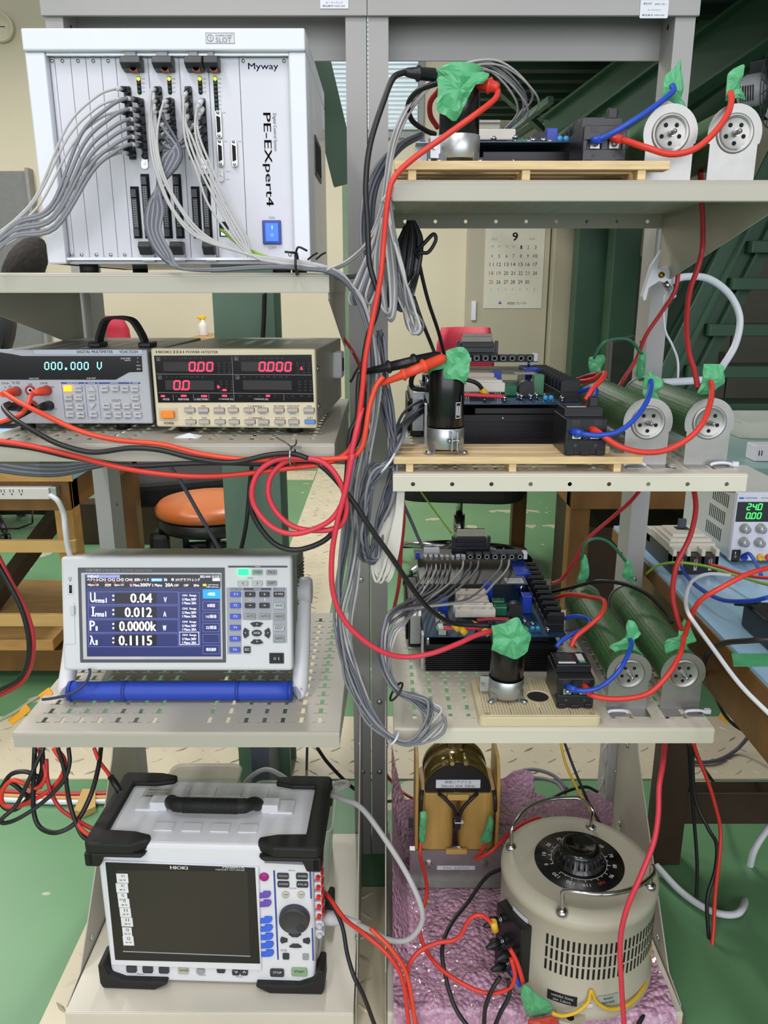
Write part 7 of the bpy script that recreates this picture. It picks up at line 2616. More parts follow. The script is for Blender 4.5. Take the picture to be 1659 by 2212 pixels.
lead('test_lead', 'orange red test lead of the middle capacitor joining the loop', [(828, 814, .96), (812, 835, .957), (798, 880, .955), (790, 930, .953), (782, 965, .953), (765, 985, .953), (735, 990, .953), (680, 992, .953), (600, 993, .953), (520, 992, .953), (430, 980, .955), (350, 960, .957), (250, 950, .955), (170, 930, .95), (90, 893, .96), (40, 868, .99), (8, 848, 1.02)], .0042, M('orange_red_cable', 'e2492e', .42))
boot('orange red probe pushed under the tape of the middle capacitor', [(962, 772, .985), (822, 830, .962)], .0068, M('orange_red_cable', 'e2492e', .42))
boot('black probe pushed under the tape of the middle capacitor', [(952, 768, 1.0), (778, 806, .975)], .0072, BLACK)
lead('test_lead', 'black test lead of the middle capacitor following the shelf of meters', [(778, 806, .975), (774, 840, .968), (772, 900, .966), (757, 935, .963), (752, 990, .962), (748, 1040, .958), (742, 1080, .956), (730, 1130, .955), (700, 1168, .955), (640, 1188, .956), (590, 1172, .957), (550, 1120, .957), (541, 1070, .957), (556, 1025, .957), (590, 1000, .956), (640, 990, .955), (672, 994, .955), (712, 1022, .955), (760, 1080, .957), (800, 1140, .96), (850, 1210, .97), (890, 1270, .99), (930, 1318, 1.03), (975, 1345, 1.06), (1020, 1350, 1.07), (1060, 1352, 1.07)], .0044, BLKC)
lead('test_lead', 'rose red test lead looping below the meters and on to the lowest capacitor', [(782, 880, .957), (770, 930, .95), (757, 990, .948), (750, 1040, .947), (738, 1090, .947), (705, 1130, .947), (640, 1153, .948), (590, 1140, .949), (553, 1100, .95), (544, 1060, .95), (560, 1018, .95), (600, 992, .95), (660, 990, .949), (700, 1000, .949), (728, 1030, .949), (745, 1070, .95), (748, 1105, .95), (735, 1135, .95), (700, 1146, .951), (640, 1140, .952), (600, 1110, .953), (580, 1070, .953), (585, 1030, .954), (612, 1000, .954), (650, 990, .953)], .0044, ROSE)
lead('test_lead', 'rose red test lead sweeping across both posts to the lowest capacitor', [(762, 980, .944), (746, 1060, .943), (728, 1130, .943), (717, 1200, .943), (718, 1270, .943), (735, 1325, .943), (770, 1370, .945), (820, 1405, .95), (870, 1419, .96), (930, 1412, .97), (990, 1390, .99), (1030, 1372, 1.01), (1070, 1362, 1.03)], .0044, ROSE)
lead('test_lead', 'black test lead leaving the multimeter and hanging over the shelf edge', [(20, 872, 1.02), (8, 880, .995), (30, 905, .965), (80, 935, .95), (130, 960, .945), (200, 977, .944), (280, 968, .944), (345, 972, .945), (420, 990, .945), (500, 999, .946), (580, 983, .946), (630, 980, .947), (665, 990, .948)], .0042, BLKC)
lead('test_lead', 'red test lead plugged in the second channel of the multimeter', [(73, 848, 1.03), (66, 858, 1.015), (58, 880, 1.0), (35, 900, .99), (-25, 918, .985)], .0038, M('orange_red_cable', 'e2492e', .42))
lead('test_lead', 'black test lead plugged in the second channel of the multimeter', [(78, 880, 1.03), (60, 890, 1.015), (30, 905, 1.0), (-25, 928, .99)], .0038, BLKC)
for nm, lb, p, m_ in (('banana_plug', 'red banana plug in the first channel of the multimeter', [(36, 845, 1.05), (5, 852, 1.015)], M('orange_red_cable', 'e2492e')), ('banana_plug', 'red banana plug in the second channel of the multimeter', [(102, 843, 1.05), (70, 850, 1.025)], M('orange_red_cable', 'e2492e')),
                     ('banana_plug', 'black banana plug in the first channel of the multimeter', [(40, 878, 1.05), (8, 880, 1.015)], BLACK), ('banana_plug', 'black banana plug in the second channel of the multimeter', [(107, 876, 1.05), (76, 882, 1.025)], BLACK)):
    p = way(p)
    d = p[1] - p[0]
    build(MB().tube([p[0], p[0] + d * .45, p[0] + d * .55, p[1]], [.0062, .0058, .0048, .0036], 14), nm, m_, None, lb, 'plug', 'banana plugs')
# twisted silver tie on the shelf edge
c = P(632, 985, .944)
mb = MB().tube([c + Vector((.002 * math.cos(a * PI / 8), .014 * math.cos(a * PI / 8), .012 * math.sin(a * PI / 8))) for a in range(16)], .0014, 6, closed=True)
for p in ((597, 945), (640, 950), (650, 966)):
    mb.tube(spline([c + Vector((0, 0, .01)), P((632 + p[0]) / 2 + 3, (968 + p[1]) / 2, .955), P(p[0], p[1], .965)], 4), .0012, 5)
mb.box(*sorted((P(633, 966, .944).x, P(650, 966, .944).x)), .9435, .9445, P(640, 970, .944).z, P(640, 964, .944).z)
build(mb, 'wire_tie', CHROME, None, 'silver twist tie holding the red and black loop at the shelf edge', 'wire tie')
q = PZ(404, 946, S2)
build(MB().add([q + Vector(v) for v in ((-.017, -.004, .0005), (.015, -.006, .0005), (.02, .004, .002), (0, .003, .006), (-.012, .006, .003), (.004, -.002, .007))], [(0, 1, 5), (1, 2, 5), (2, 3, 5), (3, 4, 5), (4, 0, 5), (0, 1, 2, 3, 4)]), 'paper_scrap', WHITE, None, 'crumpled white scrap lying in front of the power meter', 'scrap')
lead('red_cable', 'dark red cable seen past the back of the power meter', [(742, 730, 1.34), (765, 765, 1.3), (785, 810, 1.2), (790, 840, 1.1)], .0035, DRED, 'cable')
lead('test_probe', 'short black probe lying off the end of the meters shelf', [(790, 770, 1.38), (770, 800, 1.37), (757, 825, 1.36)], .003, BLKC, 'probe')
# leads off to the floor at the far side
lead('red_cable', 'red cable hanging in an arc outside the analyzer shelf', [(-20, 1170, 1.05), (20, 1250, 1.05), (60, 1330, 1.05), (72, 1400, 1.05), (50, 1470, 1.06), (-20, 1512, 1.08)], .0045, DRED, 'cable')
lead('black_cable', 'black cable hanging in an arc outside the analyzer shelf', [(-30, 1180, 1.045), (10, 1245, 1.045), (48, 1320, 1.045), (63, 1400, 1.045), (45, 1462, 1.055), (-20, 1500, 1.075)], .0045, BLKC, 'cable')
lead('flat_cable', 'yellow tagged grey cable running off the corner of the analyzer shelf', [(108, 1490, 1.12), (85, 1505, 1.10), (62, 1518, 1.09), (30, 1540, 1.08), (-25, 1568, 1.07)], .0034, M('olive_cable', '8f9480', .5), 'cable')
for (x0, y0, x1, y1, s) in ((22, 1560, 62, 1528, 'long'), (88, 1508, 110, 1492, 'short')):
    a, b = P(x0, y0, 1.082), P(x1, y1, 1.082)
    build(MB().bar(a, b, .012, .004, up=(0, -1, .3)), 'cable_tag', M('tag_yellow', 'f0ab2a', .5), None, '%s yellow tag wrapped on the grey cable by the analyzer' % s, 'tag', bev=.001)
# black and red loom under the analyzer shelf
GL = 'black and red leads hanging beside the recorder'
lm = [([(75, 1615, 1.10), (72, 1700, 1.09), (74, 1760, 1.08), (90, 1790, 1.07), (125, 1798, 1.06), (165, 1775, 1.07), (195, 1720, 1.09), (212, 1660, 1.12), (218, 1615, 1.15)], BLKC, .0048),
      ([(95, 1615, 1.10), (78, 1650, 1.09), (60, 1690, 1.08), (35, 1740, 1.07), (5, 1768, 1.06), (8, 1778, 1.06), (40, 1768, 1.06), (90, 1735, 1.07), (135, 1690, 1.08), (150, 1650, 1.09), (148, 1615, 1.1)], BLKC, .0042),
      ([(82, 1615, 1.11), (95, 1650, 1.10), (98, 1680, 1.09), (80, 1702, 1.09), (50, 1692, 1.09), (25, 1686, 1.09), (5, 1710, 1.09), (8, 1738, 1.09), (40, 1742, 1.09), (90, 1718, 1.09), (128, 1685, 1.1), (140, 1645, 1.1), (120, 1615, 1.1)], RED, .0044),
      ([(115, 1615, 1.10), (140, 1660, 1.09), (146, 1720, 1.08), (160, 1765, 1.07), (180, 1795, 1.05), (205, 1810, 1.045)], RED, .0042),
      ([(125, 1615, 1.09), (138, 1660, 1.085), (150, 1730, 1.075), (165, 1780, 1.06), (180, 1808, 1.05), (205, 1818, 1.045)], BLKC, .0042),
      ([(100, 1640, 1.10), (104, 1690, 1.09), (125, 1740, 1.08), (160, 1768, 1.07), (200, 1790, 1.06), (215, 1790, 1.06)], DRED, .0042),
      ([(90, 1615, 1.1), (92, 1660, 1.1), (84, 1690, 1.1), (86, 1702, 1.1)], BLKC, .0055),
      ([(60, 1720, 1.1), (20, 1690, 1.1), (0, 1720, 1.1), (10, 1745, 1.1), (40, 1745, 1.1), (85, 1690, 1.1), (60, 1668, 1.1), (25, 1672, 1.1), (4, 1700, 1.1)], BLKC, .0046)]
ls = ['black lead in a wide hanging loop', 'thin black lead in a narrow hanging loop', 'red lead curled in a ring', 'red lead slanting down to the recorder', 'black lead slanting down to the recorder', 'dark red lead crossing toward the recorder', 'short thick black lead end', 'black lead curled in a ring']
for (p, m_, r), s in zip(lm, ls):
    lead('test_lead', s + ' under the analyzer shelf', p, r, m_, 'test lead', GL)
lead('test_lead', 'red probe lead with black tip reaching the recorder from the shelf above', [(203, 1615, 1.14), (215, 1645, 1.13), (232, 1668, 1.12), (240, 1682, 1.115)], .004, RED)
build(MB().tube([P(238, 1676, 1.115), P(248, 1692, 1.11), P(260, 1712, 1.10)], [.0052, .0058, .005], 12), 'test_probe', BLACK, None, 'black probe body pointing at the rear corner of the recorder', 'probe')
for i, (y, m_) in enumerate(((1713, DRED), (1722, M('tan_cable', 'c89a58', .5)), (1730, WHTC))):
    cable('floor_cable', '%s cable taped along the floor beside the tread plate' % ('dark red', 'tan', 'white')[i], 'cable', [PZ(-20, y - 4, .008), PZ(60, y, .008), PZ(140, y + 3, .008), PZ(230, y + 1, .008), PZ(300, y - 4, .008)], .006, m_)
a = [PZ(x, y, .016) for x, y in ((178, 1704), (206, 1704), (206, 1742), (178, 1754), (160, 1750))]
build(MB().add(a + [v - Vector((0, 0, .0155)) for v in a], [(0, 1, 2, 3, 4), (5, 6, 7, 8, 9)] + [(i, (i + 1) % 5, (i + 1) % 5 + 5, i + 5) for i in range(5)]), 'tape_strip', M('kraft_tape', 'c2a060', .5), None, 'brown kraft tape holding the floor cables', 'tape')
# behind: column cord and grey cable in the tub
lead('black_cable', 'black cord hanging down the face of the green column', [(572, 628, 1.6), (567, 740, 1.6), (548, 960, 1.6), (540, 1040, 1.6), (532, 1130, 1.58), (518, 1200, 1.57)], .0055, BLKC, 'cord')
lead('grey_cable', 'slate cord slanting across the gap above the analyzer', [(352, 985, 1.42), (390, 1040, 1.42), (430, 1110, 1.42), (465, 1170, 1.4), (490, 1215, 1.38)], .0048, GRD, 'cord')
lead('grey_cable', 'grey cord arching out of the green tub behind the recorder', [(520, 1750, 1.32), (522, 1710, 1.31), (540, 1680, 1.30), (575, 1662, 1.29), (615, 1680, 1.28), (660, 1715, 1.26), (700, 1705, 1.25), (735, 1690, 1.23), (752, 1695, 1.2), (715, 1715, 1.16), (735, 1724, 1.12), (780, 1745, 1.08), (830, 1810, 1.04), (880, 1890, 1.0), (910, 1960, .98), (908, 2000, .98), (880, 2030, .98), (840, 2030, .985), (790, 2005, 1.0), (745, 1988, 1.02), (712, 1982, 1.03)], .0055, M('pale_grey_cord', 'b4b4b6', .45), 'cord')
build(MB().tube([P(706, 1983, 1.04), P(722, 1984, 1.03), P(745, 1988, 1.02), P(775, 1997, 1.005)], [.012, .011, .0075, .0062], 12), 'mains_plug', LGREY, None, 'grey moulded plug on the side of the recorder', 'plug')
for i, m_ in enumerate((RED, BLKC)):
    lead('recorder_lead', ('orange red' if i == 0 else 'black') + ' lead leaving the side of the recorder downwards', [(702, 1928 + i * 8, 1.06), (716, 1945 + i * 6, 1.03), (745 - i * 6, 1985 + i * 15, 1.0), (790 - i * 40, 2020 + i * 40, .97), (840 - i * 75, 2065 + i * 45, .95), (870 - i * 85, 2120 + i * 30, .945), (885 - i * 70, 2230, .94)], .0042, m_, 'test lead')
lead('recorder_lead', 'orange lead running down the tray edge beside the bubble wrap', [(800, 2005, .968), (845, 2050, .955), (880, 2110, .948), (900, 2230, .94)], .0042, M('orange_red_cable', 'e2492e'), 'test lead')
lead('black_cable', 'black cable seen falling behind the analyzer shelf end', [(685, 1615, 1.5), (710, 1650, 1.5), (760, 1700, 1.5), (800, 1722, 1.5)], .005, BLKC, 'cable')
lead('grey_cable', 'thin grey cord falling behind the green column', [(664, 1600, 1.7), (662, 1680, 1.7)], .004, GRD, 'cord')

# ------------------------------------------------------------------ green tape
def leaf(label, pts, Y, thick=.004, dy=0, group=None, mat=None, bulge=.004):
    """crumpled fold of tape: an outline given in pixels, its own thickness, wrinkled faces"""
    pts = spline([Vector((x, y, 0)) for x, y in pts] + [Vector((*pts[0], 0))], 3)[:-1]
    w = [P(p.x, p.y, Y) for p in pts]
    c = sum(w, Vector()) / len(w)
    n = len(w)
    fr, bk = [], []
    rings = (1, .72, .38)
    vs = []
    for sgn in (-1, 1):
        for k, f_ in enumerate(rings):
            for i, p in enumerate(w):
                q = c + (p - c) * f_
                q.y += sgn * thick * (.25, .8, 1)[k] + bulge * NZ.noise(q * 90) + dy * (q.z - c.z)
                vs.append(q)
        q = c.copy()
        q.y += sgn * thick
        vs.append(q)
    m_ = 3 * n + 1
    fs = []
    for s in (0, 1):
        b = s * m_
        for k in range(2):
            fs += [(b + k * n + i, b + k * n + (i + 1) % n, b + (k + 1) * n + (i + 1) % n, b + (k + 1) * n + i) for i in range(n)]
        fs += [(b + 2 * n + i, b + 2 * n + (i + 1) % n, b + 3 * n) for i in range(n)]
    fs += [(i, (i + 1) % n, m_ + (i + 1) % n, m_ + i) for i in range(n)]
    return build(MB().add(vs, fs, 0, False), 'tape_wrap', mat or TAPE, None, label, 'tape', group)


GT = 'green tape wraps on the resistor terminals'
leaf('green tape flag on the first resistor of the topmost shelf', [(1470, 128), (1455, 148), (1436, 165), (1430, 200), (1426, 222), (1440, 216), (1462, 224), (1482, 232), (1472, 215), (1476, 190), (1472, 160)], 1.035, group=GT)
leaf('green tape flag on the outer resistor of the topmost shelf', [(1585, 148), (1605, 140), (1606, 155), (1600, 180), (1598, 200), (1612, 215), (1590, 212), (1568, 218), (1570, 180), (1572, 160)], 1.035, group=GT)
leaf('green tape flag holding the blue cable on the middle shelf resistor', [(1403, 797), (1408, 808), (1428, 818), (1430, 835), (1416, 850), (1412, 858), (1428, 870), (1400, 862), (1388, 852), (1392, 820)], 1.045, group=GT)
leaf('green tape flag holding the red cable on the outer middle resistor', [(1520, 786), (1560, 788), (1562, 805), (1565, 825), (1550, 838), (1535, 850), (1505, 850), (1515, 830), (1518, 806)], 1.045, group=GT)
leaf('crumpled green tape at the rear end of the middle shelf resistor', [(1272, 772), (1302, 766), (1306, 780), (1298, 795), (1296, 805), (1280, 808), (1272, 795)], 1.285, group=GT)
leaf('narrow green tape at the rear end of the outer middle resistor', [(1382, 760), (1394, 762), (1394, 790), (1392, 812), (1374, 814), (1376, 785)], 1.285, group=GT)
leaf('green tape holding the blue cable on the lowest shelf resistor', [(1358, 1340), (1370, 1342), (1380, 1362), (1384, 1370), (1370, 1382), (1376, 1400), (1390, 1418), (1362, 1420), (1345, 1424), (1325, 1405), (1318, 1396), (1350, 1378), (1352, 1355)], 1.045, group=GT)
leaf('green tape holding the red cable on the outer lowest resistor', [(1478, 1336), (1490, 1352), (1500, 1374), (1502, 1385), (1484, 1392), (1482, 1402), (1492, 1410), (1466, 1408), (1440, 1412), (1436, 1386), (1462, 1376), (1466, 1362)], 1.045, group=GT)
leaf('green tape at the rear end of the lowest shelf resistor', [(1254, 1196), (1266, 1200), (1272, 1222), (1270, 1248), (1258, 1258), (1246, 1256), (1254, 1230)], 1.288, group=GT)
leaf('green tape at the rear end of the outer lowest resistor', [(1350, 1210), (1360, 1208), (1366, 1225), (1370, 1252), (1376, 1262), (1350, 1250), (1342, 1240), (1348, 1228)], 1.288, group=GT)
leaf('long green tape sleeve on the near lead of the reactor, one side', [(908, 1755), (921, 1755), (920, 1790), (917, 1820), (906, 1816), (906, 1780)], 1.235, .006)
leaf('pointed green tape sleeve on the reactor lead beside the transformer', [(1060, 1757), (1066, 1775), (1064, 1800), (1058, 1822), (1038, 1818), (1046, 1795), (1054, 1770)], 1.235, .006)
leaf('wide green tape hood laid from the transformer terminals to the wrap', [(1128, 2118), (1140, 2122), (1160, 2145), (1192, 2172), (1188, 2190), (1165, 2202), (1140, 2200), (1130, 2170), (1124, 2145)], .945, .006, -.2)
leaf('red tape patch at the front edge of the bubble wrap', [(1140, 2202), (1188, 2192), (1205, 2204), (1206, 2230), (1146, 2230)], .94, .004, -.2, mat=M('red_tape', 'b83a2a', .35))


def hood(label, cap, r, h, a0, a1, drops, bumps=.003, top=.006):
    """tape pressed over a capacitor top and hanging down its side; drops give the length at each angle"""
    o = cap.location
    mb = MB()
    n, vs, fs = 22, [], []
    prof = [(.0, 0), (.5, 0), (.95, 0), (1.08, .08), (1.1, .35), (1.1, .7), (1.1, 1)]
    for i in range(n + 1):
        a = math.radians(a0 + (a1 - a0) * i / n)
        L = drops[0] + 0
        t = i / n * (len(drops) - 1)
        k = min(int(t), len(drops) - 2)
        L = drops[k] + (drops[k + 1] - drops[k]) * (t - k)
        for rr, dz in prof:
            p = Vector((math.cos(a) * r * rr, math.sin(a) * r * rr, h + top - dz * L))
            p += Vector((math.cos(a), math.sin(a), .6)) * bumps * NZ.noise(Vector((p.x * 70, p.y * 70, p.z * 60)) + o * 7) * (1 if rr > .3 else .3)
            vs.append(p + o)
    m_ = len(prof)
    fs = [(i * m_ + j, i * m_ + j + 1, (i + 1) * m_ + j + 1, (i + 1) * m_ + j) for i in range(n) for j in range(m_ - 1)]
    mb.add(vs, fs, 0, True)
    return build(mb, 'tape_wrap', TAPE, None, label, 'tape', solid=.0008)


leaf('green tape flag hanging down the front of the topmost capacitor', [(942, 150), (975, 153), (1012, 155), (1056, 158), (1044, 180), (1032, 178), (1010, 214), (986, 260), (962, 250), (943, 238), (946, 195)], .9935, .0016, 0, None, None, .007)
hood('green tape pressed over the top of the first capacitor behind its flag', CA1, .0238, .1, -190, 100, [.012, .012, .012, .02, .02, .02, .03], .002)
hood('green tape pressed over the top of the middle capacitor', CA2, .0228, .112, -175, 80, [.02, .012, .008, .02, .03, .03, .03, .02], .002)
leaf('green tape flag with smudged print on the front of the middle capacitor', [(963, 758), (985, 750), (1003, 751), (1015, 768), (1014, 792), (1008, 823), (985, 819), (961, 817), (958, 800), (963, 780)], .9865, .0016, bulge=.004)
hood('green tape pressed over the top of the lowest capacitor', CA3, .0245, .103, -150, 90, [.015, .02, .025, .025, .03, .035, .035, .03], .003)
leaf('creased green tape flag on the front of the lowest capacitor', [(1062, 1352), (1088, 1347), (1108, 1337), (1122, 1336), (1130, 1355), (1147, 1372), (1144, 1392), (1136, 1412), (1122, 1420), (1102, 1421), (1072, 1408), (1061, 1402), (1066, 1380)], 1.008, .002, bulge=.006)

# ------------------------------------------------------------------ power cables of the stages
def pc(name, label, path, r, mat, group=None):
    return cable(name, label, 'cable', path, r * .8, mat, group, k=7, n=10)


def lug(path_end, dirto, mat, parent_label):
    pass


for s, b, q in (('topmost', [(1283, 304, 1.026), (1300, 300, 1.01), (1345, 275, 1.0), (1400, 240, 1.005), (1440, 210, 1.015), (1455, 195, 1.025), (1452, 184, 1.03)], [(1325, 298, 1.026), (1345, 302, 1.012), (1400, 320, .99), (1450, 333, .985), (1500, 322, .985), (1540, 290, .99), (1570, 250, 1.0), (1580, 218, 1.02), (1578, 200, 1.03)]),
                ('middle', [(1236, 932, .985), (1262, 938, .968), (1300, 940, .965), (1340, 930, .968), (1375, 900, .98), (1398, 865, 1.0), (1406, 835, 1.03), (1406, 822, 1.04)], [(1278, 927, .985), (1300, 940, .968), (1340, 965, .96), (1390, 977, .958), (1440, 972, .96), (1490, 945, .965), (1520, 910, .975), (1534, 870, 1.0), (1538, 840, 1.03), (1536, 825, 1.04)]),
                ('lowest', [(1226, 1484, 1.0), (1245, 1491, .985), (1280, 1490, .98), (1310, 1475, .985), (1340, 1445, .99), (1358, 1410, 1.01), (1364, 1392, 1.03), (1362, 1382, 1.04)], [(1262, 1482, 1.0), (1275, 1500, .985), (1310, 1509, .975), (1360, 1508, .97), (1405, 1495, .972), (1445, 1455, .98), (1468, 1415, 1.0), (1476, 1385, 1.03), (1477, 1375, 1.04)])):
    pc('blue_cable', 'blue cable from the %s breaker up to the nearer resistor' % s, b, .0042, BLUEC)
    pc('red_cable', 'red cable drooping from the %s breaker to the outer resistor' % s, q, .0046, RED)
    for pth, m_, cname in ((b, BLUEC, 'blue'), (q, RED, 'red')):
        p = way(pth[:2])
        d = (p[1] - p[0]).normalized()
        build(MB().tube([p[0] - d * .002, p[0] + d * .006, p[0] + d * .017], [.0044, .0052, .0044], 12), 'crimp_sleeve', m_, None, '%s crimp sleeve on the terminal of the %s breaker' % (cname, s), 'crimp sleeve')
# inverter outputs, link wires and the runs between shelves
pc('red_cable', 'red cable from the lowest inverter bending down to its breaker', [(1195, 1294, 1.27), (1230, 1284, 1.22), (1275, 1290, 1.17), (1305, 1298, 1.13), (1300, 1325, 1.10), (1275, 1350, 1.09), (1245, 1375, 1.08), (1233, 1398, 1.075)], .0046, RED)
pc('blue_cable', 'blue cable looping from the lowest inverter to its breaker', [(1215, 1337, 1.16), (1245, 1331, 1.14), (1272, 1338, 1.12), (1270, 1355, 1.1), (1240, 1368, 1.09), (1212, 1385, 1.08), (1202, 1398, 1.075)], .0042, BLUEC)
pc('black_cable', 'black cable lying across the two lowest resistors', [(1190, 1280, 1.32), (1230, 1270, 1.28), (1290, 1256, 1.25), (1350, 1262, 1.22), (1400, 1285, 1.18), (1440, 1325, 1.14), (1452, 1345, 1.12)], .0042, BLKC)
pc('red_cable', 'dark red cable rising from the lowest inverter behind the post', [(1190, 1262, 1.38), (1215, 1250, 1.38), (1240, 1215, 1.37), (1270, 1165, 1.36), (1320, 1120, 1.35), (1360, 1085, 1.33), (1385, 1055, 1.31)], .0044, DRED)
pc('red_cable', 'dark red cable snaking from the upper shelf to the middle resistors', [(1466, 560, 1.33), (1464, 600, 1.32), (1455, 635, 1.32), (1425, 680, 1.33), (1395, 725, 1.34), (1375, 775, 1.35), (1350, 815, 1.35), (1335, 840, 1.34)], .0044, DRED)
pc('red_cable', 'red cable snaking past the white hose down to the outer middle resistor', [(1513, 370, 1.1), (1515, 420, 1.12), (1518, 520, 1.16), (1510, 570, 1.16), (1490, 630, 1.15), (1483, 700, 1.13), (1488, 760, 1.1), (1500, 800, 1.08), (1508, 840, 1.06)], .0046, DRED)
pc('red_cable', 'red cable dropping from the cream shelf to the outer lowest resistor', [(1498, 1050, 1.1), (1503, 1100, 1.08), (1490, 1160, 1.06), (1462, 1220, 1.05), (1453, 1280, 1.05), (1462, 1330, 1.045), (1472, 1360, 1.045)], .0046, DRED)
pc('red_cable', 'red cable coming off the bench to the outer lowest resistor', [(1680, 1222, 1.03), (1620, 1238, 1.0), (1560, 1268, .99), (1510, 1300, 1.0), (1488, 1345, 1.03), (1480, 1372, 1.042)], .0044, RED)
pc('red_cable', 'red cable from the middle inverter arching to its breaker', [(1200, 832, 1.27), (1240, 826, 1.2), (1280, 820, 1.15), (1306, 805, 1.12), (1300, 820, 1.09), (1280, 840, 1.07), (1265, 865, 1.062)], .0044, RED)
pc('red_cable', 'second red cable behind it leaving the middle inverter', [(1200, 828, 1.32), (1240, 822, 1.3), (1270, 812, 1.27), (1290, 808, 1.25)], .0044, DRED)
pc('blue_cable', 'blue cable hooking behind the toggle of the middle breaker', [(1222, 850, 1.2), (1250, 846, 1.15), (1284, 838, 1.12), (1286, 855, 1.1), (1270, 868, 1.08)], .0042, BLUEC)
for s, p in (('middle', [(1282, 775, 1.285), (1300, 745, 1.28), (1330, 732, 1.28), (1362, 736, 1.28), (1386, 765, 1.285)]), ('lowest', [(1256, 1210, 1.288), (1264, 1175, 1.285), (1290, 1163, 1.285), (1320, 1175, 1.285), (1354, 1215, 1.288)])):
    pc('green_cable', 'dark green link wire arching between the rear ends of the %s resistors' % s, p, .0034, GREENC)
pc('white_hose', 'thick white hose arching from the clamp round to the middle shelf', [(1448, 608, 1.34), (1480, 598, 1.35), (1530, 602, 1.38), (1575, 635, 1.4), (1598, 685, 1.4), (1590, 740, 1.38), (1565, 785, 1.35), (1540, 815, 1.3), (1500, 822, 1.28), (1430, 826, 1.27)], .0075, WHTC)
pc('white_cable', 'thin white cable wavering down beside the rack post', [(1444, 632, 1.34), (1434, 650, 1.33), (1436, 710, 1.33), (1452, 745, 1.33), (1464, 780, 1.33), (1464, 830, 1.32)], .0025, WHTC)
# leads on the boards
for z0, s in ((T2, 'middle'), (T3, 'lowest')):
    c = Vector((.0637, 1.13, z0 + .068))
    pts = [c + Vector(v) for v in ((.084, .022, .009), (.07, .012, .02), (.05, .01, .024))] if s == 'lowest' else [c + Vector(v) for v in ((.086, .022, .010), (.07, .016, .028), (.04, .012, .034), (.01, .01, .03))]
    pc('black_cable', 'short black lead with yellow crimp on the %s inverter board' % s, pts, .0038, BLKC)
    d = (pts[1] - pts[0]).normalized()
    build(MB().tube([pts[0] - d * .004, pts[0] + d * .012], .0048, 12), 'crimp_sleeve', YELC, None, 'yellow crimp sleeve on the %s inverter board beside the cement resistors' % s, 'crimp sleeve')
    pts = [c + Vector(v) for v in ((.112, .014, .008), (.09, .008, .010), (.06, .004, .012), (.03, .004, .012))]
    pc('red_cable', 'short rose lead lying on the %s inverter board' % s, pts, .0036, ROSE)
pc('red_cable', 'dark red bridge lead on the lowest inverter board behind the tape hood', [(1030, 1340, 1.16), (1060, 1337, 1.165), (1100, 1338, 1.165)], .0036, DRED)
for x, y, Y, k in ((1000, 1360, 1.128, 'first'), (1050, 1362, 1.126, 'second'), (985, 1352, 1.13, 'third')):
    build(MB().tube([P(x - 6, y - 4, Y), P(x + 7, y + 9, Y - .004)], .0055, 10), 'crimp_sleeve', YELC, None, 'yellow crimp sleeve hanging at the edge of the lowest board, %s of three' % k, 'crimp sleeve')
for i, (y0, m_) in enumerate(((1265, YELC), (1283, YELC))):
    build(MB().tube([P(1138, y0, 1.33), P(1156, y0 + 8, 1.33)], .005, 10), 'crimp_sleeve', m_, None, 'yellow crimp sleeve %s at the rear of the lowest terminal block' % ('above' if i == 0 else 'below'), 'crimp sleeve')
pc('black_lead', 'black lead curving off the first capacitor to the board', [(950, 178, 1.03), (905, 195, 1.05), (882, 225, 1.08), (890, 260, 1.1), (920, 282, 1.12), (940, 290, 1.13)], .0042, BLKC)
pc('red_lead', 'red lead curving behind the topmost capacitor', [(948, 195, 1.045), (930, 220, 1.06), (930, 250, 1.08), (945, 275, 1.1)], .0042, DRED)
pc('black_lead', 'black lead bent beside the middle capacitor', [(935, 790, 1.03), (905, 800, 1.04), (890, 815, 1.05), (892, 838, 1.06), (925, 842, 1.05)], .0042, BLKC)
pc('grey_cable', 'slate cord slanting down to the lowest control board', [(872, 1090, 1.5), (890, 1130, 1.5), (905, 1165, 1.48), (918, 1192, 1.46)], .004, GRD)
pc('lime_wire', 'lime green wire slanting across the floor behind the lowest inverter', [(900, 1040, 1.385), (908, 1060, 1.39), (940, 1105, 1.42), (975, 1152, 1.44)], .002, LIMEC)
pc('red_lead', 'dark red and black lead pair beside the second post', [(868, 1050, 1.05), (872, 1120, 1.05), (866, 1190, 1.08), (862, 1260, 1.12), (850, 1320, 1.2)], .0036, DRED)
# bench wires
pc('blue_cable', 'blue cable from the bench breaker to the black adapter', [(1473, 1226, 1.335), (1480, 1240, 1.31), (1510, 1270, 1.22), (1560, 1296, 1.14), (1620, 1298, 1.08), (1660, 1290, 1.05)], .0042, BLUEC)
pc('lime_wire', 'lime green wire arching over the bench breaker', [(1395, 1240, 1.4), (1420, 1222, 1.36), (1460, 1215, 1.31), (1520, 1222, 1.28), (1580, 1240, 1.22), (1640, 1258, 1.15), (1690, 1270, 1.1)], .003, LIMEC)
pc('red_cable', 'orange red cable from the bench breaker across the blue mat', [(1531, 1220, 1.335), (1560, 1226, 1.3), (1600, 1240, 1.24), (1650, 1248, 1.18), (1700, 1246, 1.15)], .0038, RED)
pc('blue_cable', 'blue cable plugged in the bench power supply', [(1606, 1200, 1.392), (1618, 1196, 1.37), (1632, 1215, 1.33), (1645, 1245, 1.26)], .0042, BLUEC)
pc('white_cable', 'white cable looping at the edge of the blue bench mat', [(1580, 1243, 1.22), (1530, 1240, 1.18), (1495, 1255, 1.12), (1482, 1290, 1.06), (1485, 1320, 1.0), (1500, 1345, .98), (1540, 1400, .93), (1600, 1480, .86), (1680, 1560, .8)], .0036, WHTC)
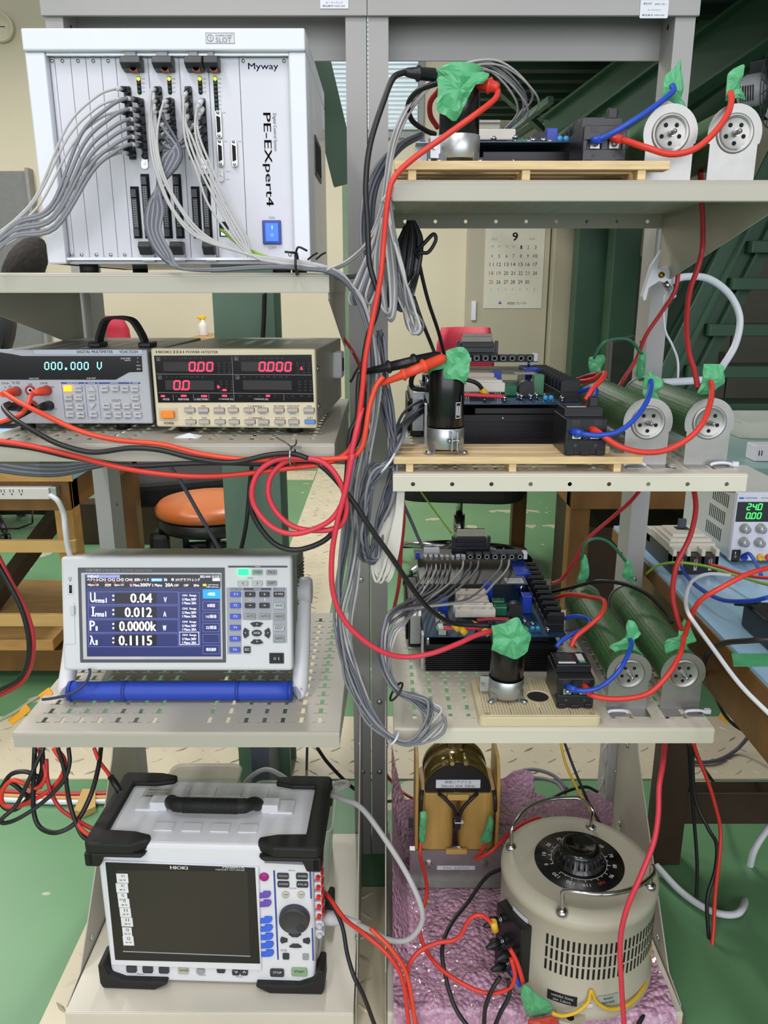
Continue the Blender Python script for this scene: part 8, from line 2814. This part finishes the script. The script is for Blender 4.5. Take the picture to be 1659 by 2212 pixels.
pc('black_cable', 'thick black cable sagging from the bench edge past the resistors', [(1690, 1380, .9), (1620, 1384, .92), (1560, 1390, .98), (1530, 1410, 1.05), (1520, 1440, 1.1), (1525, 1468, 1.25), (1542, 1500, 1.45), (1570, 1550, 1.5), (1610, 1580, 1.52), (1690, 1605, 1.55)], .0048, BLKC)
pc('plug_cable', 'black plug cord lying beside the adapter on the bench', [(1588, 1303, 1.12), (1605, 1304, 1.11), (1625, 1300, 1.1), (1640, 1300, 1.09)], .005, BLKC)
pc('white_cable', 'white cable tail with yellow tag under the bench edge', [(1572, 1550, 1.7), (1610, 1568, 1.65), (1660, 1600, 1.6)], .006, WHTC)
build(MB().bar(P(1555, 1544, 1.7), P(1575, 1556, 1.69), .02, .006, up=(0, -1, .3)), 'cable_tag', M('tag_yellow', 'f0ab2a'), None, 'yellow tag on the white cable tail past the lowest shelf', 'tag')
pc('grey_cable', 'dark cable curving over the tread plate to the bench', [PZ(1460, 1645, .012), PZ(1540, 1645, .012), PZ(1590, 1620, .015), P(1625, 1580, 1.75), P(1640, 1560, 1.72)], .006, GRD)
# hanging past the lower right
pc('red_cable', 'long red cable falling from the lowest shelf over the transformer', [(1438, 1590, 1.05), (1432, 1650, 1.0), (1424, 1700, .97), (1422, 1760, .95), (1412, 1820, .93), (1385, 1890, .91), (1355, 1960, .90), (1340, 2030, .90), (1342, 2120, .90), (1350, 2240, .90)], .0048, ROSE)
pc('black_cable', 'straight black cable falling behind the outer end of the lowest shelf', [(1487, 1600, 1.3), (1492, 1680, 1.3), (1500, 1780, 1.29), (1506, 1880, 1.27), (1500, 1980, 1.25), (1490, 2060, 1.23), (1485, 2118, 1.22), (1460, 2085, 1.24), (1420, 2055, 1.26)], .0042, BLKC)
pc('black_cable', 'wavy black cable beside the long straight one', [(1500, 1600, 1.28), (1496, 1650, 1.28), (1503, 1730, 1.27), (1530, 1790, 1.25), (1548, 1825, 1.24), (1545, 1880, 1.22), (1528, 1940, 1.2), (1530, 2010, 1.18), (1538, 2080, 1.16), (1530, 2150, 1.13), (1498, 2195, 1.1)], .0045, BLKC)
pc('red_cable', 'wavy orange red cable hanging clear of the lowest shelf', [(1496, 1600, 1.27), (1510, 1640, 1.27), (1530, 1690, 1.26), (1545, 1740, 1.25), (1556, 1790, 1.24), (1554, 1850, 1.22), (1545, 1930, 1.2), (1540, 2020, 1.17), (1530, 2090, 1.14), (1495, 2180, 1.08)], .0045, RED)
pc('black_cable', 'short black cable with pale end behind the hanging cables', [(1492, 1612, 1.5), (1520, 1660, 1.55), (1545, 1695, 1.58)], .005, BLKC)
pc('white_cable', 'thick white cable lying on the green floor past the rack foot', [PZ(1418, 1870, .02), PZ(1470, 1925, .012), PZ(1530, 1965, .012), PZ(1580, 1976, .012), PZ(1605, 1960, .014), P(1615, 1910, 1.36), P(1628, 1840, 1.36), P(1665, 1780, 1.38)], .0085, WHTC)
pc('red_cable', 'red cable running down the outer corner of the bubble wrap', [(1412, 2020, 1.15), (1425, 2060, 1.1), (1445, 2120, 1.04), (1465, 2180, .99), (1475, 2240, .96)], .0042, ROSE)
pc('black_cable', 'black cable beside the transformer on the bubble wrap', [(1408, 1985, 1.18), (1418, 2040, 1.13), (1416, 2110, 1.05), (1395, 2180, .98), (1370, 2230, .95)], .0042, BLKC)
pc('yellow_wire', 'yellow wire curled round the foot of the transformer', [(1405, 2040, 1.1), (1405, 2080, 1.06), (1392, 2130, 1.0), (1360, 2168, .965), (1320, 2180, .953), (1290, 2165, .953), (1277, 2140, .953), (1270, 2165, .95), (1245, 2186, .945), (1215, 2194, .942), (1192, 2188, .942)], .0036, YELC)
# reactor and transformer leads
pc('red_cable', 'red cable from the reactor sweeping over the bubble wrap to the terminals', [(909, 1818, 1.235), (908, 1850, 1.22), (918, 1890, 1.18), (922, 1930, 1.14), (910, 1975, 1.1), (908, 2020, 1.05), (925, 2060, 1.01), (955, 2095, .985), (1000, 2125, .965), (1050, 2145, .955), (1095, 2138, .95), (1112, 2110, .95), (1104, 2070, .955)], .0042, RED)
pc('red_cable', 'red cable doubling back from the reactor behind the transformer handle', [(1050, 1822, 1.235), (1040, 1840, 1.225), (1028, 1855, 1.215), (1060, 1840, 1.20), (1090, 1810, 1.22), (1120, 1785, 1.25), (1160, 1768, 1.28), (1165, 1775, 1.28), (1120, 1795, 1.25), (1085, 1812, 1.22)], .0042, RED)
pc('red_cable', 'red cable with yellow crimp on the uppermost transformer terminal', [(1068, 2010, .985), (1062, 1995, .985), (1040, 1977, .985), (1015, 1985, .985), (995, 2020, .985), (975, 2032, .985), (940, 2038, .985), (900, 2060, .975), (880, 2100, .965), (888, 2160, .95), (905, 2240, .94)], .0042, RED)
build(MB().tube([P(1065, 1990, .985), P(1070, 2010, .985)], .0056, 10), 'crimp_sleeve', YELC, None, 'yellow crimp sleeve on the uppermost transformer terminal', 'crimp sleeve')
pc('red_cable', 'short red cable dropping from the transformer terminals to the tape', [(1102, 2050, .96), (1115, 2075, .955), (1125, 2105, .95), (1130, 2125, .948)], .0042, RED)
pc('blue_cable', 'short blue cable beside the red one at the transformer terminals', [(1105, 2095, .955), (1115, 2115, .95), (1122, 2130, .948)], .0038, BLUEC)
pc('black_cable', 'black cable in a long curve over the bubble wrap from the reactor', [(1085, 1876, 1.16), (1050, 1895, 1.14), (1010, 1950, 1.1), (975, 1995, 1.06), (955, 2050, 1.01), (965, 2120, .975), (985, 2180, .95), (1020, 2230, .93)], .0042, BLKC)
pc('black_cable', 'black cable dropping from the lower transformer terminals', [(1080, 2110, .955), (1062, 2140, .948), (1048, 2180, .942), (1045, 2240, .935)], .0042, BLKC)
pc('black_cable', 'second black cable beside it from the lower terminals', [(1098, 2115, .953), (1100, 2150, .947), (1080, 2190, .94), (1060, 2240, .935)], .0042, BLKC)
pc('black_cable', 'black cable running behind the reactor to the rear of the transformer', [(800, 1735, 1.6), (860, 1730, 1.45), (900, 1738, 1.42), (1080, 1780, 1.36), (1140, 1765, 1.37), (1200, 1720, 1.39), (1260, 1700, 1.42), (1290, 1710, 1.44)], .0042, BLKC)
pc('yellow_wire', 'yellow wire hanging from the lowest shelf behind the transformer', [(1210, 1600, 1.38), (1222, 1650, 1.36), (1250, 1710, 1.33), (1275, 1750, 1.3), (1286, 1785, 1.28)], .0034, YELC)
pc('black_cable', 'black cable hanging beside the yellow wire behind the transformer', [(1218, 1600, 1.39), (1240, 1660, 1.37), (1270, 1730, 1.33), (1300, 1785, 1.28)], .0034, BLKC)
for i, p in enumerate(([(1085, 1700, 1.5), (1110, 1672, 1.5), (1150, 1662, 1.5), (1195, 1675, 1.48), (1225, 1705, 1.45)], [(1088, 1722, 1.48), (1110, 1690, 1.48), (1150, 1680, 1.48), (1200, 1690, 1.46), (1222, 1715, 1.43)])):
    pc('grey_cable', '%s grey cord arching over the floor behind the reactor' % ('upper', 'lower')[i], p, .005, GRC)
pc('grey_cable', 'thin grey cord hanging under the lowest shelf by the tread plate', [(1312, 1605, 1.42), (1300, 1630, 1.42), (1308, 1665, 1.42), (1295, 1710, 1.42)], .0032, GRL)
pc('red_cable', 'dark red cable passing behind the reactor and posts', [(815, 1620, 1.55), (830, 1665, 1.5), (862, 1705, 1.48), (900, 1730, 1.44)], .004, DRED)
flush_text()
